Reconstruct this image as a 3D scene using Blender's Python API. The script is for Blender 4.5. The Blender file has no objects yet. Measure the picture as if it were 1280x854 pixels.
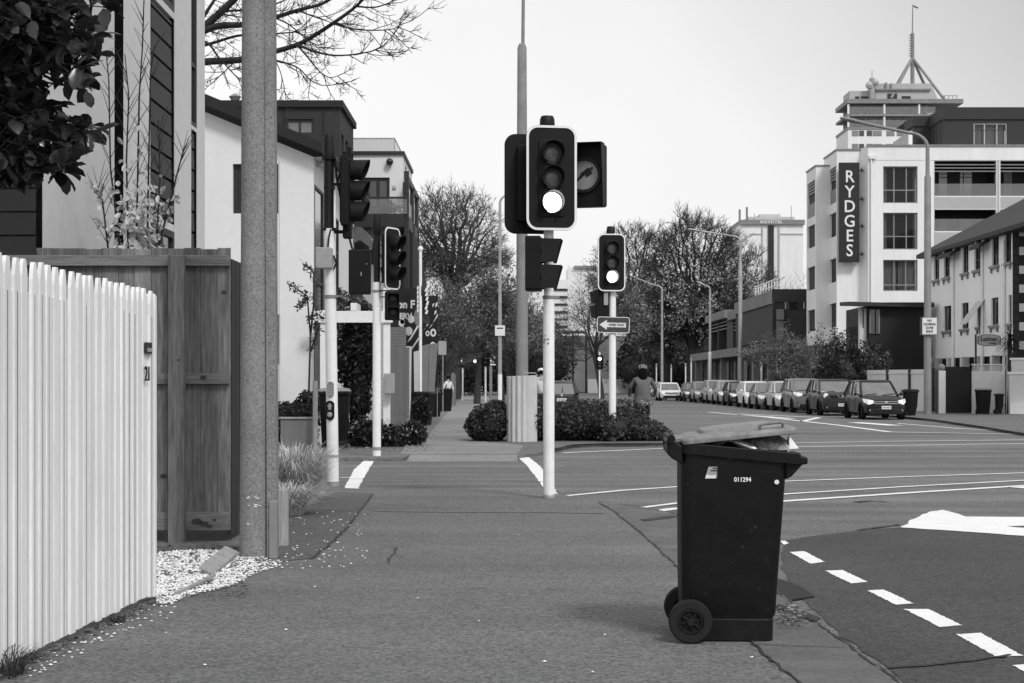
import bpy, bmesh, math, random
from mathutils import Vector, Matrix, noise

SC = bpy.context.scene
COL = SC.collection
RD = random.Random(11)
F, HZ, CH = 2000.0, 478.0, 1.35      # focal length (px of a 1280 wide frame), horizon row, eye height
ROAD_Z = -0.08
V = Vector


def G(px, py, z=0.0):
    d = (CH - z) * F / (py - HZ)
    return V(((px - 640) * d / F, d, z))


def W(px, py, d):
    return V(((px - 640) * d / F, d, CH + (HZ - py) * d / F))


def XP(px, d):
    return (px - 640) * d / F


def ZP(py, d):
    return CH + (HZ - py) * d / F


# ------------------------------------------------------------------ materials
def mat(name, v, rough=0.7, n1=(0, 0), n2=(0, 0), bump=0.0, bscale=60, metal=0.0, spec=0.4, coat=0.0,
        stretch=(1, 1, 1), speck=None, emit=None, alpha=None, island=0):
    """grey procedural material. n1/n2 = (scale, amount) of tone variation; speck = (scale, threshold, value)"""
    m = bpy.data.materials.new(name)
    m.use_nodes = True
    nt = m.node_tree
    b = nt.nodes['Principled BSDF']
    L = nt.links
    b.inputs['Roughness'].default_value = rough
    b.inputs['Metallic'].default_value = metal
    b.inputs['Specular IOR Level'].default_value = spec
    b.inputs['Coat Weight'].default_value = coat
    b.inputs['Base Color'].default_value = (v, v, v, 1)
    tc = nt.nodes.new('ShaderNodeTexCoord')
    mp = nt.nodes.new('ShaderNodeMapping')
    mp.inputs['Scale'].default_value = stretch
    L.new(tc.outputs['Object'], mp.inputs['Vector'])
    cur = None
    for (sc, am) in (n1, n2):
        if not sc:
            continue
        nz = nt.nodes.new('ShaderNodeTexNoise')
        nz.inputs['Scale'].default_value = sc
        nz.inputs['Detail'].default_value = 5
        nz.inputs['Roughness'].default_value = 0.6
        L.new(mp.outputs[0], nz.inputs['Vector'])
        mr = nt.nodes.new('ShaderNodeMapRange')
        mr.inputs[1].default_value = 0.25
        mr.inputs[2].default_value = 0.75
        mr.inputs[3].default_value = 1 - am
        mr.inputs[4].default_value = 1 + am
        L.new(nz.outputs['Fac'], mr.inputs[0])
        mu = nt.nodes.new('ShaderNodeMath')
        mu.operation = 'MULTIPLY'
        L.new(mr.outputs[0], mu.inputs[0])
        if cur is None:
            mu.inputs[1].default_value = v
        else:
            L.new(cur, mu.inputs[1])
        cur = mu.outputs[0]
    if speck:
        vz = nt.nodes.new('ShaderNodeTexNoise')
        vz.inputs['Scale'].default_value = speck[0]
        vz.inputs['Detail'].default_value = 3
        L.new(mp.outputs[0], vz.inputs['Vector'])
        rp = nt.nodes.new('ShaderNodeMapRange')
        rp.inputs[1].default_value = speck[1]
        rp.inputs[2].default_value = speck[1] + 0.06
        L.new(vz.outputs['Fac'], rp.inputs[0])
        mx = nt.nodes.new('ShaderNodeMix')
        L.new(rp.outputs[0], mx.inputs[0])
        if cur is None:
            mx.inputs[2].default_value = v
        else:
            L.new(cur, mx.inputs[2])
        mx.inputs[3].default_value = speck[2]
        cur = mx.outputs[0]
    if island:
        ge = nt.nodes.new('ShaderNodeNewGeometry')
        mr = nt.nodes.new('ShaderNodeMapRange')
        mr.inputs[3].default_value = 1 - island
        mr.inputs[4].default_value = 1 + island
        L.new(ge.outputs['Random Per Island'], mr.inputs[0])
        mu = nt.nodes.new('ShaderNodeMath')
        mu.operation = 'MULTIPLY'
        L.new(mr.outputs[0], mu.inputs[0])
        mu.inputs[1].default_value = v
        if cur is not None:
            L.new(cur, mu.inputs[1])
        cur = mu.outputs[0]
    if cur is not None:
        cl = nt.nodes.new('ShaderNodeCombineColor')
        for i in range(3):
            L.new(cur, cl.inputs[i])
        L.new(cl.outputs[0], b.inputs['Base Color'])
    if bump:
        bz = nt.nodes.new('ShaderNodeTexNoise')
        bz.inputs['Scale'].default_value = bscale
        bz.inputs['Detail'].default_value = 4
        L.new(mp.outputs[0], bz.inputs['Vector'])
        bp = nt.nodes.new('ShaderNodeBump')
        bp.inputs['Strength'].default_value = bump
        bp.inputs['Distance'].default_value = 0.01
        L.new(bz.outputs['Fac'], bp.inputs['Height'])
        L.new(bp.outputs[0], b.inputs['Normal'])
    if emit:
        b.inputs['Emission Color'].default_value = (1, 1, 1, 1)
        b.inputs['Emission Strength'].default_value = emit
    if alpha is not None:
        out = nt.nodes['Material Output']
        tr = nt.nodes.new('ShaderNodeBsdfTransparent')
        tr.inputs[0].default_value = (0.8, 0.8, 0.8, 1)
        ms = nt.nodes.new('ShaderNodeMixShader')
        ms.inputs[0].default_value = alpha
        L.new(tr.outputs[0], ms.inputs[1])
        L.new(b.outputs[0], ms.inputs[2])
        L.new(ms.outputs[0], out.inputs[0])
    return m


def asphalt(name, v, big, streak=0.0, seedshift=0.0, fine=0.4):
    """tarmac: fine aggregate speckle, blotchy wear and optional lengthwise streaks"""
    m = mat(name, v, rough=0.85, n1=(0.45, big), n2=(4, 0.07), bump=0.55, bscale=130, spec=0.3, speck=(1.5, 0.66, v * .78))
    nt = m.node_tree
    L = nt.links
    b = nt.nodes['Principled BSDF']
    old = b.inputs['Base Color'].links[0].from_socket
    tc = nt.nodes.new('ShaderNodeTexCoord')
    vo = nt.nodes.new('ShaderNodeTexVoronoi')
    vo.inputs['Scale'].default_value = 62
    L.new(tc.outputs['Object'], vo.inputs['Vector'])
    sp = nt.nodes.new('ShaderNodeSeparateColor')
    L.new(vo.outputs['Color'], sp.inputs[0])
    mr = nt.nodes.new('ShaderNodeMapRange')
    mr.inputs[3].default_value = 1 - fine
    mr.inputs[4].default_value = 1 + fine
    L.new(sp.outputs[0], mr.inputs[0])
    mx = nt.nodes.new('ShaderNodeMix')
    mx.data_type = 'RGBA'
    mx.blend_type = 'MULTIPLY'
    mx.inputs[0].default_value = 1
    L.new(old, mx.inputs[6])
    cc = nt.nodes.new('ShaderNodeCombineColor')
    for i in range(3):
        L.new(mr.outputs[0], cc.inputs[i])
    L.new(cc.outputs[0], mx.inputs[7])
    last = mx.outputs[2]
    if streak:
        mp = nt.nodes.new('ShaderNodeMapping')
        mp.inputs['Scale'].default_value = (0.05, 0.9, 1)
        mp.inputs['Location'].default_value = (seedshift, seedshift, 0)
        L.new(tc.outputs['Object'], mp.inputs['Vector'])
        nz = nt.nodes.new('ShaderNodeTexNoise')
        nz.inputs['Scale'].default_value = 1.0
        nz.inputs['Detail'].default_value = 4
        L.new(mp.outputs[0], nz.inputs['Vector'])
        m2 = nt.nodes.new('ShaderNodeMapRange')
        m2.inputs[1].default_value = 0.3
        m2.inputs[2].default_value = 0.7
        m2.inputs[3].default_value = 1 - streak
        m2.inputs[4].default_value = 1 + streak
        L.new(nz.outputs['Fac'], m2.inputs[0])
        mx2 = nt.nodes.new('ShaderNodeMix')
        mx2.data_type = 'RGBA'
        mx2.blend_type = 'MULTIPLY'
        mx2.inputs[0].default_value = 1
        L.new(last, mx2.inputs[6])
        c2 = nt.nodes.new('ShaderNodeCombineColor')
        for i in range(3):
            L.new(m2.outputs[0], c2.inputs[i])
        L.new(c2.outputs[0], mx2.inputs[7])
        last = mx2.outputs[2]
    L.new(last, b.inputs['Base Color'])
    return m


def leafmat(name, v, rough=0.55, amt=0.5, scale=3.0, spec=0.4):
    m = mat(name, v, rough=rough, n1=(scale, amt), spec=spec, island=.45)
    nt = m.node_tree
    b = nt.nodes['Principled BSDF']
    old = b.inputs['Base Color'].links[0].from_socket
    tl = nt.nodes.new('ShaderNodeBsdfTranslucent')
    nt.links.new(old, tl.inputs[0])
    ms = nt.nodes.new('ShaderNodeMixShader')
    ms.inputs[0].default_value = 0.25
    nt.links.new(b.outputs[0], ms.inputs[1])
    nt.links.new(tl.outputs[0], ms.inputs[2])
    nt.links.new(ms.outputs[0], nt.nodes['Material Output'].inputs[0])
    return m


M = {}
M['road'] = asphalt('road_asphalt', 0.148, 0.16, 0.3, 3.0)
M['road_dark'] = asphalt('new_asphalt', 0.068, 0.2)
M['path'] = asphalt('path_asphalt', 0.15, 0.12, 0.15, 9.0)
M['path_dark'] = asphalt('patched_asphalt', 0.108, 0.22)
M['path_pale'] = asphalt('worn_concrete_path', 0.24, 0.2)
M['kerb'] = mat('kerb_concrete', 0.125, 0.9, (2.5, 0.35), (40, 0.25), 0.5, 90)
M['ground'] = mat('ground_soil', 0.12, 0.95, (0.3, 0.3), (4, 0.2))
M['tar'] = mat('tar_seam', 0.035, 0.8, (8, 0.4))
M['paint'] = mat('road_paint', 0.82, 0.75, (3, 0.06), (60, 0.1), 0.3, 120, speck=(22, 0.68, 0.35))
M['paint_far'] = mat('road_paint_worn', 0.68, 0.75, (0.8, 0.15), (9, 0.1))
M['white_fence'] = mat('white_fence_paint', 0.8, 0.6, (1.2, 0.1), (14, 0.08), 0.12, 40, stretch=(8, 8, 0.8), island=.05)
M['white_metal'] = mat('white_pole_paint', 0.84, 0.45, (2.3, 0.08), (14, 0.07), 0.06, 30, speck=(16, .74, .4))
M['wood'] = mat('weathered_timber', 0.145, 0.8, (1.2, 0.5), (7, 0.5), 0.35, 14, stretch=(6, 6, 0.55), island=.33)
M['wood_h'] = mat('weathered_timber_rail', 0.16, 0.8, (1.4, 0.35), (9, 0.4), 0.3, 14, stretch=(0.5, 7, 7))
M['wood_pale'] = mat('pale_timber', 0.3, 0.8, (2, 0.25), (12, 0.3), 0.2, 20, stretch=(6, 6, 0.6))
M['knot'] = mat('timber_knot', .04, .8, (8, .4))
M['wood_dark'] = mat('dark_timber', 0.03, 0.75, (2, 0.35), (12, 0.3), 0.2, 20, stretch=(6, 6, 0.6))
M['pole_concrete'] = mat('pole_concrete', 0.235, 0.9, (1.5, 0.25), (45, 0.35), 0.5, 120, speck=(85, 0.59, 0.10))
M['pole_timber'] = mat('pole_timber', 0.17, 0.85, (1.0, 0.2), (25, 0.3), 0.25, 30, stretch=(6, 6, 0.35))
M['galv'] = mat('galvanised_steel', 0.36, 0.5, (2, 0.2), (20, 0.12), 0.05, 40, metal=0.25)
M['galv_dark'] = mat('grey_painted_steel', 0.22, 0.6, (2, 0.2), (20, 0.12))
M['black'] = mat('black_painted_metal', 0.008, 0.55, (3, 0.25), (30, 0.2), 0.05, 50, spec=0.2)
M['black_soft'] = mat('black_plastic', 0.011, 0.5, (2.5, 0.3), (22, 0.3), 0.12, 35, spec=0.25)
M['matte_black'] = mat('matte_black', .008, .9, (3, .3), spec=0)
M['bin'] = mat('bin_plastic', 0.006, 0.5, (2.2, 0.45), (16, 0.4), 0.12, 45, spec=0.22, speck=(26, 0.68, 0.03))
M['bin_lid'] = mat('faded_lid_plastic', 0.21, 0.55, (5, 0.3), (25, 0.3), 0.15, 40)
M['rubber'] = mat('rubber', 0.009, 0.8, (8, 0.3), (50, 0.3), 0.2, 60)
M['lens_off'] = mat('unlit_lens', 0.10, 0.22, (20, 0.3), spec=0.6)
M['lens_on'] = mat('lit_lens', 0.9, 0.3, emit=3.0)
M['lens_grey'] = mat('grey_lens', 0.25, 0.3, (12, 0.15), spec=0.5)
M['white'] = mat('white_trim', 0.8, 0.5, (4, 0.06))
M['plaster'] = mat('white_plaster', 0.62, 0.85, (0.5, 0.07), (6, 0.06), 0.1, 25)
M['plaster_grey'] = mat('pale_grey_plaster', 0.5, 0.85, (0.5, 0.08), (5, 0.07), 0.1, 25)
M['plaster_bright'] = mat('bright_white_plaster', 0.74, 0.8, (0.5, 0.05), (6, 0.04), 0.05, 25)
M['hotel'] = mat('hotel_render', 0.78, 0.8, (0.9, 0.06), (4, 0.06), 0.05, 8, stretch=(1, 1, 0.12))
M['hotel_grey'] = mat('hotel_render_grey', 0.42, 0.8, (0.15, 0.08), (2, 0.05))  # mid-grey render for joints, spandrels, bands and plant rooms
M['cladding_dark'] = mat('dark_cladding', 0.012, 0.7, (0.6, 0.25), (8, 0.2), 0.1, 20)
M['cladding_mid'] = mat('charcoal_cladding', 0.024, 0.7, (0.6, 0.2), (8, 0.15), 0.1, 20)
M['brown'] = mat('brown_plaster', 0.05, 0.8, (0.3, 0.2), (4, 0.15))
M['brown_band'] = mat('grey_brown_band', 0.2, 0.8, (0.3, 0.15), (4, 0.1))
M['brick'] = mat('grey_brick', 0.15, 0.85, (2, 0.25), (14, 0.25), 0.3, 20, stretch=(1, 1, 4))
M['roof'] = mat('roof_sheet', 0.032, 0.7, (0.5, 0.2), (6, 0.15), stretch=(1, 1, 3))
M['roof_grey'] = mat('grey_roof', 0.1, 0.75, (0.5, 0.2), (6, 0.15))
M['glass'] = mat('window_glass', 0.02, 0.06, (0.7, 0.3), spec=0.9)
M['glass_see'] = mat('clear_glass', 0.03, 0.04, spec=0.9, alpha=0.2)
M['glass_bal'] = mat('balustrade_glass', 0.5, 0.08, spec=0.7, alpha=0.22)
M['car_glass'] = mat('car_glass', 0.17, 0.08, (1.5, 0.25), spec=1.0)
M['interior'] = mat('dark_interior', 0.03, 0.9, (1, 0.4))
M['curtain'] = mat('pale_curtain', 0.5, 0.9, (1.5, 0.25), (9, 0.2), stretch=(5, 5, 0.3))
M['curtain_dim'] = mat('grey_curtain', 0.22, 0.9, (1.5, 0.25), (9, 0.2), stretch=(5, 5, 0.3))
M['frame_dark'] = mat('dark_window_frame', 0.025, 0.5, (3, 0.1))
M['sign_white'] = mat('sign_white', 0.72, 0.5, (4, 0.08))
M['sign_dark'] = mat('sign_charcoal', 0.05, 0.5, (4, 0.1))
M['sign_black'] = mat('sign_black', 0.015, 0.45, (4, 0.1))
M['ink'] = mat('black_lettering', 0.012, 0.6)
M['letter'] = mat('pale_lettering', 0.75, 0.5)
M['bark'] = mat('bark', 0.04, 0.9, (2, 0.3), (12, 0.3), 0.4, 20, stretch=(2, 2, 0.6))
M['bark_dark'] = mat('dark_bark', 0.028, 0.9, (2, 0.3), (12, 0.3), 0.4, 20)
M['twig'] = mat('twig_bark', 0.085, 0.9, (2, 0.3))
M['leaf_dark'] = leafmat('dark_foliage', 0.022)
M['leaf_mid'] = leafmat('mid_foliage', 0.11)
M['leaf_pale'] = leafmat('pale_foliage', 0.26)
M['gap_shade'] = mat('painted_gap_shade', 0.13, 0.9, (3, 0.35), (20, 0.3), stretch=(6, 6, .5))  # dark strip colour standing in for shade between the palings
M['leaf_auburn'] = leafmat('autumn_foliage', 0.17)
M['leaf_bright'] = leafmat('bright_foliage', 0.45)
M['leaf_gloss'] = leafmat('glossy_foliage', 0.024, rough=0.27, amt=0.5, scale=9, spec=0.7)
M['leaf_hedge'] = leafmat('hedge_foliage', 0.052, rough=0.45, amt=0.55, scale=2.5)
M['grass'] = leafmat('straw_grass', 0.55, amt=0.5, scale=7)
M['grass_dark'] = leafmat('dark_grass', 0.055, amt=0.4, scale=7)
M['stone'] = mat('white_pebble', 0.78, 0.8, (9, 0.25), (60, 0.1))
M['litter'] = mat('dead_leaf', 0.1, 0.9, (15, 0.6))
M['skin'] = mat('skin', 0.32, 0.6, (8, 0.1))
M['hair'] = mat('dark_hair', 0.007, 0.9, (20, 0.4), spec=.05)
M['cloth_mid'] = mat('grey_cloth', 0.12, 0.9, (6, 0.2), (50, 0.15), 0.2, 80)
M['cloth_dark'] = mat('dark_cloth', 0.02, 0.9, (6, 0.3))
M['cloth_light'] = mat('pale_cloth', 0.6, 0.9, (6, 0.1))
M['cloth_print'] = mat('patterned_cloth', 0.05, 0.9, (9, 0.2), speck=(28, 0.52, 0.4))
M['plastic_bag'] = mat('plastic_bag', 0.2, 0.4, (13, 0.95), (30, 0.6), 0.6, 18, spec=0.6)
M['paper'] = mat('paper', 0.7, 0.8, (6, 0.15))
M['can'] = mat('aluminium_can', 0.6, 0.3, (18, 0.5), metal=0.7)
M['headlamp'] = mat('headlamp_glass', 0.85, 0.15, (12, 0.2), spec=0.8)
M['chrome'] = mat('chrome', 0.6, 0.2, metal=0.8)
CARP = {}


def paint(v):
    if v not in CARP:
        CARP[v] = mat('car_paint', v, 0.35 if v < 0.3 else 0.4, (1.0, 0.06), coat=0.12 if v < .1 else .4, spec=0.3)
    return CARP[v]


# ------------------------------------------------------------------ mesh building
class MB:
    def __init__(self):
        self.v, self.f = [], []

    def add(self, vs, fs):
        o = len(self.v)
        self.v += [tuple(p) for p in vs]
        self.f += [tuple(i + o for i in f) for f in fs]

    def poly(self, pts):
        self.add(pts, [tuple(range(len(pts)))])

    def box(self, c, s, rz=0.0, Mx=None):
        hx, hy, hz = s[0] / 2, s[1] / 2, s[2] / 2
        vs = [V((x, y, z)) for x in (-hx, hx) for y in (-hy, hy) for z in (-hz, hz)]
        R = Matrix.Rotation(rz, 3, 'Z') if Mx is None else Mx
        vs = [R @ p + V(c) for p in vs]
        self.add(vs, [(0, 1, 3, 2), (4, 6, 7, 5), (0, 4, 5, 1), (2, 3, 7, 6), (0, 2, 6, 4), (1, 5, 7, 3)])
        return self

    def b2(self, a, b):
        a, b = V(a), V(b)
        return self.box((a + b) / 2, (abs(b.x - a.x), abs(b.y - a.y), abs(b.z - a.z)))

    def prism(self, poly, z0, z1):
        n = len(poly)
        vs = [(p[0], p[1], z0) for p in poly] + [(p[0], p[1], z1) for p in poly]
        fs = [tuple(range(n))[::-1], tuple(range(n, 2 * n))]
        fs += [(i, (i + 1) % n, n + (i + 1) % n, n + i) for i in range(n)]
        self.add(vs, fs)
        return self

    def slab(self, pts, d):
        """extrude a planar loop of 3-D points by vector d"""
        n = len(pts)
        d = V(d)
        vs = [V(p) for p in pts] + [V(p) + d for p in pts]
        fs = [tuple(range(n)), tuple(range(n, 2 * n))[::-1]]
        fs += [(i, n + i, n + (i + 1) % n, (i + 1) % n) for i in range(n)]
        self.add(vs, fs)
        return self

    def ring(self, outer, inner, d):
        n = len(outer)
        d = V(d)
        vs = [V(p) for p in outer] + [V(p) for p in inner] + [V(p) + d for p in outer] + [V(p) + d for p in inner]
        fs = []
        for i in range(n):
            j = (i + 1) % n
            fs += [(i, j, n + j, n + i), (2 * n + i, 3 * n + i, 3 * n + j, 2 * n + j),
                   (i, 2 * n + i, 2 * n + j, j), (n + i, n + j, 3 * n + j, 3 * n + i)]
        self.add(vs, fs)
        return self

    def loft(self, rings, caps=True, closed=True):
        n = len(rings[0])
        vs = [p for r in rings for p in r]
        fs = []
        for k in range(len(rings) - 1):
            for i in range(n if closed else n - 1):
                j = (i + 1) % n
                fs.append((k * n + i, k * n + j, (k + 1) * n + j, (k + 1) * n + i))
        if caps:
            fs.append(tuple(range(n))[::-1])
            fs.append(tuple(range((len(rings) - 1) * n, len(rings) * n)))
        self.add(vs, fs)
        return self

    def tube(self, pts, rads, n=8, caps=True, ph=0.0):
        pts = [V(p) for p in pts]
        if not isinstance(rads, (list, tuple)):
            rads = [rads] * len(pts)
        rings = []
        ref = None
        for i, p in enumerate(pts):
            t = pts[min(i + 1, len(pts) - 1)] - pts[max(i - 1, 0)]
            if t.length < 1e-9:
                t = V((0, 0, 1))
            t.normalize()
            if ref is None:
                ref = V((1, 0, 0)) if abs(t.x) < 0.8 else V((0, 1, 0))
            u = (ref - t * ref.dot(t))
            if u.length < 1e-6:
                u = t.orthogonal()
            u.normalize()
            ref = u
            w = t.cross(u)
            rings.append([p + (u * math.cos(ph + 2 * math.pi * k / n) + w * math.sin(ph + 2 * math.pi * k / n)) * rads[i]
                          for k in range(n)])
        return self.loft(rings, caps)

    def cyl(self, a, b, r, n=16):
        return self.tube([a, b], [r, r], n)

    def lathe(self, prof, n=16, c=(0, 0, 0), ax='Z'):
        rings = []
        for r, z in prof:
            rg = []
            for k in range(n):
                a = 2 * math.pi * k / n
                p = V((r * math.cos(a), r * math.sin(a), z))
                if ax == 'Y':
                    p = V((p.x, -p.z, p.y))
                elif ax == 'X':
                    p = V((p.z, p.x, p.y))
                rg.append(p + V(c))
            rings.append(rg)
        return self.loft(rings, True)

    def build(self, name, m, parent=None, Mx=None, smooth=None, bevel=None, fixn=True, off=None):
        me = bpy.data.meshes.new(name)
        vs = self.v
        if off is not None:
            vs = [(p[0] - off[0], p[1] - off[1], p[2] - off[2]) for p in vs]
        if Mx is not None:
            vs = [Mx @ V(p) for p in vs]
        me.from_pydata([tuple(p) for p in vs], [], self.f)
        if fixn and len(self.f) < 60000:
            bm = bmesh.new()
            bm.from_mesh(me)
            bmesh.ops.recalc_face_normals(bm, faces=bm.faces)
            bm.to_mesh(me)
            bm.free()
        if smooth is not None:
            me.polygons.foreach_set('use_smooth', [True] * len(me.polygons))
            if smooth < 179:
                me.set_sharp_from_angle(angle=math.radians(smooth))
        if isinstance(m, str):
            m = M[m]
        me.materials.append(m)
        o = bpy.data.objects.new(name, me)
        COL.objects.link(o)
        if parent is not None:
            o.parent = parent
        if bevel:
            bv = o.modifiers.new('bevel', 'BEVEL')
            bv.width = bevel
            bv.segments = 2
            bv.limit_method = 'ANGLE'
            bv.angle_limit = math.radians(40)
        return o


def tag(o, label=None, cat=None, group=None, kind=None):
    if label:
        o['label'] = label
    if cat:
        o['category'] = cat
    if group:
        o['group'] = group
    if kind:
        o['kind'] = kind
    return o


def thing(name, label, cat, loc=(0, 0, 0), rz=0.0, group=None):
    o = bpy.data.objects.new(name, None)
    COL.objects.link(o)
    o.location = loc
    o.rotation_euler = (0, 0, rz)
    o.empty_display_size = 0.2
    return tag(o, label, cat, group)


def struct(name, mb, m, **k):
    return tag(mb.build(name, m, **k), kind='structure')


def text(s, size, m, parent=None, Mx=None, name='lettering', ext=0.003, bold=0.0, sx=1.0, off=None, spacing=1.0):
    """lettering as a mesh, centred, standing upright facing -Y before Mx"""
    cu = bpy.data.curves.new(name, 'FONT')
    cu.body = s
    cu.size = size
    cu.extrude = ext
    cu.offset = bold
    cu.align_x = 'CENTER'
    cu.align_y = 'CENTER'
    cu.space_character = spacing
    cu.resolution_u = 3
    t = bpy.data.objects.new(name, cu)
    COL.objects.link(t)
    bpy.context.view_layer.update()
    dg = bpy.context.evaluated_depsgraph_get()
    me = bpy.data.meshes.new_from_object(t.evaluated_get(dg))
    bpy.data.objects.remove(t)
    bpy.data.curves.remove(cu)
    A = Matrix.Rotation(math.radians(90), 4, 'X') @ Matrix.Diagonal((sx, 1, 1, 1))
    if Mx is not None:
        A = Mx @ A
    if off is not None:
        A = Matrix.Translation(-V(off)) @ A
    me.transform(A)
    me.materials.clear()
    me.materials.append(M[m] if isinstance(m, str) else m)
    me.name = name
    o = bpy.data.objects.new(name, me)
    COL.objects.link(o)
    if parent is not None:
        o.parent = parent
    return o


def rrect(w, h, r, n=5, y=0.0, cx=0.0, cz=0.0):
    pts = []
    for (sx, sz, a0) in ((1, 1, 0), (-1, 1, 90), (-1, -1, 180), (1, -1, 270)):
        for k in range(n + 1):
            a = math.radians(a0 + 90 * k / n)
            pts.append(V((cx + sx * (w / 2 - r) + r * math.cos(a), y, cz + sz * (h / 2 - r) + r * math.sin(a))))
    return pts


def TR(x, y, z, rz=0.0):
    return Matrix.Translation((x, y, z)) @ Matrix.Rotation(rz, 4, 'Z')


# ------------------------------------------------------------------ facades
class Wall:
    """a wall plane: O = bottom left corner seen from outside, U along it, N outward"""

    def __init__(self, O, U, N, w, h):
        self.O, self.U, self.N, self.w, self.h = V(O), V(U).normalized(), V(N).normalized(), w, h

    def p(self, u, v, d=0.0):
        return self.O + self.U * u + V((0, 0, v)) - self.N * d

    def face(self, mb, ops=(), depth=0.15, back=False):
        us = sorted({0.0, self.w} | {x for o in ops for x in o[:2]})
        vs = sorted({0.0, self.h} | {x for o in ops for x in o[2:4]})
        us = [u for u in us if -1e-6 <= u <= self.w + 1e-6]
        vs = [v for v in vs if -1e-6 <= v <= self.h + 1e-6]
        for i in range(len(us) - 1):
            for j in range(len(vs) - 1):
                cu, cv = (us[i] + us[i + 1]) / 2, (vs[j] + vs[j + 1]) / 2
                if any(o[0] < cu < o[1] and o[2] < cv < o[3] for o in ops):
                    continue
                mb.poly([self.p(us[i], vs[j]), self.p(us[i + 1], vs[j]), self.p(us[i + 1], vs[j + 1]), self.p(us[i], vs[j + 1])])
        for o in ops:
            a, b, c, d = o[:4]
            for (q, r) in (((a, c), (b, c)), ((b, c), (b, d)), ((b, d), (a, d)), ((a, d), (a, c))):
                mb.poly([self.p(*q), self.p(*r), self.p(r[0], r[1], depth), self.p(q[0], q[1], depth)])

    def bar(self, mb, u0, u1, v0, v1, d0, d1):
        pts = [self.p(u0, v0, d0), self.p(u1, v0, d0), self.p(u1, v1, d0), self.p(u0, v1, d0)]
        mb.slab(pts, -self.N * (d1 - d0))

    def window(self, parent, o, off, depth=0.15, fw=0.05, frame='frame_dark', glass='glass', cols=1, rows=(), curtain=None,
               name='window', fd=0.06, frac=None):
        """frame part with pane (and curtain) sub-parts, set back by depth"""
        a, b, c, d = o
        fr = MB()
        e = 0.003
        self.bar(fr, a + e, b - e, c + e, c + fw, depth - fd, depth)
        self.bar(fr, a + e, b - e, d - fw, d - e, depth - fd, depth)
        self.bar(fr, a + e, a + fw, c + fw, d - fw, depth - fd, depth)
        self.bar(fr, b - fw, b - e, c + fw, d - fw, depth - fd, depth)
        for k in range(1, cols):
            uu = a + (b - a) * k / cols if frac is None else a + (b - a) * frac[k - 1]
            self.bar(fr, uu - fw / 2, uu + fw / 2, c + fw, d - fw, depth - fd + 0.004, depth - 0.004)
        for r in rows:
            vv = c + (d - c) * r
            self.bar(fr, a + fw, b - fw, vv - fw / 2, vv + fw / 2, depth - fd + 0.008, depth - 0.008)
        w = fr.build(name, frame, parent, off=off)
        pn = MB()
        self.bar(pn, a + fw * .9, b - fw * .9, c + fw * .9, d - fw * .9, depth - fd * .5, depth - fd * .5 + 0.01)
        pn.build('pane', glass, w, off=off)
        if curtain:
            cm = MB()
            for (f0, f1) in curtain:
                n = max(4, int((f1 - f0) * (b - a) / 0.12))
                top, bot = [], []
                for k in range(n + 1):
                    uu = a + fw + (b - a - 2 * fw) * (f0 + (f1 - f0) * k / n)
                    dd = depth + 0.12 + (0.05 if k % 2 else 0.0)
                    top.append(self.p(uu, d - fw, dd))
                    bot.append(self.p(uu, c + fw, dd))
                cm.loft([bot, top], caps=False, closed=False)
            cm.build('curtain', 'curtain', w, off=off, fixn=False)
            bk = MB()
            bk.poly([self.p(a, c, depth + 0.5), self.p(b, c, depth + 0.5), self.p(b, d, depth + 0.5), self.p(a, d, depth + 0.5)])
            bk.build('room_back', 'interior', w, off=off, fixn=False)
        return w
# ------------------------------------------------------------------ ground, roads, paths, markings
def sheet(name, pts, z, m):
    mb = MB()
    mb.poly([(p[0], p[1], z) for p in pts])
    return struct(name, mb, m, fixn=False)


def pxs(pts, z=0.0):
    return [G(a, b, z) for a, b in pts]


def ragged(pts, step=0.06, amp=0.008, seed=1):
    """subdivide a loop and roughen its edge"""
    r = random.Random(seed)
    out = []
    n = len(pts)
    for i in range(n):
        a, b = V(pts[i]), V(pts[(i + 1) % n])
        k = max(1, int((b - a).length / step))
        for j in range(k):
            p = a.lerp(b, j / k)
            out.append(V((p.x + r.uniform(-amp, amp), p.y + r.uniform(-amp, amp), p.z)))
    return out


def ribbon(mb, pts, w, z, amp=0.01, step=0.15, seed=3, var=(.6, 1.3)):
    r = random.Random(seed)
    fine = []
    for a, b in zip(pts[:-1], pts[1:]):
        a, b = V(a), V(b)
        k = max(1, int((b - a).length / step))
        for j in range(k):
            fine.append(a.lerp(b, j / k))
    fine.append(V(pts[-1]))
    L, Rr = [], []
    for i, p in enumerate(fine):
        t = fine[min(i + 1, len(fine) - 1)] - fine[max(i - 1, 0)]
        t.z = 0
        t.normalize()
        nrm = V((-t.y, t.x, 0))
        q = p + nrm * r.uniform(-amp, amp)
        ww = w * r.uniform(*var) / 2
        L.append(V((q.x, q.y, 0)) + nrm * ww + V((0, 0, z)))
        Rr.append(V((q.x, q.y, 0)) - nrm * ww + V((0, 0, z)))
    mb.loft([L, Rr], caps=False, closed=False)


sheet('ground', [(-1500, -300), (1500, -300), (1500, 3000), (-1500, 3000)], -0.2, 'ground')
sheet('road', [(-70, -30), (60, -30), (60, 900), (-70, 900)], ROAD_Z, 'road')

near_edge = [(-60, 20.3), (-2.3, 20.3), (-1.0, 20.25), (0.0, 20.05), (.40, 19.7), (.70, 19.0), (1.0, 18.25), (1.2, 17.8), (1.5, 17.1),
             (1.69, 16.4), (1.72, 15), (1.72, 12), (1.72, 9), (1.76, 7), (1.78, 2), (1.78, -12), (-60, -12)]
mb = MB()
mb.prism(near_edge, -0.22, 0.0)
struct('footpath', mb, 'path')
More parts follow.
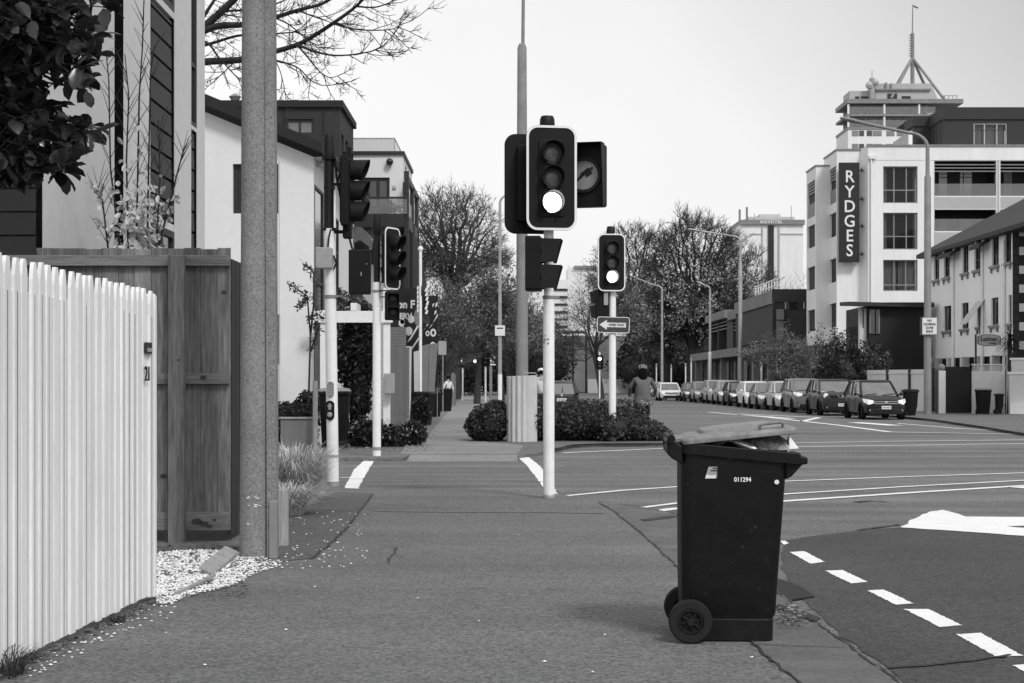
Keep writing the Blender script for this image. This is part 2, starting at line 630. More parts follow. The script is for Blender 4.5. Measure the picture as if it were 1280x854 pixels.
# kerb strip of bare concrete, flush with the tarmac
kin = [(1.37, 2), (1.30, 7.0), (1.25, 7.9), (1.225, 10), (1.21, 11.75), (1.15, 14.4), (1.05, 17.0), (.97, 17.8)]
kout = [(.99, 18.22), (1.18, 17.78), (1.48, 17.08), (1.67, 16.38), (1.70, 15), (1.70, 12), (1.705, 9), (1.745, 7), (1.765, 2)]
sheet('kerb', [V((a, b, 0)) for a, b in kin + kout], 0.004, 'kerb')
mb = MB()
ribbon(mb, [V((a, b, 0)) for a, b in kin], 0.012, 0.008, 0.014, 0.08, 5, (.2, 1.5))
ribbon(mb, [V((a, b, 0)) for a, b in kout[1:]], 0.014, 0.0085, 0.012, 0.08, 6, (.1, 1.6))
for k, (a, b) in enumerate((((1.25, 8.2), (1.7, 8.1)), ((1.2, 12.2), (1.68, 12.1)), ((1.1, 15.4), (1.6, 15.3)))):
    ribbon(mb, [V((*a, 0)), V((*b, 0))], 0.01, 0.0092, 0.01, 0.1, 20 + k)
struct('kerb_joint', mb, 'tar', fixn=False)
# older patch of footpath beside the pole, and the joints in the tarmac
patch = pxs([(348, 703), (392, 698), (410, 682), (436, 658), (466, 617.5), (418, 616), (392, 632), (350, 645)])
sheet('footpath_patch', ragged(patch, 0.2, 0.02, 2), 0.004, 'path_dark')
mb = MB()
for k, (pts, w) in enumerate((
        ([(388, 700), (412, 682), (436, 658), (466, 618)], 0.02),
        ([(362, 637), (400, 638), (447, 641)], 0.018),
        ([(470, 686), (497, 684), (484, 704)], 0.012))):
    ribbon(mb, pxs(pts), w, 0.0085, 0.012, 0.12, 30 + k)
struct('footpath_crack', mb, 'tar', fixn=False)
sheet('footpath_worn_strip', ragged(pxs([(468, 640), (760, 642), (742, 622), (490, 618)]), 0.3, 0.04, 8), 0.004, 'path')

# far corner: verge slab, path
far_edge = [(-60, 28.9), (-2.0, 28.9), (-1.9, 29.9), (.1, 29.9), (.45, 30.8), (.85, 32.8), (1.25, 34.7), (2.0, 35.45), (3.3, 35.5), (3.75, 36.2), (3.6, 37.6), (2.4, 41.5), (1.4, 46.5),
            (1.15, 52), (.95, 60), (.6, 160), (.2, 420), (-60, 420)]
mb = MB()
mb.prism(far_edge, -0.22, 0.0)
struct('far_footpath', mb, 'path', bevel=0.02)
kb = MB()
ribbon(kb, [V((a, b, 0)) for a, b in far_edge[5:16]], 0.16, 0.004, 0.0, 0.5, 3)
struct('far_kerb', kb, 'kerb', fixn=False)
sheet('concrete_path', pxs([(500, 567.8), (508, 556), (531, 555), (541, 537), (556, 520), (573, 500), (577, 496), (610, 496), (612, 500), (606, 520), (600, 540), (610, 553), (655, 557), (646, 567.8)]), 0.004, 'path_pale')
mb = MB()
for d in (38, 45, 54, 66, 82):
    ribbon(mb, [V((-2.7, d, 0)), V((-.9, d + .1, 0))], 0.05, 0.008, 0.02, 0.3, d)
struct('path_joint', mb, 'tar', fixn=False)
mb = MB()
mb.slab([(-1.9, 29.897, 0), (-1.9, 28.7, ROAD_Z + .006), (-1.9, 29.897, ROAD_Z - .05)], (2.0, 0, 0))
struct('path_ramp', mb, 'path_pale')
# right-hand footpath
right_edge = [(15.25, 420), (15.25, 68), (15.5, 64), (15.4, 58), (14.6, 50), (13.8, 43.5), (13.4, 38), (13.6, 30), (16, 26.5), (20, 25), (60, 25), (60, 420)]
mb = MB()
mb.prism(right_edge, -0.22, 0.0)
struct('opposite_footpath', mb, 'path', bevel=0.02)
kb = MB()
ribbon(kb, [V((a, b, 0)) for a, b in right_edge[:9]], 0.18, 0.004, 0.0, 0.5, 4)
struct('opposite_kerb', kb, 'kerb', fixn=False)

# road markings (all in one painted sheet layer)
Z1 = ROAD_Z + 0.004
Z2 = ROAD_Z + 0.008
mk = MB()


def mark(pts, z=Z2, seed=1, amp=0.006, step=0.12):
    mk.poly([(p.x, p.y, z) for p in ragged(pxs(pts, ROAD_Z), step, amp, seed)])


def line(pts, w, seed=1):
    ribbon(mk, pxs(pts, ROAD_Z), w * 1.15, Z2, 0.0, 0.12, seed, (.88, 1.06))


def zz(pts):
    return [(960 + a / 3.116, 580 + b / 3.116) for a, b in pts]


darkroad = zz([(60, 300), (200, 278), (350, 262), (530, 247), (750, 268), (997, 285), (1500, 300), (2200, 330), (2600, 1800), (900, 1800),
               (640, 1000), (470, 800), (290, 676), (185, 580), (100, 480), (52, 400)])
struct('resealed_road', (lambda q: (q.poly([(p.x, p.y, Z1) for p in ragged(pxs(darkroad, ROAD_Z), 0.2, 0.02, 4)]), q)[1])(MB()), 'road_dark', fixn=False)
for k, d in enumerate((
        [(85, 347), (140, 343), (222, 385), (165, 392)],
        [(222, 420), (290, 417), (388, 463), (325, 470)],
        [(387, 497), (450, 493), (567, 548), (497, 553)],
        [(530, 570), (625, 570), (755, 633), (670, 640)],
        [(732, 668), (828, 663), (992, 752), (890, 757)],
        [(952, 790), (1060, 780), (1270, 890), (1150, 905)],
        [(48, 303), (70, 303), (80, 313), (62, 318)])):
    mark(zz(d), seed=k + 40, amp=0.006, step=0.03)
mark(zz([(520, 250), (560, 222), (600, 202), (640, 188), (672, 181), (710, 188), (775, 208), (880, 209), (1150, 211), (1180, 236), (930, 246), (1100, 262), (1300, 275),
         (1290, 300), (997, 283), (750, 265)]), seed=60, amp=0.02)
mark(zz([(930, 92), (1200, 75), (1300, 90), (1280, 118)]), seed=61)
mark([(430, 611), (448, 611.5), (457, 594), (468, 576), (455, 576), (443, 587)], seed=62, amp=0.012)
mark([(645, 570), (659, 570.5), (676, 584), (690, 603), (697, 619), (684, 617.5), (670, 597), (657, 581)], seed=63, amp=0.012)
line([(425, 597.5), (438, 597.5)], 0.10, 64)
line([(697, 621.5), (780, 613.5), (848, 609), (986, 602), (1130, 596.5), (1300, 591)], 0.10, 65)
line([(784, 637.5), (848, 629.5), (985, 618), (1130, 609), (1300, 600)], 0.10, 66)
line([(818, 640), (848, 636), (983, 627), (1130, 617), (1300, 606.5)], 0.14, 67)
line([(704, 566.5), (830, 561), (1001, 559), (1140, 557), (1300, 554.5)], 0.13, 68)
line([(985, 554), (1100, 552.2), (1300, 550)], 0.13, 69)
line([(886, 515.5), (960, 522), (1050, 532), (1112, 540.3), (1300, 543.6)], 0.2, 70)
line([(922, 517.5), (1024, 522.3), (1002, 527)], 0.22, 71)
line([(924, 518.6), (990, 523.6)], 0.35, 72)
line([(1068, 528.3), (1120, 532.2)], 0.5, 73)
line([(1122, 529.6), (1200, 536), (1300, 541)], 0.14, 74)
struct('road_marking', mk, 'paint', fixn=False)
mb = MB()
ribbon(mb, pxs(zz([(470, 800), (600, 792), (760, 776), (860, 762), (950, 750)]), ROAD_Z), 0.035, Z2 + .003, 0.012, 0.08, 80)
ribbon(mb, pxs(zz([(345, 262), (430, 250), (510, 238)]), ROAD_Z), 0.05, Z2 + .003, 0.02, 0.1, 81)
ribbon(mb, pxs([(424, 599.5), (520, 600), (640, 602), (680, 603)], ROAD_Z), 0.035, Z2 + .003, 0.02, 0.4, 82)
ribbon(mb, pxs([(425, 612), (520, 613.5), (640, 615)], ROAD_Z), 0.03, Z2 + .003, 0.01, 0.4, 83)
ribbon(mb, pxs(zz([(345, 151), (400, 145), (450, 150)]), ROAD_Z), 0.1, Z2 + .003, 0.05, 0.2, 84)
ribbon(mb, pxs([(705, 583), (900, 581), (1280, 572)], ROAD_Z), 0.03, Z2 + .003, 0.05, 0.6, 85)
struct('road_seam', mb, 'tar', fixn=False)

# drain mouth in the kerb and small cover further along
dr = thing('kerb_drain', 'dark kerbside drain mouth with curved lip behind the wheelie bin', 'drain', (1.72, 9.7, 0))
mb = MB()
lip = pxs([(966, 754), (968, 723), (985, 727), (1004, 735), (1019, 746), (985, 751)], -.07)
mb.prism([(p.x - 1.72, p.y - 9.7) for p in lip], -0.11, -0.065)
mb.build('drain_lip', 'black', dr, bevel=0.008)
mb = MB()
st = pxs([(966, 760), (975, 758), (1026, 775), (1018, 779)])
mb.prism([(p.x - 1.72, p.y - 9.7) for p in st], 0.001, 0.016)
mb.build('drain_bar', 'tar', dr, bevel=0.006)
mb = MB()
mb.prism([(p.x, p.y) for p in pxs([(800, 650.3), (838, 645.5), (850, 646), (840, 648.5), (806, 652.5)])], -0.01, 0.009)
tag(mb.build('drain_slot', 'tar'), 'thin dark drain slot let into the kerb just left of the bin', 'drain slot')


# ------------------------------------------------------------------ loose stuff on the ground
def pebbles(name, spots, r0, r1, m, flat=0.55, seed=5):
    r = random.Random(seed)
    mb = MB()
    for (x, y, z) in spots:
        s = r.uniform(r0, r1)
        a = r.uniform(0, 6.28)
        pts = []
        for k in range(5):
            t = a + k * 1.2566
            q = s * r.uniform(.75, 1.2)
            pts.append((x + q * math.cos(t), y + q * math.sin(t) * .8, z + s * flat * r.uniform(.1, .5)))
        top = (x + r.uniform(-.3, .3) * s, y, z + s * flat * 1.3)
        bot = (x, y, z - s * .2)
        vs = pts + [top, bot]
        mb.add(vs, [(k, (k + 1) % 5, 5) for k in range(5)] + [((k + 1) % 5, k, 6) for k in range(5)])
    return tag(mb.build(name, m, fixn=False), kind='stuff')


def inpoly(x, y, P):
    c = False
    n = len(P)
    for i in range(n):
        a, b = P[i], P[(i + 1) % n]
        if (a[1] > y) != (b[1] > y) and x < (b[0] - a[0]) * (y - a[1]) / (b[1] - a[1]) + a[0]:
            c = not c
    return c


gpoly = [(195, 692), (250, 689), (300, 692), (345, 702), (368, 706), (335, 713), (312, 722), (300, 731), (262, 741), (232, 748), (214, 757), (195, 757)]
sheet('gravel_bed', ragged(pxs([(190, 683), (298, 683), (318, 705), (290, 722), (240, 742), (205, 756), (190, 760)]), 0.1, 0.03, 9), 0.0045, mat('gravel_dust', 0.14, 0.9, (6, 0.4), (40, 0.4)))
r = random.Random(21)
sp = []
while len(sp) < 3900:
    x, y = r.uniform(190, 372), r.uniform(688, 760)
    if not inpoly(x, y, gpoly):
        continue
    dens = 1.0 if x < 300 else max(0.18, 1 - (x - 300) / 60)
    if noise.noise(V((x * .06, y * .18, 1))) < -.28 and x > 200:
        dens *= .35
    if r.random() > dens:
        continue
    p = G(x, y)
    sp.append((p.x, p.y, 0.006 + r.uniform(0, .012)))
for k in range(100):           # strays along the path and the fence foot
    t = r.random()
    x, y = 195 - 175 * t + r.gauss(0, 12) + 14, 752 + 88 * t + r.gauss(0, 6)
    p = G(x, min(y, 852))
    if p.x > -2.36 + (p.y - 7.36) * .056 + .03:
        sp.append((p.x, p.y, 0.003))
for k in range(90):
    p = G(r.uniform(345, 460), r.uniform(640, 712))
    if p.x < -.9 - abs(r.gauss(0, .25)):
        sp.append((p.x, p.y, .006))
for k in range(12):
    p = G(r.uniform(60, 980), r.uniform(660, 850))
    if p.x > -2.1:
        sp.append((p.x, p.y, .003))
pebbles('white_gravel', sp, 0.006, 0.013, 'stone', seed=3)

# dead leaves and dirt: along the fence foot, the drain, the verge
r = random.Random(33)
lm = MB()


def flake(mb, x, y, z, s, rr):
    a = rr.uniform(0, 6.28)
    c, q = math.cos(a), math.sin(a)
    h = rr.uniform(.1, .5) * s
    mb.add([(x - c * s, y - q * s, z + h * rr.random()), (x + q * s * .5, y - c * s * .5, z), (x + c * s, y + q * s, z + h * rr.random()),
            (x - q * s * .5, y + c * s * .5, z + h)], [(0, 1, 2), (0, 2, 3)])


for k in range(900):
    t = r.random()
    y = 6.5 + 3.6 * t
    x = -2.39 + (y - 7.36) * .056 + .03 + abs(r.gauss(0, .045)) * (1.6 if r.random() < .2 else 1)
    flake(lm, x, y, 0.006 + r.uniform(0, .012), r.uniform(.008, .02), r)
for k in range(420):
    p = G(r.uniform(197, 320), 690 + abs(r.gauss(0, 4)) - 6)
    flake(lm, p.x, p.y, .012, r.uniform(.01, .02), r)
for k in range(260):
    p = G(r.uniform(238, 310), r.uniform(728, 748))
    flake(lm, p.x, p.y, .012, r.uniform(.008, .016), r)
for k in range(240):
    p = G(r.gauss(990, 14), r.gauss(772, 7))
    flake(lm, p.x, p.y, .012, r.uniform(.008, .02), r)
for k in range(120):
    p = G(r.uniform(100, 1000), r.uniform(630, 852))
    flake(lm, p.x, p.y, .006, r.uniform(.006, .012), r)
for k in range(500):
    p = G(r.uniform(400, 560), 560 - (r.uniform(0, 1) * 30) * (1 if r.random() < .7 else 0) + r.uniform(-6, 6))
    flake(lm, p.x - .3, p.y, .012, r.uniform(.02, .05), r)
tag(lm.build('leaf_litter', 'litter', fixn=False), kind='stuff')
r = random.Random(35)
lm = MB()
for k in range(110):
    p = G(r.gauss(990, 12), r.gauss(772, 6))
    flake(lm, p.x, p.y, .016, r.uniform(.01, .022), r)
for k in range(260):
    p = G(r.uniform(440, 545), r.uniform(536, 562))
    flake(lm, p.x - .5, p.y, .02, r.uniform(.03, .06), r)
tag(lm.build('pale_leaf_litter', 'leaf_pale', fixn=False), kind='stuff')


# grass tufts
def tuft(name, c, n, h, spread, m, label, cat='grass clump', seed=1, w=0.012, droop=.5, group=None):
    r = random.Random(seed)
    mb = MB()
    for k in range(n):
        a = r.uniform(0, 6.28)
        q = spread * math.sqrt(r.random()) * .35
        b = V((c[0] + q * math.cos(a), c[1] + q * math.sin(a), c[2]))
        hh = h * r.uniform(.45, 1.1)
        a2 = a + r.gauss(0, .6)
        out = spread * r.uniform(.2, 1.0)
        L, Rr = [], []
        sd = V((-math.sin(a2), math.cos(a2), 0))
        for i in range(5):
            t = i / 4
            p = b + V((math.cos(a2) * out * t ** 1.6, math.sin(a2) * out * t ** 1.6, hh * (t - droop * t ** 3 * r.uniform(.6, 1.1))))
            ww = w * (1 - t) ** .7 / 2 + .0006
            L.append(p + sd * ww)
            Rr.append(p - sd * ww)
        mb.loft([L, Rr], caps=False, closed=False)
    o = mb.build(name, m, fixn=False, off=c)
    o.location = c
    return tag(o, label, cat, group)


def GX(px, py):
    return G(px, py)


tuft('grass_clump', (-2.46, 18.0, 0), 1700, .98, .6, 'grass', 'tall straw-coloured ornamental grass, the larger clump by the push-button signal pole', seed=2)
tuft('grass_clump', (-2.3, 16.3, 0), 900, .5, .5, 'grass', 'low bleached drooping grass clump just behind the small bollard', seed=3)
tuft('grass_clump', (-3.05, 34.6, 0), 300, .9, .5, 'grass_dark', 'dark spiky grass clump beside the thin white signal pole at the far corner', seed=4, w=.02)
tuft('grass_clump', (-2.62, 34.4, 0), 240, .75, .45, 'grass_dark', 'dark spiky grass clump at the foot of the pergola post', seed=6, w=.02)
tuft('weed', (-2.32, 7.35, 0), 90, .20, .22, 'grass_dark', 'scruffy dark weed at the foot of the white fence near the corner of the photo', 'weed', seed=7, w=.006)
tuft('weed', (-2.335, 7.75, 0), 30, .12, .12, 'grass_dark', 'tiny weed growing out under the white palings', 'weed', seed=8, w=.005)
tuft('weed', (-2.22, 9.0, 0), 40, .09, .12, 'grass_dark', 'low weed in the dirt near the end post of the white fence', 'weed', seed=9, w=.006)
# ------------------------------------------------------------------ white paling fence
FA, FB = V((-2.386, 7.36, 0)), V((-2.241, 9.93, 0))
fd = (FB - FA).normalized()
fnm = V((fd.y, -fd.x, 0))
fr = thing('paling_fence', 'tall white painted paling fence carrying the house number 21', 'fence', FB)
mb = MB()
r = random.Random(4)
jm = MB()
L0, L1 = -3.4, (FB - FA).length - .035
pitch = .1125
k = 0
s = L1 - .05
while s > L0:
    htop = 1.915 + (L1 - s) * .012 + r.uniform(-.006, .006)
    w = .078 + r.uniform(-.006, .006)
    dpt = r.choice((0, 0, .006, .01)) + r.uniform(0, .003)
    zb = .03 + r.uniform(0, .015)
    prof = [(-w / 2, zb), (w / 2, zb), (w / 2, htop - .085), (w / 2 - .012, htop - .03), (w / 2 - .022, htop), (-w / 2 + .022, htop), (-w / 2 + .012, htop - .03), (-w / 2, htop - .085)]
    c = FA + fd * s + fnm * dpt
    mb.slab([c + fd * a + V((0, 0, z)) for a, z in prof], fnm * .019)
    # a cover batten beside it gives the close ribbed look
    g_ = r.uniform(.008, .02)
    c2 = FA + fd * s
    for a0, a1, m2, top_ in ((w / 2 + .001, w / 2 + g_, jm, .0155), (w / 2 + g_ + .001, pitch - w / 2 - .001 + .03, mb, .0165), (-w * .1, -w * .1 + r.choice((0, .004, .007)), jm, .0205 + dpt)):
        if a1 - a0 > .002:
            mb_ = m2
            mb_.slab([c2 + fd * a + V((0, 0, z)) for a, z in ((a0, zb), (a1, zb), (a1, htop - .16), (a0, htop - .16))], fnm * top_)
    s -= pitch
mb.build('palings', 'white_fence', fr, off=FB, bevel=.001)
jm.build('gap_shade_strips', 'gap_shade', fr, off=FB)  # gap shade between palings, painted as dark strips
mb = MB()
c = FB
mb.slab([c + fd * a + V((0, 0, z)) - fnm * .05 for a, z in ((-.035, 0.02), (.012, 0.02), (.012, 1.885), (-.035, 1.9))], fnm * .085)
mb.build('end_post', 'white_fence', fr, off=FB, bevel=.006)
for zz_ in (.35, 1.05, 1.7):
    mb = MB()
    c = FA - fnm * .04 + V((0, 0, zz_))
    mb.slab([c + fd * L0, c + fd * L1, c + fd * L1 + V((0, 0, .09)), c + fd * L0 + V((0, 0, .09))], fnm * .028)
    mb.build('rail', 'white_fence', fr, off=FB)
ang = math.atan2(fd.y, fd.x)


def onfence(px, z, out=.034):
    # point of the fence face seen at column px
    k = (px - 640) / F
    s = (FA.x - k * FA.y) / (k * fd.y - fd.x)
    return FA + fd * s + fnm * out + V((0, 0, z))


p = onfence(177.5, ZP(468, 9.6))
text('21', .13, 'ink', fr, Matrix.Translation(p - FB) @ Matrix.Rotation(ang, 4, 'Z'), 'house_number', .004, -.001, .9)
p = onfence(179, ZP(434.5, 9.62), .032)
mb = MB()
mb.box(p, (.12, .014, .068), ang)
mb.build('letter_slot', 'frame_dark', fr, off=FB)
mb = MB()
mb.box(p + fnm * .006 + V((0, 0, -.012)), (.09, .012, .022), ang)
mb.build('slot_flap', 'galv', fr, off=FB)

# ------------------------------------------------------------------ unpainted timber fence facing us
D1 = 13.57
xr = XP(288, D1)
tf = thing('timber_fence', 'weathered brown timber fence facing the street with rails and a post', 'fence', (xr, D1, 0))
mb = MB()
x = -4.6
r = random.Random(9)
while x < xr - .02:
    w = min(.138, xr - x)
    mb.b2((x, D1 + r.uniform(0, .009), .09 + r.uniform(0, .02)), (x + w + .0005, D1 + .02 + r.uniform(0, .004), 2.485 + r.uniform(-.006, .006)))
    x += .14
mb.build('palings', 'wood', tf, off=(xr, D1, 0), bevel=.003)
for zc, hh in ((2.38, .09), (1.38, .09), (.175, .155)):
    mb = MB()
    mb.b2((-4.6, D1 - .045, zc - hh / 2), (xr - .004, D1 - .003, zc + hh / 2))
    mb.build('rail', 'wood_h', tf, off=(xr, D1, 0), bevel=.004)
mb = MB()
mb.b2((XP(211, D1 - .1), D1 - .14, -.02), (XP(231, D1 - .1), D1 - .05, 2.42))
mb.build('post', 'wood', tf, off=(xr, D1, 0), bevel=.005)
mb = MB()
for (px, py, rr) in ((255, 655, .028), (246, 652, .034), (262, 658, .02), (268, 650, .014), (254, 472, .022), (223, 450, .01), (280, 365, .016), (204, 595, .022)):
    post = 211 <= px <= 231
    rail = (py > 640 or 462 < py < 480) and not post
    d = D1 - .141 if post else (D1 - .0465 if rail else D1 - .0015)
    c = W(px, py, d)
    mb.slab([c + V((rr * math.cos(t) * 1.3, 0, rr * .8 * math.sin(t))) for t in [6.283 * k / 14 for k in range(14)]], (0, -.003, 0))
mb.build('knots', 'knot', tf, off=(xr, D1, 0))
sf = thing('side_fence', 'dark stained side fence running back behind the concrete pole', 'fence', (xr + .03, D1 + .1, 0))
mb = MB()
y = D1 + .05
while y < 16.2:
    mb.b2((xr - .03, y, .05), (xr + .004 - .004 * (int(y * 10) % 2), y + .099, 2.40))
    y += .1
mb.build('palings', 'wood_dark', sf, off=(xr + .03, D1 + .1, 0))
for zc in (.5, 2.25):
    mb = MB()
    mb.b2((xr - .08, D1 + .05, zc - .04), (xr - .031, 16.2, zc + .04))
    mb.build('rail', 'wood_dark', sf, off=(xr + .03, D1 + .1, 0))

# pieces of edging board lying in the gravel
for (a, b, lab) in (((258, 721), (290, 699), 'short pale offcut of board lying tilted on the white gravel near the pole'),
                    ((216, 748), (268, 727), 'thin edging board half buried across the white gravel by the fence end')):
    A, B = G(*a), G(*b)
    dd = (B - A).normalized()
    nn = V((-dd.y, dd.x, 0))
    mb = MB()
    hwd, lift = (.05, .05) if a[0] > 240 else (.012, .0)
    mb.slab([A - nn * hwd, A + nn * hwd + V((0, 0, lift)), B + nn * hwd + V((0, 0, lift + .03)), B - nn * hwd + V((0, 0, .03))], (0, 0, .022))
    o = mb.build('edging_board', 'wood_pale', off=A, bevel=.004)
    o.location = A + V((0, 0, .004))
    tag(o, lab, 'board')
mb = MB()
A, B = G(370, 641), G(405, 619)
dd = (B - A).normalized()
nn = V((-dd.y, dd.x, 0))
mb.slab([A - nn * .02, A + nn * .02, B + nn * .02, B - nn * .02], (0, 0, .05))
o = mb.build('garden_edging', 'wood_pale', off=A, bevel=.004)
o.location = A
tag(o, 'low timber edging in front of the straw grass clump', 'edging')

# ------------------------------------------------------------------ concrete power pole, bollard
D2 = 12.33
cx = XP(322, D2)
pp = thing('power_pole', 'thick speckled concrete power pole with a conduit strip up one side', 'power pole', (cx, D2, 0))
mb = MB()
s_ = D2 / F


def pring(z, t):
    xa, xb = (299.5 - 322) * s_ + t, (336.5 - 322) * s_ - t * .4
    return [V(((xa + xb) / 2 + (xb - xa) / 2 * math.cos(q), .12 * math.sin(q), z)) for q in [6.283 * k / 28 for k in range(28)]]


mb.loft([pring(0, 0), pring(4.6, .022), pring(9.5, .045)])
mb.build('shaft', 'pole_concrete', pp, smooth=60)
mb = MB()
mb.loft([[V((a - tt, b, z)) for a, b in (((335.3 - 322) * s_, -.075), ((346.5 - 322) * s_, -.075), ((347.2 - 322) * s_, -.06), ((347.2 - 322) * s_, .07), ((335.3 - 322) * s_, .07))]
         for z, tt in ((.0, 0), (4.6, .022), (9.5, .045))])
mb.build('conduit_strip', 'pole_concrete', pp, bevel=.004)
mb = MB()
mb.b2(((333.6 - 322) * s_, -.066, .02), ((335.2 - 322) * s_, .05, 4.5))
mb.build('conduit_gap', 'tar', pp)
mb = MB()
mb.b2(((338.5 - 322) * s_, -.095, .0), ((348.5 - 322) * s_, .0, .44))
mb.build('conduit_cover', 'galv_dark', pp, bevel=.006)
r = random.Random(44)
mb = MB()
for (px0, py0, n_, w_) in ((316, 622, 26, 10), (308, 655, 20, 12), (318, 632, 10, 14)):
    for k in range(n_):
        px_, py_ = px0 + r.gauss(0, w_ * .55), py0 + r.gauss(0, 1.0)
        if not 310 < px_ < 326:
            continue
        c = W(px_, py_, D2 - .117)
        q = r.uniform(.003, .009)
        mb.slab([c + V((q * 1.8 * math.cos(t), 0, q * .5 * math.sin(t))) for t in [6.283 * k2 / 7 for k2 in range(7)]], (0, -.0012, 0))
mb.build('scrapes', 'white', pp, off=(cx, D2, 0))
mb = MB()
mb.box((0, 0, .23), (.085, .1, .48))
o = mb.build('bollard', 'wood_pale', bevel=.012)
o.location = G(354, 682)
tag(o, 'short square bollard standing against the concrete power pole', 'bollard')

# ------------------------------------------------------------------ townhouse
TX = -3.98
th = thing('townhouse', 'pale modern townhouse with dark slatted panels towering behind the timber fence', 'house', (TX, 13.56, 0))
OFF = (TX, 13.56, 0)
wl = Wall((TX, 13.56, 0), (0, 1, 0), (1, 0, 0), 7.14, 9.0)


def du(px):
    return 3.98 * F / (640 - px) - 13.56


ops = [(du(143), du(155), .2, 8.8), (du(188), du(218), 3.2, 5.62), (du(188), du(218), 5.7, 8.4), (du(188), du(218), .9, 3.12),
       (du(238.5), du(246), 4.55, 8.4), (du(238.5), du(246), .9, 4.5)]
mb = MB()
wl.face(mb, ops, .22)
mb.b2((-10, 13.58, 8.9), (TX - .002, 20.69, 9.0))
mb.b2((-10, 20.6, 0), (TX - .002, 20.7, 8.9))
mb.b2((-10, 13.56, 0), (-9.9, 20.6, 8.9))
mb.build('wall', 'plaster', th, off=OFF, fixn=False)
mb = MB()
wl.bar(mb, ops[0][0] + .01, ops[0][1] - .01, .2, 8.79, .004, .2)
mb.build('downpipe_recess', 'matte_black', th, off=OFF)
for o_ in (ops[1], ops[5]):
    mb = MB()
    z = o_[2]
    while z < o_[3] - .02:
        zt = min(z + .26, o_[3] - .01)
        a, b = o_[0] + .05, o_[1] - .05
        mb.slab([wl.p(a, z, .010), wl.p(a, zt - .03, .016), wl.p(a, zt - .03, .05), wl.p(a, z, .05)], (0, b - a, 0))
        z += .26
    pn_ = mb.build('slatted_panel', mat('slat_boards', .05, .7, (.6, .2), (8, .15)), th, off=OFF)
    mb = MB()
    wl.bar(mb, o_[0], o_[1], o_[2], o_[3], .055, .1)
    wl.bar(mb, o_[1] - .10, o_[1] - .002, o_[2], o_[3], .004, .05)
    wl.bar(mb, o_[0] + .002, o_[0] + .045, o_[2], o_[3], .004, .05)
    mb.build('panel_frame', 'matte_black', pn_, off=OFF)
wl.window(th, ops[2], OFF, .06, .08, cols=2, rows=(.25,), glass='glass')
wl.window(th, ops[3], OFF, .06, .08, cols=2, rows=(.8,), glass='glass')
wl.window(th, ops[4], OFF, .06, .05, rows=(.2, .5, .8), glass='glass')
mb = MB()
for (a, b) in ((218, 238), (246.3, 255)):
    wl.bar(mb, du(a) + .01, du(b) - .01, 0, 8.9, -.012, -.003)
mb.build('fin_wall', 'plaster', th, off=OFF)
mb = MB()
z = .0
while z < 8.8:
    mb.slab([(-9.9, 13.555, z), (-9.9, 13.53, z), (-9.9, 13.545, z + .19), (-9.9, 13.555, z + .19)], (5.87, 0, 0))
    z += .2
mb.build('end_wall', 'cladding_dark', th, off=OFF)


# ------------------------------------------------------------------ camellia, sapling
def leaf(mb, p, d, n, L, Wd, fold=.25):
    d = d.normalized()
    s = d.cross(n)
    if s.length < 1e-4:
        s = d.orthogonal()
    s.normalize()
    n = s.cross(d)
    q = lambda t, w: p + d * L * t + s * Wd * w + n * fold * Wd * abs(w) * 2.2
    pts = [p, q(.25, .38), q(.55, .5), q(.82, .36), p + d * L - n * L * .06, q(.82, -.36), q(.55, -.5), q(.25, -.38), p + d * L * .5 + n * L * .03]
    mb.add(pts, [(k, (k + 1) % 8, 8) for k in range(8)])


def rdir(r):
    while True:
        v = V((r.uniform(-1, 1), r.uniform(-1, 1), r.uniform(-1, 1)))
        if .05 < v.length < 1:
            return v.normalized()


cb = V((-3.5, 10.1, 0))
cam = thing('camellia_bush', 'dark glossy-leaved camellia overhanging the fence in the top corner', 'bush', cb)
st, lv = MB(), MB()
r = random.Random(12)
trunk = [cb, cb + V((.05, 0, 1.2)), cb + V((.12, .05, 2.2)), cb + V((.15, .0, 3.6)), cb + V((.2, 0, 4.4))]
st.tube(trunk, [.06, .05, .045, .035, .02], 8)
blobs = []
for (px, py, rad, n_) in ((15, 20, 62, 30), (50, 14, 34, 13), (10, 80, 60, 30), (40, 75, 40, 18), (8, 140, 55, 26), (40, 120, 35, 10), (12, 190, 42, 20), (45, 175, 26, 10), (95, 8, 28, 9), (128, 3, 14, 4),
                          (100, 40, 18, 6), (122, 48, 12, 3), (112, 72, 16, 5), (75, 60, 20, 5), (72, 95, 22, 5), (104, 105, 14, 5), (60, 165, 22, 7), (88, 162, 18, 7), (112, 165, 12, 4), (60, 195, 24, 9), (84, 206, 14, 5), (30, 205, 24, 9),
                          (8, 215, 14, 4), (-60, 60, 90, 40), (-70, 170, 80, 30), (0, -60, 90, 30), (80, -50, 60, 14), (-60, -120, 100, 24)):
    for k in range(n_):
        a, q = r.uniform(0, 6.28), rad * math.sqrt(r.random())
        blobs.append(W(px + q * math.cos(a), py + q * math.sin(a) * .8, r.uniform(9.6, 10.6)))
for b in blobs:
    tz_ = max(.4, min(4.3, b.z - .12))
    src = V((cb.x + .2 * tz_ / 4.4, cb.y, tz_))
    mid = src.lerp(b, .6) + V((0, 0, .12))
    st.tube([src, mid, b], [.012, .007, .003], 4, caps=False)
    ax = (b - mid).normalized()
    for k in range(r.randint(3, 5)):
        d = (rdir(r) * .9 + ax * .6 + V((0, 0, -.15))).normalized()
        leaf(lv, b + d * .008 - ax * r.uniform(0, .07), d, (V((0, 0, 1)) + rdir(r) * .7).normalized(), r.uniform(.10, .165), r.uniform(.065, .095), r.uniform(.05, .3))
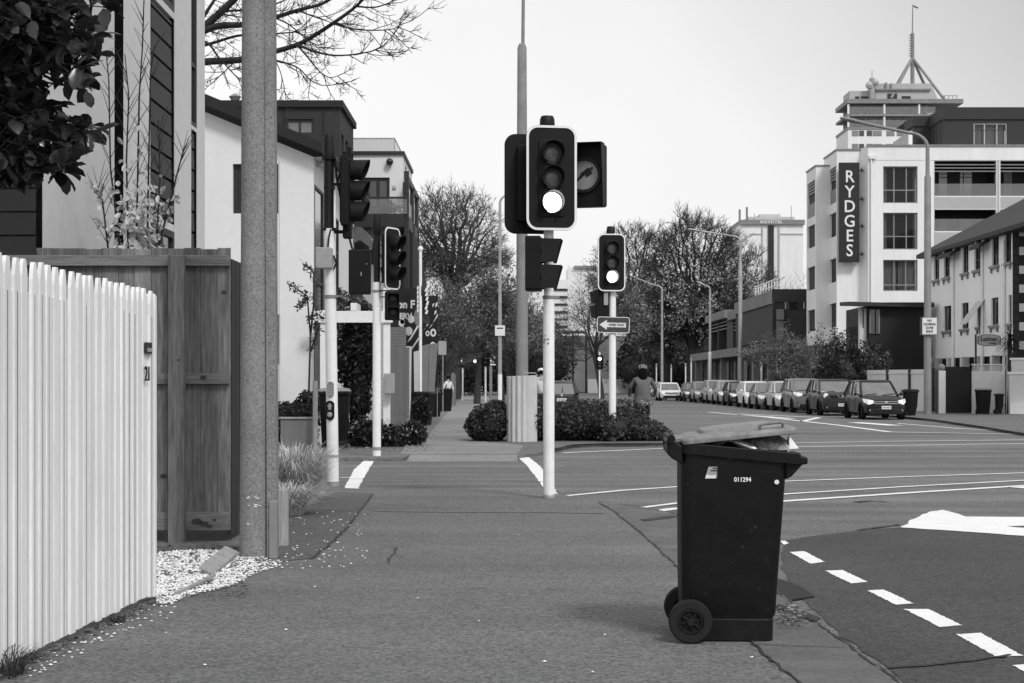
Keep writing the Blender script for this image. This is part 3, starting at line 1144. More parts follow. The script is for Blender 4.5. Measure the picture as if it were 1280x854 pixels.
for k in range(260):
    p = W(r.uniform(-120, 24), r.uniform(50, 225), r.uniform(9.75, 10.5))
    leaf(lv, p, (rdir(r) + V((0, 0, -.2))).normalized(), (V((0, 0, 1)) + rdir(r) * .7).normalized(), r.uniform(.11, .17), r.uniform(.07, .095), r.uniform(.05, .3))
st.build('trunk', 'bark_dark', cam, off=cb, fixn=False)
lv.build('crown', 'leaf_gloss', cam, off=cb, fixn=False, smooth=180)

DS = 14.35
sb = V((XP(168, DS), DS, 0))
sap = thing('sapling', 'slender bare sapling with pale lower leaves rising behind the timber fence', 'sapling', sb)
st, lv = MB(), MB()
r = random.Random(15)
for pts in ([(168, 420), (170, 310), (172, 230), (174, 120), (178, 60), (180, 0), (181, -40)], [(165, 420), (160, 300), (158, 200), (161, 120), (156, 68)], [(170, 430), (150, 310), (138, 210), (136, 100), (133, 70)],
            [(172, 430), (184, 310), (186, 200), (188, 90), (193, 58)], [(160, 430), (135, 310), (128, 250), (118, 240)], [(175, 430), (200, 300), (222, 215), (230, 185)], [(170, 430), (195, 315), (200, 220), (198, 150)]):
    P = [W(a, b, DS + r.uniform(-.15, .15)) for a, b in pts]
    P[0] = sb + V((r.uniform(-.05, .05), r.uniform(-.05, .05), 0))
    st.tube(P, [.009 * (1 - i / len(P)) + .0028 for i in range(len(P))], 5, caps=False)
    for k in range(20):
        i = r.randint(1, len(P) - 2)
        q = P[i].lerp(P[i + 1], r.random())
        d = V((r.choice((-1, 1)) * r.uniform(.3, .7), r.uniform(-.4, .4), 1)).normalized()
        L = r.uniform(.1, .34)
        st.tube([q, q + d * L * .5 + V((0, 0, .01)), q + d * L], [.004, .0032, .0015], 3, caps=False)
        if q.z < 3.0:
            for m_ in range(3):
                e = q + d * L * r.uniform(.2, 1)
                dd = (rdir(r) + V((0, 0, -.5))).normalized()
                leaf(lv, e, dd, rdir(r), r.uniform(.05, .09), r.uniform(.03, .05))
for k in range(330):
    p = W(r.gauss(174, 14), 318 - abs(r.gauss(0, 45)), DS + r.uniform(-.2, .2))
    dd = (rdir(r) + V((0, 0, -.5))).normalized()
    leaf(lv, p, dd, rdir(r), r.uniform(.05, .095), r.uniform(.03, .055))
st.build('stems', 'bark_dark', sap, off=sb, fixn=False)
lv.build('leaves', leafmat('yellowed_foliage', .6), sap, off=sb, fixn=False)
# ------------------------------------------------------------------ traffic signals
def visor(mb, r, depth, cz, n=14, y0=0.0, top_extra=.0):
    """tunnel visor open underneath, sticking out towards -Y"""
    rings = []
    for (rr, y, cut) in ((r, y0, 0), (r, y0 - depth, 1), (r - .006, y0 - depth, 1), (r - .006, y0, 0)):
        rg = []
        for k in range(n + 1):
            a = math.radians(-60 + 300 * k / n)
            low = (1 - math.sin(a)) / 2
            yy = y - (0 if not cut else 0) + (depth * .45 * low if cut else 0)
            rg.append(V((rr * math.cos(a), yy, cz + rr * math.sin(a))))
        rings.append(rg)
    mb.loft(rings, caps=False, closed=False)


def signal_head(root, Mx, lit=None, n=3, pitch=.29, lr=.105, bw=.59, bh=1.21, br=.13, box=True, board=True, border=True, vis=.2, square=False,
                depth=.16, name='signal_head', lens='lens_off', vlen=None):
    hw, hh = lr * 2 + .07, pitch * n + .03
    mb = MB()
    mb.slab([p for p in rrect(hw, hh, .03, 3, y=.0)], (0, depth, 0))
    for k in range(n):
        cz = pitch * ((n - 1) / 2 - k)
        mb.lathe([(lr + .022, 0), (lr + .022, .02), (lr + .004, .02), (lr + .004, 0)], 20, (0, -.001, cz), 'Y')
    hd = mb.build(name, 'black', root, Mx=Mx, bevel=.006)
    if board:
        bd = MB()
        bd.slab(rrect(bw, bh, br, 7, y=.022), (0, .012, 0))
        bd.build('target_board', 'black', hd, Mx=Mx)
        if border:
            bo = MB()
            bo.ring(rrect(bw - .002, bh - .002, br - .001, 7, y=.013), rrect(bw - .056, bh - .056, br - .024, 7, y=.013), (0, .008, 0))
            bo.build('board_border', 'white', hd, Mx=Mx)
    for k in range(n):
        cz = pitch * ((n - 1) / 2 - k)
        ln = MB()
        ln.lathe([(0.001, .03), (lr * .5, .026), (lr * .85, .014), (lr, 0)], 22, (0, 0, cz), 'Y')
        on = (lit == k)
        ln.build('lens', 'lens_on' if on else lens, hd, Mx=Mx, smooth=60)
        vb = MB()
        if square:
            w = lr + .012
            vl = vlen or .3
            t = .006
            for (a, b) in (((-w, cz + w), (w, cz + w)),):
                vb.slab([(-w, 0, cz + w), (w, 0, cz + w), (w, -vl, cz + w - .01), (-w, -vl, cz + w - .01)], (0, 0, -t))
            for sx in (-1, 1):
                vb.slab([(sx * w, 0, cz + w), (sx * w, -vl, cz + w - .01), (sx * w, -vl * .7, cz - w), (sx * w, 0, cz - w)], (-sx * t, 0, 0))
        else:
            visor(vb, lr + .014, vis, cz)
        vb.build('visor', 'black_soft', hd, Mx=Mx, fixn=False, smooth=50)
    return hd


def clamp(root, x, z, r, w=.10, y=0):
    mb = MB()
    mb.lathe([(r + .012, -.02), (r + .012, .02)], 16, (x, y, z))
    mb.box((x + w * .55, y, z + .005), (w, .03, .03))
    mb.box((x - w * .35, y, z - .01), (w * .5, .03, .02))
    mb.build('clamp', 'galv_dark', root, bevel=.003)


# ---- the main signal in the middle
DM = 18.6
s = DM / F
root = thing('traffic_signal', 'tall white signal pole nearest the bin, with several dark heads and one glowing lamp', 'traffic signal', (XP(686, DM), DM, 0))


def lx(px):
    return (px - 686) * s


def lz(py):
    return CH + (HZ - py) * s


mb = MB()
mb.tube([(0, 0, -.0), (0, 0, lz(372))], [.066, .066], 20)
mb.tube([(0.0, 0, lz(372)), (0, 0, lz(165))], [.057, .057], 20)
mb.build('pole', 'white_metal', root, smooth=50)
mb = MB()
mb.lathe([(.068, 0), (.075, .03), (.066, .05)], 20, (0, 0, 0))
mb.build('base_collar', 'galv', root, smooth=40)
mb = MB()
for k in range(9):
    a = RD.uniform(-2.7, -1.7)
    z = lz(RD.gauss(428, 4))
    mb.box((.0655 * math.cos(a), .0655 * math.sin(a), z), (RD.uniform(.006, .022), .004, RD.uniform(.008, .03)), a + 1.57, Mx=Matrix.Rotation(a + 1.57, 3, 'Z') @ Matrix.Rotation(RD.uniform(-1, 1), 3, 'Y'))
mb.build('paint_chips', 'galv_dark', root)
mb = MB()
mb.lathe([(.085, 0), (.09, .02), (.085, .10), (.07, .135), (.0, .145)], 18, (lx(684), 0, lz(160)))
mb.lathe([(.065, -.1), (.065, 0)], 18, (lx(684), 0, lz(160)))
mb.build('pole_cap', 'black_soft', root, smooth=40)
signal_head(root, TR(lx(689.5), -.17, lz(224.5), math.radians(8)), lit=2, pitch=.285, lr=.118, vis=.17)
signal_head(root, TR(lx(661.5), .2, lz(228), math.radians(-172)), pitch=.285, lr=.118, bh=1.17)
# the wide head with the big dim arrow disc
mb = MB()
hx, hzv = lx(732), lz(217.5)
mb.slab(rrect(.46, .735, .03, 3, y=0), (0, .16, 0))
ah = mb.build('arrow_head', 'black', root, Mx=TR(hx, .12, hzv, math.radians(-14)), bevel=.008)
mb = MB()
mb.lathe([(.208, 0), (.208, .035), (.172, .035), (.172, 0)], 28, (-.015, 0, 0), 'Y')
for sx in (-1, 1):
    mb.slab([(sx * .23, 0, .367), (sx * .23, -.20, .36), (sx * .23, -.07, -.367), (sx * .23, 0, -.367)], (-sx * .008, 0, 0))
mb.slab([(-.23, 0, .367), (.23, 0, .367), (.23, -.20, .36), (-.23, -.20, .36)], (0, 0, -.008))
mb.build('hood', 'black_soft', ah, Mx=TR(hx, .12, hzv, math.radians(-14)))
mb = MB()
mb.lathe([(.175, -.002), (.175, -.012), (0.0, -.02)], 28, (-.015, 0, 0), 'Y')
mb.v = [(a, -abs(b), c) for a, b, c in mb.v]
mb.build('lens', 'lens_grey', ah, Mx=TR(hx, .12, hzv, math.radians(-14)), smooth=40)
mb = MB()
A = Matrix.Rotation(math.radians(-38), 4, 'Y')


def arr(pts):
    return [V((-.015, -.026, 0)) + (A @ V((a, 0, b))) for a, b in pts]


mb.slab(arr([(-.16, -.008), (.02, -.008), (.02, -.045), (.10, -.045), (.10, -.01), (.14, -.01), (.14, .012), (.1, .012), (.1, .035), (-.02, .035), (-.02, .014), (-.16, .014)]), (0, -.006, 0))
mb.build('arrow', 'black_soft', ah, Mx=TR(hx, .12, hzv, math.radians(-14)))
# the lower pair of lamps faces across the street
signal_head(root, TR(lx(676), -.13, lz(331), math.radians(84)), n=2, pitch=.30, lr=.125, board=False, square=True, vlen=.245, depth=.17, name='pedestrian_head')
clamp(root, 0, lz(372), .06, .12)
clamp(root, 0, lz(303), .058, .14)
mb = MB()
mb.tube([(lx(668), .05, lz(300)), (lx(663), .06, lz(312)), (lx(661), .05, lz(340)), (lx(664), .04, lz(350))], .012, 6)
mb.tube([(lx(664), .1, lz(165)), (lx(654), .12, lz(200)), (lx(655), .12, lz(240)), (lx(660), .1, lz(285))], .012, 6)
mb.build('cable', 'black_soft', root)

# ---- the signal on the other side of the side street, one way sign
DF = 36.9
s = DF / F
root = thing('traffic_signal', 'white signal pole rising out of the hedge with a one way sign and lit lamp', 'traffic signal', (XP(765.5, DF), DF, 0))


def fx(px):
    return (px - 765.5) * s


def fz(py):
    return CH + (HZ - py) * s


mb = MB()
mb.tube([(0, 0, 0), (0, 0, fz(292))], [.085, .08], 16)
mb.build('pole', 'white_metal', root, smooth=50)
mb = MB()
mb.lathe([(.10, 0), (.105, .03), (.095, .14), (.08, .18), (0, .19)], 14, (fx(763.5), 0, fz(293)))
mb.build('pole_cap', 'black_soft', root, smooth=40)
signal_head(root, TR(fx(764), -.2, fz(329), math.radians(8)), lit=2, pitch=.33, lr=.135, bw=.645, bh=1.32, br=.14, vis=.18)
signal_head(root, TR(fx(752), .22, fz(380), math.radians(205)), n=2, pitch=.33, lr=.13, board=False, square=True)
mb = MB()
mb.box((fx(757), -.1, fz(374)), (.1, .1, .3))
mb.build('control_box', 'galv', root, bevel=.01)
mb = MB()
mb.box((fx(754), .0, fz(378)), (.24, .2, .75))
mb.build('lamp_back', 'black', root, bevel=.01)
mb = MB()
mb.slab(rrect(.75, .37, .05, 4, y=-.11), (0, .012, 0))
sg = mb.build('one_way_sign', 'sign_dark', root, Mx=TR(fx(766.3), 0, fz(406.5), math.radians(0)))
SM = TR(fx(766.3), 0, fz(406.5)) @ Matrix.Rotation(math.radians(1.5), 4, 'Y')
mb = MB()
mb.ring(rrect(.75, .37, .05, 4, y=-.114), rrect(.72, .34, .04, 4, y=-.114), (0, .004, 0))
mb.slab([V((a, -.114, b)) for a, b in ((-.32, 0), (-.15, .115), (-.15, .052), (.29, .052), (.29, -.052), (-.15, -.052), (-.15, -.115))], (0, .003, 0))
mb.build('arrow', 'sign_white', sg, Mx=SM)
text('ONE WAY', .078, 'ink', sg, SM @ TR(.075, -.117, 0), 'lettering', .002, .002)

# ---- pole with push button at the near corner
DA = 20.8
s = DA / F
root = thing('traffic_signal', 'white signal pole with a round push button, beside the straw grass clump', 'traffic signal', (XP(416.5, DA), DA, 0))


def ax(px):
    return (px - 416.5) * s


def az(py):
    return CH + (HZ - py) * s


TOPX = ax(411.8)


def pxat(py):
    return TOPX * (608 - py) / (608 - 290)


mb = MB()
mb.tube([(0, 0, 0), (TOPX, 0, az(286))], [.076, .074], 18)
mb.build('pole', 'white_metal', root, smooth=50)
mb = MB()
mb.lathe([(.078, 0), (.084, .06), (.078, .065)], 18)
mb.lathe([(.082, .38), (.082, .41)], 18)
mb.build('base_collar', 'galv', root)
mb = MB()
x_ = ax(411)
mb.lathe([(.065, az(288)), (.065, az(200))], 16, (x_, 0, 0))
mb.lathe([(.092, az(200)), (.097, az(196))], 16, (x_, 0, 0))
mb.lathe([(.078, az(196)), (.078, az(174)), (.068, az(169)), (0, az(168))], 16, (x_, 0, 0))
for (py, w) in ((287, .13), (197, .12), (235, .1)):
    mb.box((x_ + .01, 0, az(py)), (w * 1.4, w, .035))
mb.build('terminal_tube', 'black_soft', root, smooth=35)
mb = MB()
mb.slab(rrect(.215, .27, .02, 3, y=-.17), (0, .14, 0))
cb_ = mb.build('control_box', 'galv', root, Mx=TR(ax(406.5), 0, az(323.5)), bevel=.012)
mb = MB()
mb.tube([(ax(414), -.06, az(287)), (ax(412), -.12, az(300)), (ax(411), -.1, az(311))], .012, 6)
mb.tube([(ax(418), .02, az(200)), (ax(421), .03, az(225)), (ax(430), 0, az(270)), (ax(440), -.02, az(310)), (ax(447), -.03, az(322))], .014, 6)
mb.tube([(ax(426), .02, az(208)), (ax(422), .02, az(228)), (ax(417), .02, az(232))], .012, 6)
mb.tube([(ax(418), -.08, az(320)), (ax(421), -.08, az(330)), (ax(418), -.08, az(337))], .012, 6)
mb.build('cable', 'black_soft', root)
# three-lamp head seen from its side
signal_head(root, TR(ax(440), -.0, az(239), math.radians(83)), pitch=.27, lr=.122, bw=.30, bh=1.02, br=.05, border=False, vis=.235, depth=.13)
mb = MB()
mb.b2((ax(427.5), -.2, az(283)), (ax(437), .22, az(196)))
mb.b2((ax(429), -.08, az(298)), (ax(440), .12, az(190)))
mb.b2((ax(434), -.05, az(200)), (ax(440), .12, az(184)))
mb.build('head_casing', 'black', root, bevel=.012)
mb = MB()
mb.b2((ax(416), -.03, az(232)), (ax(430), .03, az(229)))
mb.b2((ax(416), -.03, az(292)), (ax(432), .03, az(288)))
mb.build('bracket', 'black', root)
# pedestrian lamp seen from the back
mb = MB()
mb.slab(rrect(.285, .575, .02, 3, y=-.12), (0, .2, 0))
pd = mb.build('pedestrian_head', 'black', root, Mx=TR(ax(450), 0, az(340.5), .05), bevel=.012)
mb = MB()
mb.box((.02, -.123, -.03), (.012, .004, .05))
mb.box((.09, -.123, .1), (.02, .004, .008))
mb.build('scuff', 'galv', pd, Mx=TR(ax(450), 0, az(340.5), .05))
mb = MB()
mb.b2((ax(412), .05, az(371)), (ax(446), .08, az(369.5)))
mb.b2((ax(440), .0, az(371)), (ax(443), .08, az(366)))
mb.build('bracket', 'galv_dark', root)
clamp(root, pxat(371), az(371), .075, .1)
mb = MB()
mb.slab(rrect(.115, .255, .055, 6, y=-.095), (0, .03, 0))
bt = mb.build('push_button', 'black_soft', root, Mx=TR(pxat(513) - .01, 0, az(513), -.1), bevel=.006)
BMx = TR(pxat(513) - .01, 0, az(513), -.1)
mb = MB()
mb.slab([V((a, -.098, b)) for a, b in ((-.018, .01), (-.018, .055), (-.036, .05), (0, .1), (.036, .05), (.018, .055), (.018, .01))], (0, .004, 0))
mb.lathe([(.033, .085), (.033, .103), (.02, .108), (0, .108)], 16, (0, 0, -.055), 'Y')
mb.build('arrow_and_button', 'galv', bt, Mx=BMx)
mb = MB()
mb.slab(rrect(.085, .205, .042, 6, y=-.088), (0, .02, 0))
pl = mb.build('instruction_plate', 'galv_dark', root, Mx=TR(pxat(487), 0, az(487), -.1))
mb = MB()
for k in range(4):
    mb.b2((-.028, -.0905, -.07 + k * .035), (.0, -.088, -.05 + k * .035))
    mb.b2((.006, -.0905, -.07 + k * .035), (.03, -.088, -.05 + k * .035))
mb.build('plate_print', 'galv', pl, Mx=TR(pxat(487), 0, az(487), -.1))

# ---- thinner signal at the far corner of the side street
DB = 29.4
s = DB / F
root = thing('traffic_signal', 'thin white signal pole in front of the pergola, its lamps facing the side street', 'traffic signal', (XP(471, DB), DB, 0))


def bx(px):
    return (px - 471) * s


def bz(py):
    return CH + (HZ - py) * s


mb = MB()
mb.tube([(0, 0, 0), (0, 0, bz(353))], [.077, .074], 16)
mb.build('pole', 'white_metal', root, smooth=50)
mb = MB()
mb.lathe([(.079, .10), (.084, .16), (.079, .165)], 16)
mb.build('base_collar', 'galv', root)
mb = MB()
mb.lathe([(.06, bz(356)), (.06, bz(293))], 14)
mb.lathe([(.075, bz(293)), (.09, bz(290)), (.09, bz(272)), (.08, bz(268)), (0, bz(268))], 14)
mb.build('terminal_tube', 'black_soft', root, smooth=35)
hm = TR(bx(492), -.05, bz(323.5), math.radians(62))
signal_head(root, hm, pitch=.285, lr=.118, bw=.52, bh=1.14, br=.12, vis=.24)
mb = MB()
mb.slab(rrect(.25, .51, .02, 3, y=-.1), (0, .16, 0))
pb = MB()
signal_head(root, TR(bx(491.5), -.12, bz(382.5), math.radians(12)), n=2, pitch=.25, lr=.095, board=False, square=True, vlen=.1, name='pedestrian_head', lens='black_soft')
mb = MB()
mb.b2((bx(471), -.02, bz(354)), (bx(492), .03, bz(352)))
mb.b2((bx(471), -.02, bz(364)), (bx(492), .03, bz(362.5)))
mb.b2((bx(471), -.02, bz(372)), (bx(486), .03, bz(370.5)))
mb.build('bracket', 'galv_dark', root)
mb = MB()
mb.tube([(bx(467), .03, bz(300)), (bx(465), .03, bz(320)), (bx(468), .03, bz(334)), (bx(476), .02, bz(336)), (bx(482), 0, bz(325)), (bx(483), 0, bz(305))], .014, 5)
mb.tube([(bx(476), .02, bz(336)), (bx(480), .02, bz(352))], .014, 5)
mb.build('cable', 'black_soft', root)
clamp(root, 0, bz(364), .077, .1)


# ---- small signals far down the street
def far_signal(px, D, ptop, pbot, lit, label, side=None, sz=1.0):
    x = XP(px, D)
    r_ = thing('traffic_signal', label, 'traffic signal', (x, D, 0), 0, 'signals at the next crossing')
    mb = MB()
    mb.tube([(0, 0, 0), (0, 0, ZP(ptop, D))], .065, 8)
    mb.build('pole', 'white_metal', r_, smooth=50)
    zc = ZP(pbot, D)
    signal_head(r_, TR(.0, -.14, zc), lit=lit, n=3, pitch=.28, lr=.14 if lit is not None else .11, bw=.62, bh=1.15, vis=.12, border=False)
    if side:
        signal_head(r_, TR(side, .0, zc - .1), lit=1 if side > 0 else None, n=3, pitch=.28, lr=.11, board=False, vis=.1)
    return r_


far_signal(578.5, 118, 445, 450, 1, 'small distant signal with a glowing lamp at the end of the left footpath', .9)
far_signal(607, 112, 440, 448, None, 'small distant unlit signal beside the square grey sign', -1.5)
far_signal(749.5, 130, 440, 453, 0, 'small distant signal with its top lamp lit against the pale building')


# ------------------------------------------------------------------ street lamps and poles
def street_lamp(px, D, label, ptop, arm, pstep=None, r0=.13, r1=.075, base_white=None, m='galv', head=True, zb=0.0, curve=.5, nm='street_lamp'):
    x = XP(px, D)
    t = thing(nm, label, 'street lamp', (x, D, zb), 0, 'street lamps along the road')
    o = V((x, D, zb))
    zt = ZP(ptop, D) - zb
    mb = MB()
    if pstep:
        zs = ZP(pstep, D) - zb
        mb.tube([(0, 0, 0), (0, 0, zs), (0, 0, zs + .12), (0, 0, zt - curve)], [r0, r0 * .85, r1, r1 * .9], 10)
    else:
        mb.tube([(0, 0, 0), (0, 0, zt - curve)], [r0, r1], 10)
    mb.build('pole', m, t, smooth=50)
    if arm:
        pts = [V((0, 0, zt - curve))]
        e = W(arm[0], arm[1], D) - o
        sg = 1 if e.x > 0 else -1
        for k in range(1, 7):
            a = math.radians(90 * k / 6)
            pts.append(V((sg * curve * (1 - math.cos(a)), 0, zt - curve + curve * math.sin(a) * .85)))
        pts.append(e)
        mb = MB()
        mb.tube(pts, [r1 * .9] * 3 + [r1 * .75] * (len(pts) - 3), 8)
        mb.build('arm', m, t, smooth=60)
        if head:
            d = (e - pts[-2]).normalized()
            mb = MB()
            rings = []
            for (u, w, h) in ((-.15, .05, .05), (.0, .13, .08), (.35, .17, .1), (.75, .12, .07), (.85, .03, .03)):
                c = e + d * (u - .3)
                rings.append([c + V((0, w * math.cos(q), h * math.sin(q))) for q in [6.283 * i / 10 for i in range(10)]])
            mb.loft(rings)
            mb.build('lamp_head', m, t, smooth=50)
    if base_white:
        mb = MB()
        mb.tube([(0, 0, 0), (0, 0, ZP(base_white, D) - zb)], r0 * 1.04, 12)
        mb.build('painted_base', 'white_metal', t, smooth=50)
    return t


L1 = street_lamp(1159.5, 67, 'tall grey lamp post beside the nearest parked car, carrying the cruising zone sign', 163, (1066, 151), 222, .165, .09, m='galv_dark', curve=.75)
mb = MB()
mb.box((0, 0, ZP(408, 67)), (.66, .05, .73))
sg = mb.build('zone_sign', 'galv', L1, Mx=TR(0, -.2, 0))
mb = MB()
mb.box((0.02, -.03, ZP(408, 67)), (.6, .012, .66))
mb.build('sign_face', 'sign_white', sg, Mx=TR(0, -.2, 0))
for k, w_ in enumerate(('NO', 'CRUISING', 'ZONE', 'ENDS')):
    text(w_, .135, 'ink', sg, TR(.02, -.24, ZP(408, 67) + .225 - k * .15), 'lettering', .003, .004, .85)
mb = MB()
mb.box((-.33, -.2, ZP(408, 67)), (.04, .2, .76))
mb.build('sign_edge', 'frame_dark', sg)
street_lamp(925.5, 112, 'tall grey lamp post in front of the brown low building', 294, (869, 288), 330, .16, .085, curve=.5)
street_lamp(827.5, 165, 'slim lamp post in front of the big dark trees, arm reaching left', 356, (793, 347), None, .15, .1, curve=.6)
street_lamp(887.5, 124, 'shorter lamp post with a hooked top and white painted foot', 357, (878, 355.5), None, .12, .08, base_white=440, curve=.3)
L5 = street_lamp(625, 90, 'pale lamp post with a small square sign and white foot, behind the left hedge', 241, (650, 238), None, .115, .075, base_white=468, curve=.6)
mb = MB()
mb.box((0, -.17, ZP(413.5, 90)), (.56, .02, .58))
s5 = mb.build('plate', 'sign_white', L5, bevel=.01)
mb = MB()
mb.box((0, -.185, ZP(410.5, 90)), (.36, .008, .06))
mb.build('plate_print', 'ink', s5)
L6 = street_lamp(613.5, 135, 'thin distant lamp post carrying a larger grey sign, left of the pale lamp post', 331, (626, 329), None, .13, .08, curve=.7, m='galv_dark')
mb = MB()
mb.box((0, -.15, ZP(450, 135)), (.82, .02, .92))
s6 = mb.build('plate', 'sign_white', L6, bevel=.01)
mb = MB()
for k in range(5):
    mb.box((0, -.163, ZP(450, 135) + .3 - k * .15), (.55 - .1 * (k % 2), .006, .05))
mb.build('plate_print', 'galv_dark', s6)

# big utility pole behind the corrugated guard
DU = 36.6
up = thing('utility_pole', 'tall tapering grey utility pole standing inside the corrugated guard', 'utility pole', (XP(652.5, DU), DU, 0))
mb = MB()
mb.tube([(0, 0, 0), (0, 0, ZP(60, DU)), (0, 0, ZP(55, DU))], [.15, .105, .07], 14)
mb.build('shaft', 'pole_concrete', up, smooth=40)
mb = MB()
mb.tube([(0.02, 0, ZP(56, DU)), (.04, 0, ZP(-60, DU))], [.04, .035], 8)
mb.build('spigot', 'galv_dark', up, smooth=40)
gd = thing('corrugated_guard', 'pale corrugated iron guard wrapped round the foot of the utility pole', 'pole guard', (XP(652.5, DU), DU - .05, 0))
mb = MB()
for (r_, nm_) in ((.33, 0),):
    ring0, ring1, ring2, ring3 = [], [], [], []
    N = 120
    for k in range(N):
        a = 2 * math.pi * k / N
        rr = .33 + .022 * math.sin(a * 16)
        tilt = .03 * math.cos(a)
        ring0.append(V((rr * math.cos(a), rr * math.sin(a), 0)))
        ring1.append(V((rr * math.cos(a), rr * math.sin(a), 1.5 + tilt * .4)))
        ring2.append(V(((rr - .012) * math.cos(a), (rr - .012) * math.sin(a), 1.5 + tilt * .4)))
        ring3.append(V(((rr - .012) * math.cos(a), (rr - .012) * math.sin(a), 0)))
    mb.loft([ring0, ring1, ring2, ring3], caps=False)
mb.build('corrugated_sheet', mat('corrugated_paint', .52, .5, (2, .12), (14, .1), stretch=(1, 1, .4)), gd, smooth=60)
mb = MB()
mb.tube([(.0, -.3, 1.5), (.05, -.3, 1.56), (.3, -.15, 1.56), (.36, -.1, 1.5)], .014, 6)
mb.build('wire_rim', 'galv', gd)


def pole_marker(px, D, py0, py1, lab):
    o = thing('marker_post', lab, 'post', (XP(px, D), D, 0), 0, 'white marker posts by the far kerb')
    mb = MB()
    mb.tube([(0, 0, 0), (0, 0, ZP(py0, D))], .055, 8)
    mb.build('shaft', 'white_metal', o)
    mb = MB()
    mb.lathe([(.07, 0), (.07, .25)], 8, (0, 0, ZP(py0, D) - .3))
    mb.build('band', 'galv', o)


pole_marker(857, 128, 454, 500, 'short white post right of the oncoming white car, straight and thicker')
pole_marker(864, 131, 448, 500, 'slender white post just left of the row of parked cars')
pole_marker(839, 150, 456, 500, 'white post behind the roof of the oncoming white car')
pole_marker(820.5, 150, 455, 500, 'white post directly right of the cyclist, near the slim lamp post')
# ------------------------------------------------------------------ wheelie bins
def wheel_mesh(root, c, r, w, hub=True):
    mb = MB()
    prof = [(r * .62, -w / 2), (r * .93, -w / 2), (r, -w * .3), (r, w * .3), (r * .93, w / 2), (r * .62, w / 2), (r * .6, w * .25), (r * .6, -w * .25)]
    mb.lathe(prof + [prof[0]], 28, c, 'Y')
    wh = mb.build('wheel', 'rubber', root, smooth=45, bevel=None)
    if hub:
        mb = MB()
        for sg in (-1, 1):
            mb.lathe([(r * .62, sg * w * .12), (r * .62, sg * w * .34), (r * .5, sg * w * .4), (r * .46, sg * w * .12)], 24, c, 'Y')
        mb.lathe([(r * .17, -w * .55), (r * .17, w * .55)], 14, c, 'Y')
        mb.lathe([(r * .6, -w * .08), (r * .6, w * .08)], 24, c, 'Y')
        for k in range(8):
            a = 2 * math.pi * k / 8 + .2
            d = V((math.cos(a), 0, math.sin(a)))
            mb.box(V(c) + d * r * .34, (r * .5, w * .6, r * .055), Mx=Matrix.Rotation(-a, 3, 'Y'))
        mb.build('hub', 'black_soft', wh, bevel=.002)
    return wh


def bin_body(root, Lb, Lt, Wb, Wt, z0, z1, rake=.03, m='bin', detail=True):
    """hollow tapered body; x = front/back, back (wheels) at -x"""
    def ring(L, Wd, z, cx, r, t=0):
        return [V((p.x + cx, p.z, z)) for p in rrect(L - 2 * t, Wd - 2 * t, max(.012, r - t), 4)]
    rings = []
    for t in (0, .15, .5, .85, 1):
        rings.append(ring(Lb + (Lt - Lb) * t, Wb + (Wt - Wb) * t, z0 + (z1 - z0) * t, rake * t, .05))
    inner = [ring(Lt, Wt, z1, rake, .05, .02), ring(Lb, Wb, z0 + .25, 0, .05, .03)]
    mb = MB()
    mb.loft(rings + inner)
    return mb.build('body', m, root, smooth=45)


# ---- the hero bin
DBIN = 8.27
sB = DBIN / F
rz = math.radians(-3.0)
cxb = XP(920.5, DBIN)
wb = thing('wheelie_bin', 'overfull black wheelie bin in front with its lid propped open by rubbish', 'wheelie bin', (cxb, DBIN + .28, 0), rz)
WB, WT = .46, .555


def hx_(px):
    return (px - 913) * sB


mb = MB()


def bring(x0, x1, wd, z, r, t=0, zs=0.0):
    L, cx = x1 - x0, (x0 + x1) / 2
    return [V((p.x + cx, p.z, z + zs * ((p.x) / L))) for p in rrect(L - 2 * t, wd - 2 * t, max(.012, r - t), 5)]


xs = [(-.20, .205, .45, 0.0), (-.205, .207, .452, .05), (-.21, .212, .456, .118), (-.262, .226, .47, .145), (-.265, .235, .486, .3), (-.266, .255, .515, .6), (-.266, .278, .548, .93), (-.268, .285, .556, 1.0)]
rings = [bring(a, b, w, z, .055) for a, b, w, z in xs]
inner = [bring(-.268, .285, .556, 1.0, .055, .018), bring(-.26, .24, .49, .35, .055, .02)]
mb.loft(rings + inner)
body = mb.build('body', 'bin', wb, smooth=40, bevel=.006)
# base skirt, two steps of rim, front lip, rear handle hood
mb = MB()
mb.loft([bring(-.205, .212, .462, 0.004, .05), bring(-.208, .214, .464, .118, .05), bring(-.206, .212, .45, .122, .05)])
mb.build('base_skirt', 'bin', wb, smooth=40, bevel=.004)
mb = MB()
sl = -.058


def rim(x0, x1, wd, z0, z1, t):
    ro0 = bring(x0, x1, wd, z0, .06, 0, sl)
    ro1 = bring(x0, x1, wd, z1, .06, 0, sl)
    ri1 = bring(x0, x1, wd, z1, .06, t, sl)
    ri0 = bring(x0, x1, wd, z0, .06, t, sl)
    mb.loft([ro0, ro1, ri1, ri0, ro0], caps=False)


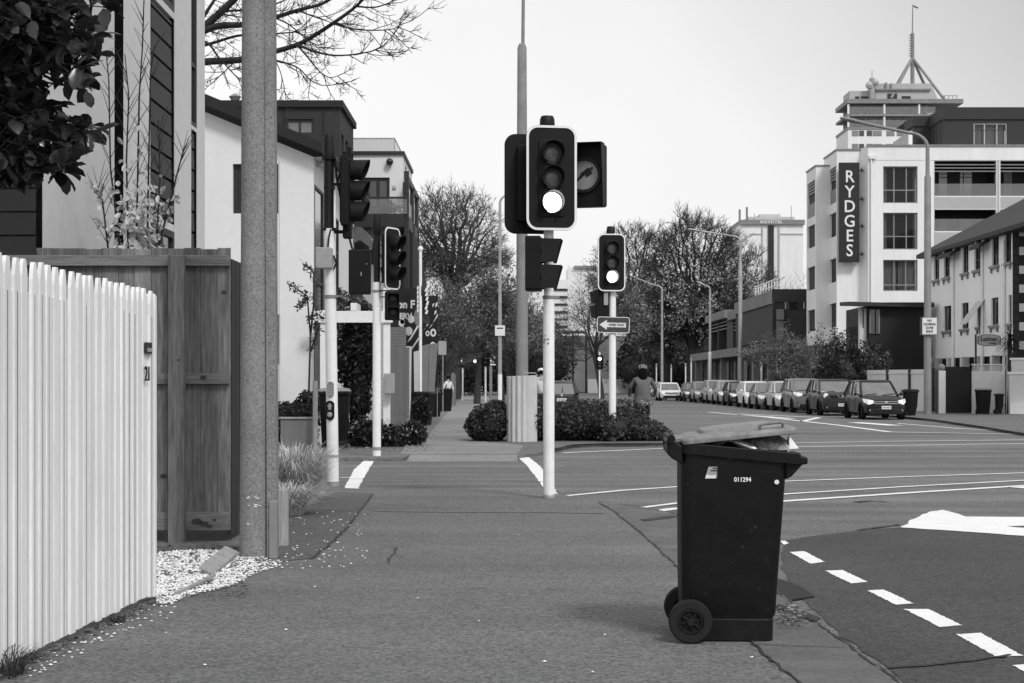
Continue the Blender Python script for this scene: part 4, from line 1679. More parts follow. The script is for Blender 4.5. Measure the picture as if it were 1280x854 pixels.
rim(-.278, .352, .58, .955, 1.012, .04)
mb.build('rim', 'bin', wb, bevel=.006)
mb = MB()
lip = [(.30, .97), (.385, .963), (.385, .925), (.36, .925), (.30, .86), (.27, .845), (.27, .95)]
mb.slab([V((a, -.25, b)) for a, b in lip], (0, .5, 0))
mb.build('front_lip', 'bin', wb, bevel=.008)
mb = MB()
hood = [(-.262, 1.02), (-.30, 1.045), (-.335, 1.068), (-.345, 1.05), (-.338, .985), (-.318, .955), (-.262, .925)]
for y in (-.277, .245):
    mb.slab([V((a, y, b)) for a, b in hood], (0, .032, 0))
mb.slab([V((a, -.25, b)) for a, b in [(-.262, 1.0), (-.335, 1.02), (-.342, .985), (-.318, .955), (-.262, .93)]], (0, .5, 0))
mb.build('handle_hood', 'bin', wb, bevel=.008)
mb = MB()
mb.cyl((-.322, -.31, 1.058), (-.322, .31, 1.058), .017, 16)
mb.cyl((-.322, -.318, 1.058), (-.322, -.31, 1.058), .021, 16)
mb.build('hinge_bar', 'bin', wb, smooth=40)
mb = MB()
mb.cyl((-.222, -.27, .118), (-.222, .27, .118), .012, 12)
mb.build('axle', 'galv_dark', wb, smooth=40)
wheel_mesh(wb, (-.222, -.285, .113), .113, .062)
wheel_mesh(wb, (-.222, .285, .113), .113, .062)
# lid, lifted a little at the front
lid_ang = math.radians(-6.0)
LM = Matrix.Translation((-.322, 0, 1.052)) @ Matrix.Rotation(lid_ang, 4, 'Y')
mb = MB()


def lring(x0, x1, wd, z, r, t=0):
    return [V((p.x + (x0 + x1) / 2, p.z, z)) for p in rrect(x1 - x0 - 2 * t, wd - 2 * t, r, 5)]


mb.loft([lring(.05, .648, .59, -.034, .05), lring(.05, .651, .594, -.012, .05), lring(.06, .643, .58, -.0, .05), lring(.09, .62, .54, .010, .05)])
lid = mb.build('lid', 'bin_lid', wb, Mx=LM, smooth=40, bevel=.004)
mb = MB()
mb.loft([lring(.16, .58, .46, .008, .04), lring(.17, .56, .45, .028, .04), lring(.22, .52, .41, .036, .04)])
mb.build('lid_panel', 'bin_lid', lid, Mx=LM, smooth=40)
mb = MB()
for y in (-.22, -.05, .12):
    mb.b2((-.02, y, -.022), (.08, y + .08, .006))
mb.build('hinge_lug', 'bin_lid', lid, Mx=LM, bevel=.006)
mb = MB()
mb.tube([(.46, -.27, .0), (.46, -.29, .028), (.475, -.293, .034), (.565, -.293, .034), (.58, -.29, .028), (.58, -.27, .0)], .009, 8)
mb.build('lid_handle', 'bin_lid', lid, Mx=LM, smooth=60)
# sticker, number, dot on the near side
fy = -.274


def side_pt(x, z):
    t = min(1, max(0, (z - .3) / .7))
    wd = .486 + (.556 - .486) * t
    return -wd / 2 - .0015


mb = MB()
q = [(-.146, .853), (-.085, .855), (-.083, .913), (-.128, .913)]
mb.slab([V((a, side_pt(a, b) - .002, b)) for a, b in q], (0, .0015, 0))
sk = mb.build('sticker', 'galv', wb)
mb = MB()
q = [(-.146, .852), (-.09, .853), (-.092, .872), (-.118, .868), (-.14, .873)]
mb.slab([V((a, side_pt(a, b) - .0035, b)) for a, b in q], (0, .001, 0))
mb.build('sticker_tear', 'sign_white', sk)
mb = MB()
for k, (a, b) in enumerate(((-.106, .902), (-.118, .89))):
    mb.slab([V((x, side_pt(x, z) - .0035, z)) for x, z in ((a, b), (a + .022 + .012 * k, b), (a + .022 + .012 * k, b + .006), (a, b + .006))], (0, .001, 0))
mb.build('sticker_print', 'ink', sk)
text('011294', .032, 'letter', wb, TR(.047, side_pt(0, .845) - .001, .846, 0) @ Matrix.Rotation(math.radians(-5.5), 4, 'X'), 'bin_number', .001, .0008, .92)
mb = MB()
mb.lathe([(.012, 0), (.012, .004)], 18, (.222, side_pt(.2, .835) - .004, .835), 'Y')
mb.build('dot', 'letter', wb)
# rubbish showing under the lid
def lump(name, label, c, s, m, seed, cat='rubbish', rzz=0):
    bm = bmesh.new()
    bmesh.ops.create_icosphere(bm, subdivisions=4, radius=1)
    for v in bm.verts:
        n_ = noise.noise(v.co * 1.7 + V((seed, 0, 0))) * .25 + abs(noise.noise(v.co * 4.5 + V((seed, 5, 0)))) * .16
        v.co = V((v.co.x * s[0], v.co.y * s[1], v.co.z * s[2])) * (1 + n_)
    me = bpy.data.meshes.new(name)
    bm.to_mesh(me)
    bm.free()
    me.polygons.foreach_set('use_smooth', [True] * len(me.polygons))
    me.materials.append(M[m])
    o = bpy.data.objects.new(name, me)
    COL.objects.link(o)
    o.location = c
    o.rotation_euler = (0, 0, rzz)
    return tag(o, label, cat)


BW = Matrix.Translation((cxb, DBIN + .28, 0)) @ Matrix.Rotation(rz, 4, 'Z')


def inbin(x, y, z):
    return BW @ V((x, y, z))


lump('rubbish_bag', 'crumpled grey plastic rubbish bag bulging under the propped bin lid', inbin(.17, -.03, 1.0), (.16, .2, .068), 'plastic_bag', 3.1)
lump('rubbish_bag', 'dark refuse sack filling the back of the open bin', inbin(-.08, .02, .985), (.17, .22, .05), 'black_soft', 7.7)
mb = MB()
a, b = inbin(.0, -.2, 1.05), inbin(.125, -.235, .995)
ax_ = (b - a)
pts = [a + ax_ * t for t in (0, .03, .06, .5, .9, .95, 1)]
mb.tube([p - a for p in pts], [.008, .017, .02, .02, .02, .017, .009], 14)
o = mb.build('drink_can', 'can', smooth=40)
o.location = a
tag(o, 'slim crushed metal can sticking out under the bin lid', 'can')
mb = MB()
c = inbin(.262, -.2, 1.0)
mb.lathe([(.03, -.03), (.033, -.025), (.033, .02), (.027, .025), (.027, .02), (0, .018)], 18, (0, 0, 0), 'Y')
o = mb.build('tin_can', 'can', smooth=40)
o.location = c
tag(o, 'round tin lying on its side at the front edge of the bin', 'can')
mb = MB()
t0, t1, t2 = inbin(.30, -.12, 1.075), inbin(.352, -.14, 1.003), inbin(.296, -.2, 1.003)
t3 = inbin(.30, .0, 1.01)
mb.slab([V((0, 0, 0)), t1 - t0, t2 - t0], (0, .006, .002))
mb.slab([V((0, 0, 0)), t2 - t0, t3 - t0], (.004, .003, .004))
o = mb.build('paper_scrap', 'paper')
o.location = t0
tag(o, 'torn corner of white paper poking out at the front of the bin lid', 'paper')
mb = MB()
mb.loft([[inbin(-.10, -.22, 1.01) - inbin(-.1, -.22, 1.01), inbin(-.02, -.26, 1.045) - inbin(-.1, -.22, 1.01), inbin(.01, -.24, 1.05) - inbin(-.1, -.22, 1.01)],
         [inbin(-.11, -.2, 1.025) - inbin(-.1, -.22, 1.01), inbin(-.03, -.23, 1.06) - inbin(-.1, -.22, 1.01), inbin(.0, -.2, 1.065) - inbin(-.1, -.22, 1.01)]], caps=False, closed=False)
o = mb.build('wrapper', 'plastic_bag')
o.location = inbin(-.1, -.22, 1.01)
tag(o, 'shiny crumpled wrapper wedged under the middle of the bin lid', 'wrapper')


# ---- the other bins in the street
def small_bin(label, c, rz, m='bin', h=1.06, w=.58, d=.66, lidm='black_soft', group='wheelie bins put out along the street'):
    t = thing('wheelie_bin', label, 'wheelie bin', c, rz, group)
    k = h / 1.06

    def ring(L, Wd, z, cx, r=.05):
        return [V((p.x, p.z + cx, z)) for p in rrect(L, Wd, r, 3)]
    mb = MB()
    mb.loft([ring(w * .8, d * .66, .02, .03), ring(w * .82, d * .68, .14 * k, .03), ring(w * .86, d * .78, .4 * k, 0), ring(w * .96, d * .88, .96 * k, 0)])
    mb.build('body', m, t, smooth=45)
    mb = MB()
    mb.loft([ring(w * 1.02, d * .98, .95 * k, 0), ring(w * 1.03, d, .97 * k, 0), ring(w * 1.03, d, 1.0 * k, 0)])
    mb.build('rim', m, t, bevel=.006)
    mb = MB()
    mb.loft([ring(w * 1.02, d * 1.0, 1.005 * k, 0), ring(w * 1.04, d * 1.03, 1.02 * k, 0), ring(w * .9, d * .9, 1.06 * k, 0), ring(w * .6, d * .6, 1.075 * k, 0)])
    mb.build('lid', lidm, t, smooth=45)
    mb = MB()
    mb.cyl((-w * .4, d * .55, 1.0 * k), (w * .4, d * .55, 1.0 * k), .018, 8)
    mb.build('handle', m, t)
    for sx in (-1, 1):
        mb = MB()
        mb.cyl((sx * w * .36 - .03, d * .34, .1), (sx * w * .36 + .03, d * .34, .1), .1, 14)
        mb.build('wheel', 'rubber', t, smooth=40)
    return t


small_bin('dark wheelie bin standing behind the push-button signal pole', (XP(418.5, 33.0), 33.0, 0), .06, h=1.22, w=.64, lidm='galv_dark')
small_bin('dark bin with a leafy front beside the leaning pale boards', (XP(529, 50), 50, 0), 1.2, h=1.05, w=.6)
small_bin('narrow dark bin further along the left footpath with a white side', (XP(544, 62), 62, 0), .9, h=.98, w=.42, d=.5)
small_bin('dark bin in front of the person in white on the left footpath', (XP(557, 74), 74, 0), .2, h=1.06, w=.6)
small_bin('black wheelie bin on the kerb behind the nearest parked car', (XP(1138, 64.5), 64.5, 0), 1.4, h=1.06, w=.58)
small_bin('ribbed dark bin standing against the pale lattice-topped wall', (XP(1229, 67.8), 67.8, 0), .05, h=1.08, w=.55, lidm='galv_dark')
small_bin('thin dark bin leaning at the corner of the stepped white wall', (XP(1249, 68.0), 68.0, 0), 1.5, h=.86, w=.4, d=.36)
# ------------------------------------------------------------------ cars (front towards -Y)
def interp(tab, x):
    for (a, va), (b, vb) in zip(tab[:-1], tab[1:]):
        if a <= x <= b:
            t = (x - a) / (b - a) if b > a else 0
            return va + (vb - va) * t
    return tab[0][1] if x < tab[0][0] else tab[-1][1]


def car(label, loc, pv, L=4.2, Wd=1.7, H=1.5, kind='hatch', rz=0.0, group='cars parked along the far kerb', face='bar', lampv='headlamp', clear=.2, wr=.31):
    t = thing('parked_car' if group and 'parked' in group else 'car', label, 'car', loc, rz, group)
    P = paint(pv)
    f = -L / 2
    sed = kind == 'sedan'
    suv = kind == 'suv'
    belt = H * (.60 if not suv else .62)
    nose = H * (.46 if not suv else .55)
    top = [(f, nose - .06), (f + .12, nose + .03), (f + .45, nose + .12), (f + L * .25, belt - .02), (f + L * .32, belt), (f + L * .80, belt + .05),
           (f + L * .93, belt + (.04 if not sed else .02)), (f + L, belt - .12)]
    wid = [(f, Wd * .36), (f + .12, Wd * .43), (f + .4, Wd * .485), (f + 1.0, Wd * .5), (f + L * .75, Wd * .5), (f + L - .3, Wd * .47), (f + L, Wd * .38)]
    ys = [f, f + .05, f + .12, f + .25, f + .45, f + .75, f + L * .25, f + L * .32, f + L * .5, f + L * .65, f + L * .8, f + L * .9, f + L - .15, f + L - .04, f + L]
    rings = []
    for y in ys:
        w, zt = interp(wid, y), interp(top, y)
        zb = clear + (.08 if y in (ys[0], ys[-1]) else 0)
        mid = zb + (zt - zb) * .55
        half = [(w * .86, zb), (w * .97, zb + .07), (w, mid), (w * .985, zt - .12), (w * .93, zt - .035), (w * .78, zt), (w * .4, zt + .02)]
        rg = [V((a, y, b)) for a, b in half] + [V((-a, y, b)) for a, b in reversed(half)]
        rings.append(rg)
    mb = MB()
    mb.loft(rings)
    body = mb.build('body', P, t, smooth=42)
    # greenhouse
    w0, w1 = Wd * .455, Wd * (.36 if not suv else .375)
    ws0, ws1 = f + L * .25, f + L * .43
    if sed:
        re1, re0 = f + L * .72, f + L * .86
    else:
        re1, re0 = f + L * .86, f + L * .965
    zb, zt = belt - .02, H - .06

    def quadring(x, ya, yb, z, r=.1):
        return [V((p.x, (ya + yb) / 2 + p.z, z)) for p in rrect(2 * x, yb - ya, r, 3)]
    w1 = Wd * (.375 if not suv else .39)
    RG = []
    for q, cx_, cy_ in ((0, 0, 0), (.3, .22, .3), (.62, .52, .62), (.86, .8, .86), (1, 1, 1)):
        RG.append((w0 + (w1 - w0) * cx_, ws0 + (ws1 - ws0) * cy_, re0 + (re1 - re0) * cy_, zb + (zt - zb) * q))
    mb = MB()
    mb.loft([quadring(x, ya, yb, z, .24) for x, ya, yb, z in RG])
    mb.build('windows', 'car_glass', t, smooth=60)
    mb = MB()
    x, ya, yb, z = RG[-1]
    mb.loft([quadring(x + .022, ya - .07, yb + .06, z - .04, .26), quadring(x + .02, ya - .03, yb + .05, z + .005, .26), quadring(x - .05, ya + .10, yb - .06, H - .025, .24), quadring(x - .2, ya + .3, yb - .3, H - .004, .2), quadring(x - .45, ya + .5, yb - .5, H, .1)])
    roof = mb.build('roof', P, t, smooth=80)
    for sx in (-1, 1):
        for pts_, rr_ in (([V((sx * (x - .05), ya + .05, z)) for x, ya, yb, z in RG], [.055, .05, .045, .04, .04]), ([V((sx * (x - .06), yb - .06, z)) for x, ya, yb, z in RG], [.12, .11, .1, .09, .08]),
                          ([V((sx * (x + .006), (ya + yb) / 2 + .05, z)) for x, ya, yb, z in RG], [.035] * 5)):
            mb = MB()
            mb.tube(pts_, rr_, 6)
            mb.build('pillar', P, t, smooth=50)
    # wheels
    for y in (f + L * .19, f + L * .80):
        for sx in (-1, 1):
            xw = Wd * .5 - .09
            mb = MB()
            mb.lathe([(wr * .62, -.1), (wr * .95, -.1), (wr, -.06), (wr, .06), (wr * .95, .1), (wr * .62, .1)], 22, (sx * xw, y, wr), 'X')
            wh = mb.build('wheel', 'rubber', t, smooth=45)
            mb = MB()
            mb.lathe([(0.0, sx * .085), (wr * .2, sx * .09), (wr * .58, sx * .08), (wr * .64, sx * .103), (wr * .64, sx * .09), (wr * .6, sx * .06), (0, sx * .06)], 18, (sx * xw, y, wr), 'X')
            for k in range(5):
                a = 2 * math.pi * k / 5
                mb.box((sx * (xw + .09), y + math.cos(a) * wr * .36, wr + math.sin(a) * wr * .36), (.02, wr * .5, .05), Mx=Matrix.Rotation(a, 3, 'X'))
            mb.build('rim', 'galv', wh, smooth=40)
            mb = MB()
            mb.lathe([(wr * 1.14, -.012), (wr * 1.14, .012)], 22, (sx * (Wd * .5 - .002), y, wr + .02), 'X')
            mb.build('wheel_arch', 'rubber', t)
    # face
    mb = MB()
    yb = f - .012
    mb.slab([V((a, yb, b)) for a, b in ((-Wd * .37, clear + .02), (Wd * .37, clear + .02), (Wd * .36, clear + .21), (Wd * .2, clear + .23), (-Wd * .2, clear + .23), (-Wd * .36, clear + .21))], (0, .25, 0))
    mb.build('lower_grille', 'black_soft', t, bevel=.02)
    for sx in (-1, 1):
        mb = MB()
        if face == 'round':
            mb.lathe([(.11, 0), (.11, .03), (.07, .05), (0, .055)], 18, (sx * Wd * .385, f + .14, nose - .02), 'Y')
            mb.slab([V((sx * a, b, c)) for a, b, c in ((Wd * .34, f + .33, nose + .11), (Wd * .45, f + .45, nose + .17), (Wd * .475, f + .62, nose + .2), (Wd * .43, f + .5, nose + .17))], (0, 0, .02))
        else:
            mb.slab([V((sx * a, b, c)) for a, b, c in ((Wd * .25, f - .01, nose - .05), (Wd * .40, f + .005, nose - .13), (Wd * .485, f + .26, nose - .03), (Wd * .49, f + .4, nose + .10), (Wd * .4, f + .16, nose + .075), (Wd * .28, f + .05, nose + .03))],
                    (0, .06, 0))
        mb.build('headlight', lampv, t, bevel=.01)
    mb = MB()
    if face == 'vee':
        pass
    gz = nose - .045
    mb.slab([V((a, f - .004, b)) for a, b in ((-Wd * .26, gz - .07), (Wd * .26, gz - .07), (Wd * .29, gz + .05), (-Wd * .29, gz + .05))], (0, .1, 0))
    gr = mb.build('grille', 'black_soft', t, bevel=.01)
    mb = MB()
    if face == 'round':
        for sx in (-1, 1):
            mb.slab([V((sx * a, f - .02, gz + b)) for a, b in ((.25, .08), (.19, .08), (.09, -.07), (.14, -.07))], (0, .02, 0))
        mb.slab([V((a, f - .02, gz + b)) for a, b in ((-.14, -.07), (.14, -.07), (.12, -.035), (-.12, -.035))], (0, .02, 0))
    else:
        for z in (.03, -.04):
            mb.slab([V((a, f - .012, gz + z + b)) for a, b in ((-Wd * .27, -.012), (Wd * .27, -.012), (Wd * .27, .014), (-Wd * .27, .014))], (0, .02, 0))
    mb.lathe([(.055, 0), (.055, .02), (.0, .025)], 14, (0, f - .012, gz), 'Y')
    mb.build('grille_trim', 'chrome', gr)
    mb = MB()
    mb.box((0, f - .03, clear + .27), (.36, .02, .125))
    pl = mb.build('number_plate', 'sign_white', t)
    mb = MB()
    for k in range(6):
        mb.box((-.13 + k * .052, f - .042, clear + .27), (.02 + .008 * (k % 2), .004, .052))
    mb.build('plate_print', 'ink', pl)
    for sx in (-1, 1):
        mb = MB()
        mb.lathe([(.0, -.05), (.055, -.045), (.072, 0), (.06, .05), (0, .06)], 10, (sx * (Wd * .5 + .06), ws0 + .3, belt + .06), 'Y')
        mb.tube([(sx * Wd * .44, ws0 + .26, belt + .02), (sx * (Wd * .5 + .05), ws0 + .23, belt + .05)], .03, 6)
        mb.build('mirror', P, t, smooth=60)
        mb = MB()
        mb.lathe([(.045, 0), (.045, .015), (0, .02)], 10, (sx * Wd * .36, f + .02, clear + .16), 'Y')
        mb.build('fog_lamp', 'galv', t)
    mb = MB()
    for sx in (-1, 1):
        for yy in (f + L * .40, f + L * .66):
            mb.b2((sx * (Wd * .5 - .005), yy - .004, clear + .12), (sx * (Wd * .5 + .004), yy + .004, belt - .08))
    mb.build('door_seam', 'rubber', t)
    mb = MB()
    for k in (-1, 1):
        mb.tube([(k * .35 - .25, ws0 + .02, belt + .02), (k * .35 + .25, ws0 + .09, belt + .07)], .012, 4)
    mb.build('wiper', 'rubber', t)
    # tail
    for sx in (-1, 1):
        mb = MB()
        mb.slab([V((sx * Wd * a, f + L + .004, b)) for a, b in ((.3, belt - .2), (.42, belt - .18), (.44, belt - .02), (.33, belt - .04))], (0, -.15, 0))
        mb.build('tail_light', 'cloth_dark', t)
    return t


cz_ = ROAD_Z + .0
car('black hatchback with bright slanted headlights, nearest of the row parked along the kerb', (14.24, 63.0, cz_), .012, 4.25, 1.66, 1.53, 'hatch')
car('dark crossover with a chrome V grille and round lamps, second from the lamp post', (14.05, 70.1, cz_), .03, 4.14, 1.77, 1.58, 'suv', face='round', wr=.34)
car('dark grey tall wagon squeezed behind the crossover with the V grille', (13.98, 76.4, cz_), .16, 4.3, 1.76, 1.62, 'suv', wr=.33)
car('bright silver hatchback parked behind the dark grey tall wagon', (14.03, 82, cz_), .45, 4.1, 1.7, 1.5, 'hatch')
car('low mid-grey car between the silver hatchback and the white car', (13.83, 86.3, cz_), .22, 4.2, 1.7, 1.43, 'sedan')
car('white hatchback standing out brightest in the middle of the parked row', (13.90, 91.5, cz_), .74, 4.3, 1.72, 1.5, 'hatch')
car('black car with its nose half hidden behind the white hatchback', (13.88, 97.5, cz_), .03, 4.2, 1.7, 1.5, 'hatch')
car('silver people carrier parked just past the black car', (13.94, 103.2, cz_), .33, 4.2, 1.7, 1.56, 'hatch')
car('grey hatchback with pale round lamps near the far end of the parked row', (13.96, 108.8, cz_), .4, 4.2, 1.74, 1.6, 'suv', face='round')
car('dull silver car second from the far end of the parked row', (13.73, 114.6, cz_), .3, 4.1, 1.68, 1.5, 'hatch')
car('dark small car at the far end of the parked row', (13.63, 120.5, cz_), .1, 4.0, 1.66, 1.42, 'sedan')
car('white saloon coming towards us in front of the big dark trees', (12.15, 124, cz_), .76, 4.4, 1.75, 1.42, 'sedan', group='cars on the far street')
car('grey car mostly hidden between the cyclist and the white saloon', (11.9, 133, cz_), .3, 4.3, 1.7, 1.47, 'hatch', group='cars on the far street')
# the dark hatchback driving away
DH = 74
hb = car('dark hatchback driving away from us behind the hedge, pale number plate on its tail', (XP(702, DH), DH + 1.9, cz_), .045, 3.9, 1.68, 1.5, 'hatch', rz=math.pi, group='cars on the far street')
f_ = 3.9 / 2
mb = MB()
mb.box((0, f_ + .02, .62), (.44, .02, .14))
pl = mb.build('number_plate', 'sign_white', hb)
mb = MB()
for k in range(6):
    mb.box((-.15 + k * .06, f_ + .033, .62), (.035, .004, .08))
mb.build('plate_print', 'galv_dark', pl)
mb = MB()
mb.lathe([(.06, 0), (.06, -.02), (0, -.025)], 14, (0, f_ + .01, .82), 'Y')
mb.build('badge', 'chrome', hb)
mb = MB()
mb.tube([(-.05, f_ - .15, .98), (-.05, f_ - .28, 1.22)], .014, 5)
mb.build('rear_wiper', 'rubber', hb)


# ------------------------------------------------------------------ people and the bicycle
def skin_body(name, m, verts, edges, radii, parent, sub=2, root=0, label=None):
    me = bpy.data.meshes.new(name)
    me.from_pydata([tuple(v) for v in verts], edges, [])
    o = bpy.data.objects.new(name, me)
    COL.objects.link(o)
    sk = o.modifiers.new('skin', 'SKIN')
    sk.use_smooth_shade = True
    for i, d in enumerate(me.skin_vertices[0].data):
        r_ = radii[i]
        d.radius = (r_, r_) if not isinstance(r_, tuple) else r_
        d.use_root = (i == root)
    sb_ = o.modifiers.new('sub', 'SUBSURF')
    sb_.levels = sub
    sb_.render_levels = sub
    me.materials.append(M[m])
    if parent:
        o.parent = parent
    return o


def head_parts(t, c, r, hairm='hair', up=0.0, back=True):
    """hair shell on the back of the head"""
    mb = MB()
    mb.lathe([(0.0, r * 1.1), (r * .6, r * .95), (r * .98, r * .35), (r * 1.02, -r * .2), (r * 1.05, -r * .9), (r * 1.22, -r * 1.7), (r * 1.05, -r * 2.3), (r * .5, -r * 2.6), (0, -r * 2.6)] if back else [(0.0, r * 1.1), (r * .6, r * .95), (r * 1.02, r * .35), (r * 1.05, -r * .2), (r * .9, -r * .7), (0, -r * .8)], 16, c)
    return mb.build('hair', hairm, t, smooth=180)


# cyclist seen from behind, riding away
DC = 41.5
bcx = XP(801, DC)
bk = thing('bicycle', 'dark bicycle with a pannier, ridden away along the street', 'bicycle', (bcx + .05, DC, ROAD_Z))
for y in (-.48, .56):
    mb = MB()
    mb.lathe([(.335, -.02), (.345, 0), (.335, .02), (.31, .012), (.31, -.012), (.335, -.02)], 28, (0, y, .345), 'X')
    wh = mb.build('wheel', 'rubber', bk, smooth=60)
    mb = MB()
    for k in range(12):
        a = 2 * math.pi * k / 12
        mb.tube([(0, y, .345), (0, y + .31 * math.cos(a), .345 + .31 * math.sin(a))], .003, 3)
    mb.build('spokes', 'galv', wh)
mb = MB()
for a, b in (((0, -.48, .345), (0, -.18, .86)), ((0, -.48, .345), (0, -.05, .3)), ((0, -.05, .3), (0, -.2, .95)), ((0, -.05, .3), (0, .4, .78)), ((0, -.17, .8), (0, .38, .86)), ((0, .56, .345), (0, .36, .98))):
    mb.tube([a, b], .018, 8)
mb.build('frame', 'black_soft', bk, smooth=60)
mb = MB()
mb.tube([(-.35, .26, 1.06), (-.2, .38, 1.04), (0, .37, 1.0), (.2, .38, 1.04), (.35, .26, 1.06)], .014, 8)
mb.build('handlebar', 'galv_dark', bk, smooth=60)
mb = MB()
mb.loft([[V((p.x, p.z - .2, .96)) for p in rrect(.2, .26, .08, 3)], [V((p.x, p.z - .2, 1.0)) for p in rrect(.18, .25, .08, 3)]])
mb.build('saddle', 'black_soft', bk, bevel=.01)
mb = MB()
mb.slab(rrect(.16, .36, .03, 3, y=-.66, cx=-.16, cz=.56), (0, .34, 0))
mb.build('pannier', 'cloth_dark', bk, bevel=.02)
mb = MB()
mb.lathe([(.06, 0), (.06, .03), (0, .035)], 12, (.0, -.66, .7), 'Y')
mb.tube([(0, -.6, .72), (0, -.2, .8)], .01, 5)
mb.build('rear_rack', 'galv_dark', bk)
mb = MB()
mb.tube([(-.12, -.05, .3), (.12, -.05, .3)], .012, 6)
mb.box((-.16, -.05, .14), (.1, .09, .03))
mb.box((.16, -.05, .46), (.1, .09, .03))
mb.tube([(-.11, -.05, .3), (-.11, -.05, .14)], .01, 5)
mb.tube([(.11, -.05, .3), (.11, -.05, .46)], .01, 5)
mb.build('pedal', 'black_soft', bk)

cy = thing('person', 'cyclist in a grey jacket and pale helmet seen from behind, sitting on the bicycle', 'person', (bcx + .05, DC, ROAD_Z))
pel = V((0, -.18, 1.06))
vs = [pel, V((0, -.14, 1.28)), V((0, -.06, 1.5)), V((0, -.02, 1.6)), V((0, 0, 1.76)),                # 0-4 spine, neck, head
      V((-.2, -.04, 1.49)), V((-.34, .03, 1.27)), V((-.33, .2, 1.1)), V((-.33, .25, 1.07)),            # 5-8
      V((.2, -.04, 1.49)), V((.34, .03, 1.27)), V((.33, .2, 1.1)), V((.33, .25, 1.07)),                # 9-12
      V((-.11, -.12, 1.02)), V((-.12, .24, .66)), V((-.14, -.06, .24)), V((-.15, .06, .18)),           # 13-16
      V((.11, -.12, 1.02)), V((.13, .26, .92)), V((.14, .0, .54)), V((.15, .1, .49))]
ed = [(0, 1), (1, 2), (2, 3), (3, 4), (2, 5), (5, 6), (6, 7), (7, 8), (2, 9), (9, 10), (10, 11), (11, 12), (0, 13), (13, 14), (14, 15), (15, 16), (0, 17), (17, 18), (18, 19), (19, 20)]
ra = [.13, .12, .12, .05, .095, .06, .042, .032, .03, .06, .042, .032, .03, .09, .065, .045, .035, .09, .065, .045, .035]
skin_body('body', 'skin', vs, ed, ra, cy)
jk = [i for i in (0, 1, 2, 3, 5, 6, 7, 9, 10, 11)]
jr = [.165, .165, .155, .075, .075, .055, .045, .075, .055, .045]
mp_ = {a: i for i, a in enumerate(jk)}
skin_body('jacket', 'cloth_mid', [vs[a] for a in jk], [(mp_[a], mp_[b]) for a, b in ed if a in mp_ and b in mp_], jr, cy)
tk = [0, 13, 14, 15, 17, 18, 19]
tm = {a: i for i, a in enumerate(tk)}
skin_body('trousers', 'cloth_dark', [vs[a] for a in tk], [(tm[a], tm[b]) for a, b in ed if a in tm and b in tm], [.15, .11, .085, .062, .11, .085, .062], cy)
def skirt(zs):
    q = MB()
    q.loft([[V((rx_ * math.cos(a) * (1 + .05 * math.sin(5 * a)), -.16 + ry_ * math.sin(a), z)) for a in [6.283 * k / 24 for k in range(24)]] for z, rx_, ry_ in zs])
    return q


skirt([(.98, .25, .2), (1.04, .235, .195), (1.1, .212, .185), (1.13, .222, .185), (1.2, .198, .175), (1.24, .205, .172), (1.36, .175, .145)]).build('jacket_hem', 'cloth_mid', cy, smooth=60)
mb = skirt([(.84, .262, .215), (.9, .258, .21), (.99, .24, .19)])
mb.build('patterned_top_hem', 'cloth_print', cy, smooth=60)
mb = MB()
for sx in (-1, 1):
    for k in range(4):
        mb.tube([(sx * .33 + (k - 1.5) * .018, .24, 1.085), (sx * .33 + (k - 1.5) * .018, .29, 1.085), (sx * .33 + (k - 1.5) * .018, .3, 1.05)], [.010, .0095, .008], 6)
mb.build('fingers', 'skin', cy, smooth=60)
head_parts(cy, (0, -.045, 1.71), .112)
mb = MB()
mb.lathe([(.112, -.01), (.12, .025), (.108, .07), (.07, .105), (0, .118)], 18, (0, .0, 1.785))
hm_ = mb.build('helmet', 'galv_dark', cy, smooth=60)
mb = MB()
for sx in (-.06, 0, .06):
    mb.tube([(sx, -.12, 1.83), (sx * .8, -.04, 1.91), (sx * .8, .05, 1.91)], .012, 5)
mb.build('helmet_vents', 'cloth_dark', hm_)
mb = MB()
for sx in (-1, 1):
    mb.loft([[V((sx * .145 + p.x * (1), y, .17 + p.z + (0 if sx < 0 else .31))) for p in rrect(.09, h_, .03, 3)] for y, h_ in ((-.08, .1), (.0, .1), (.12, .06), (.17, .03))])
mb.build('shoe', 'cloth_dark', cy, smooth=60)


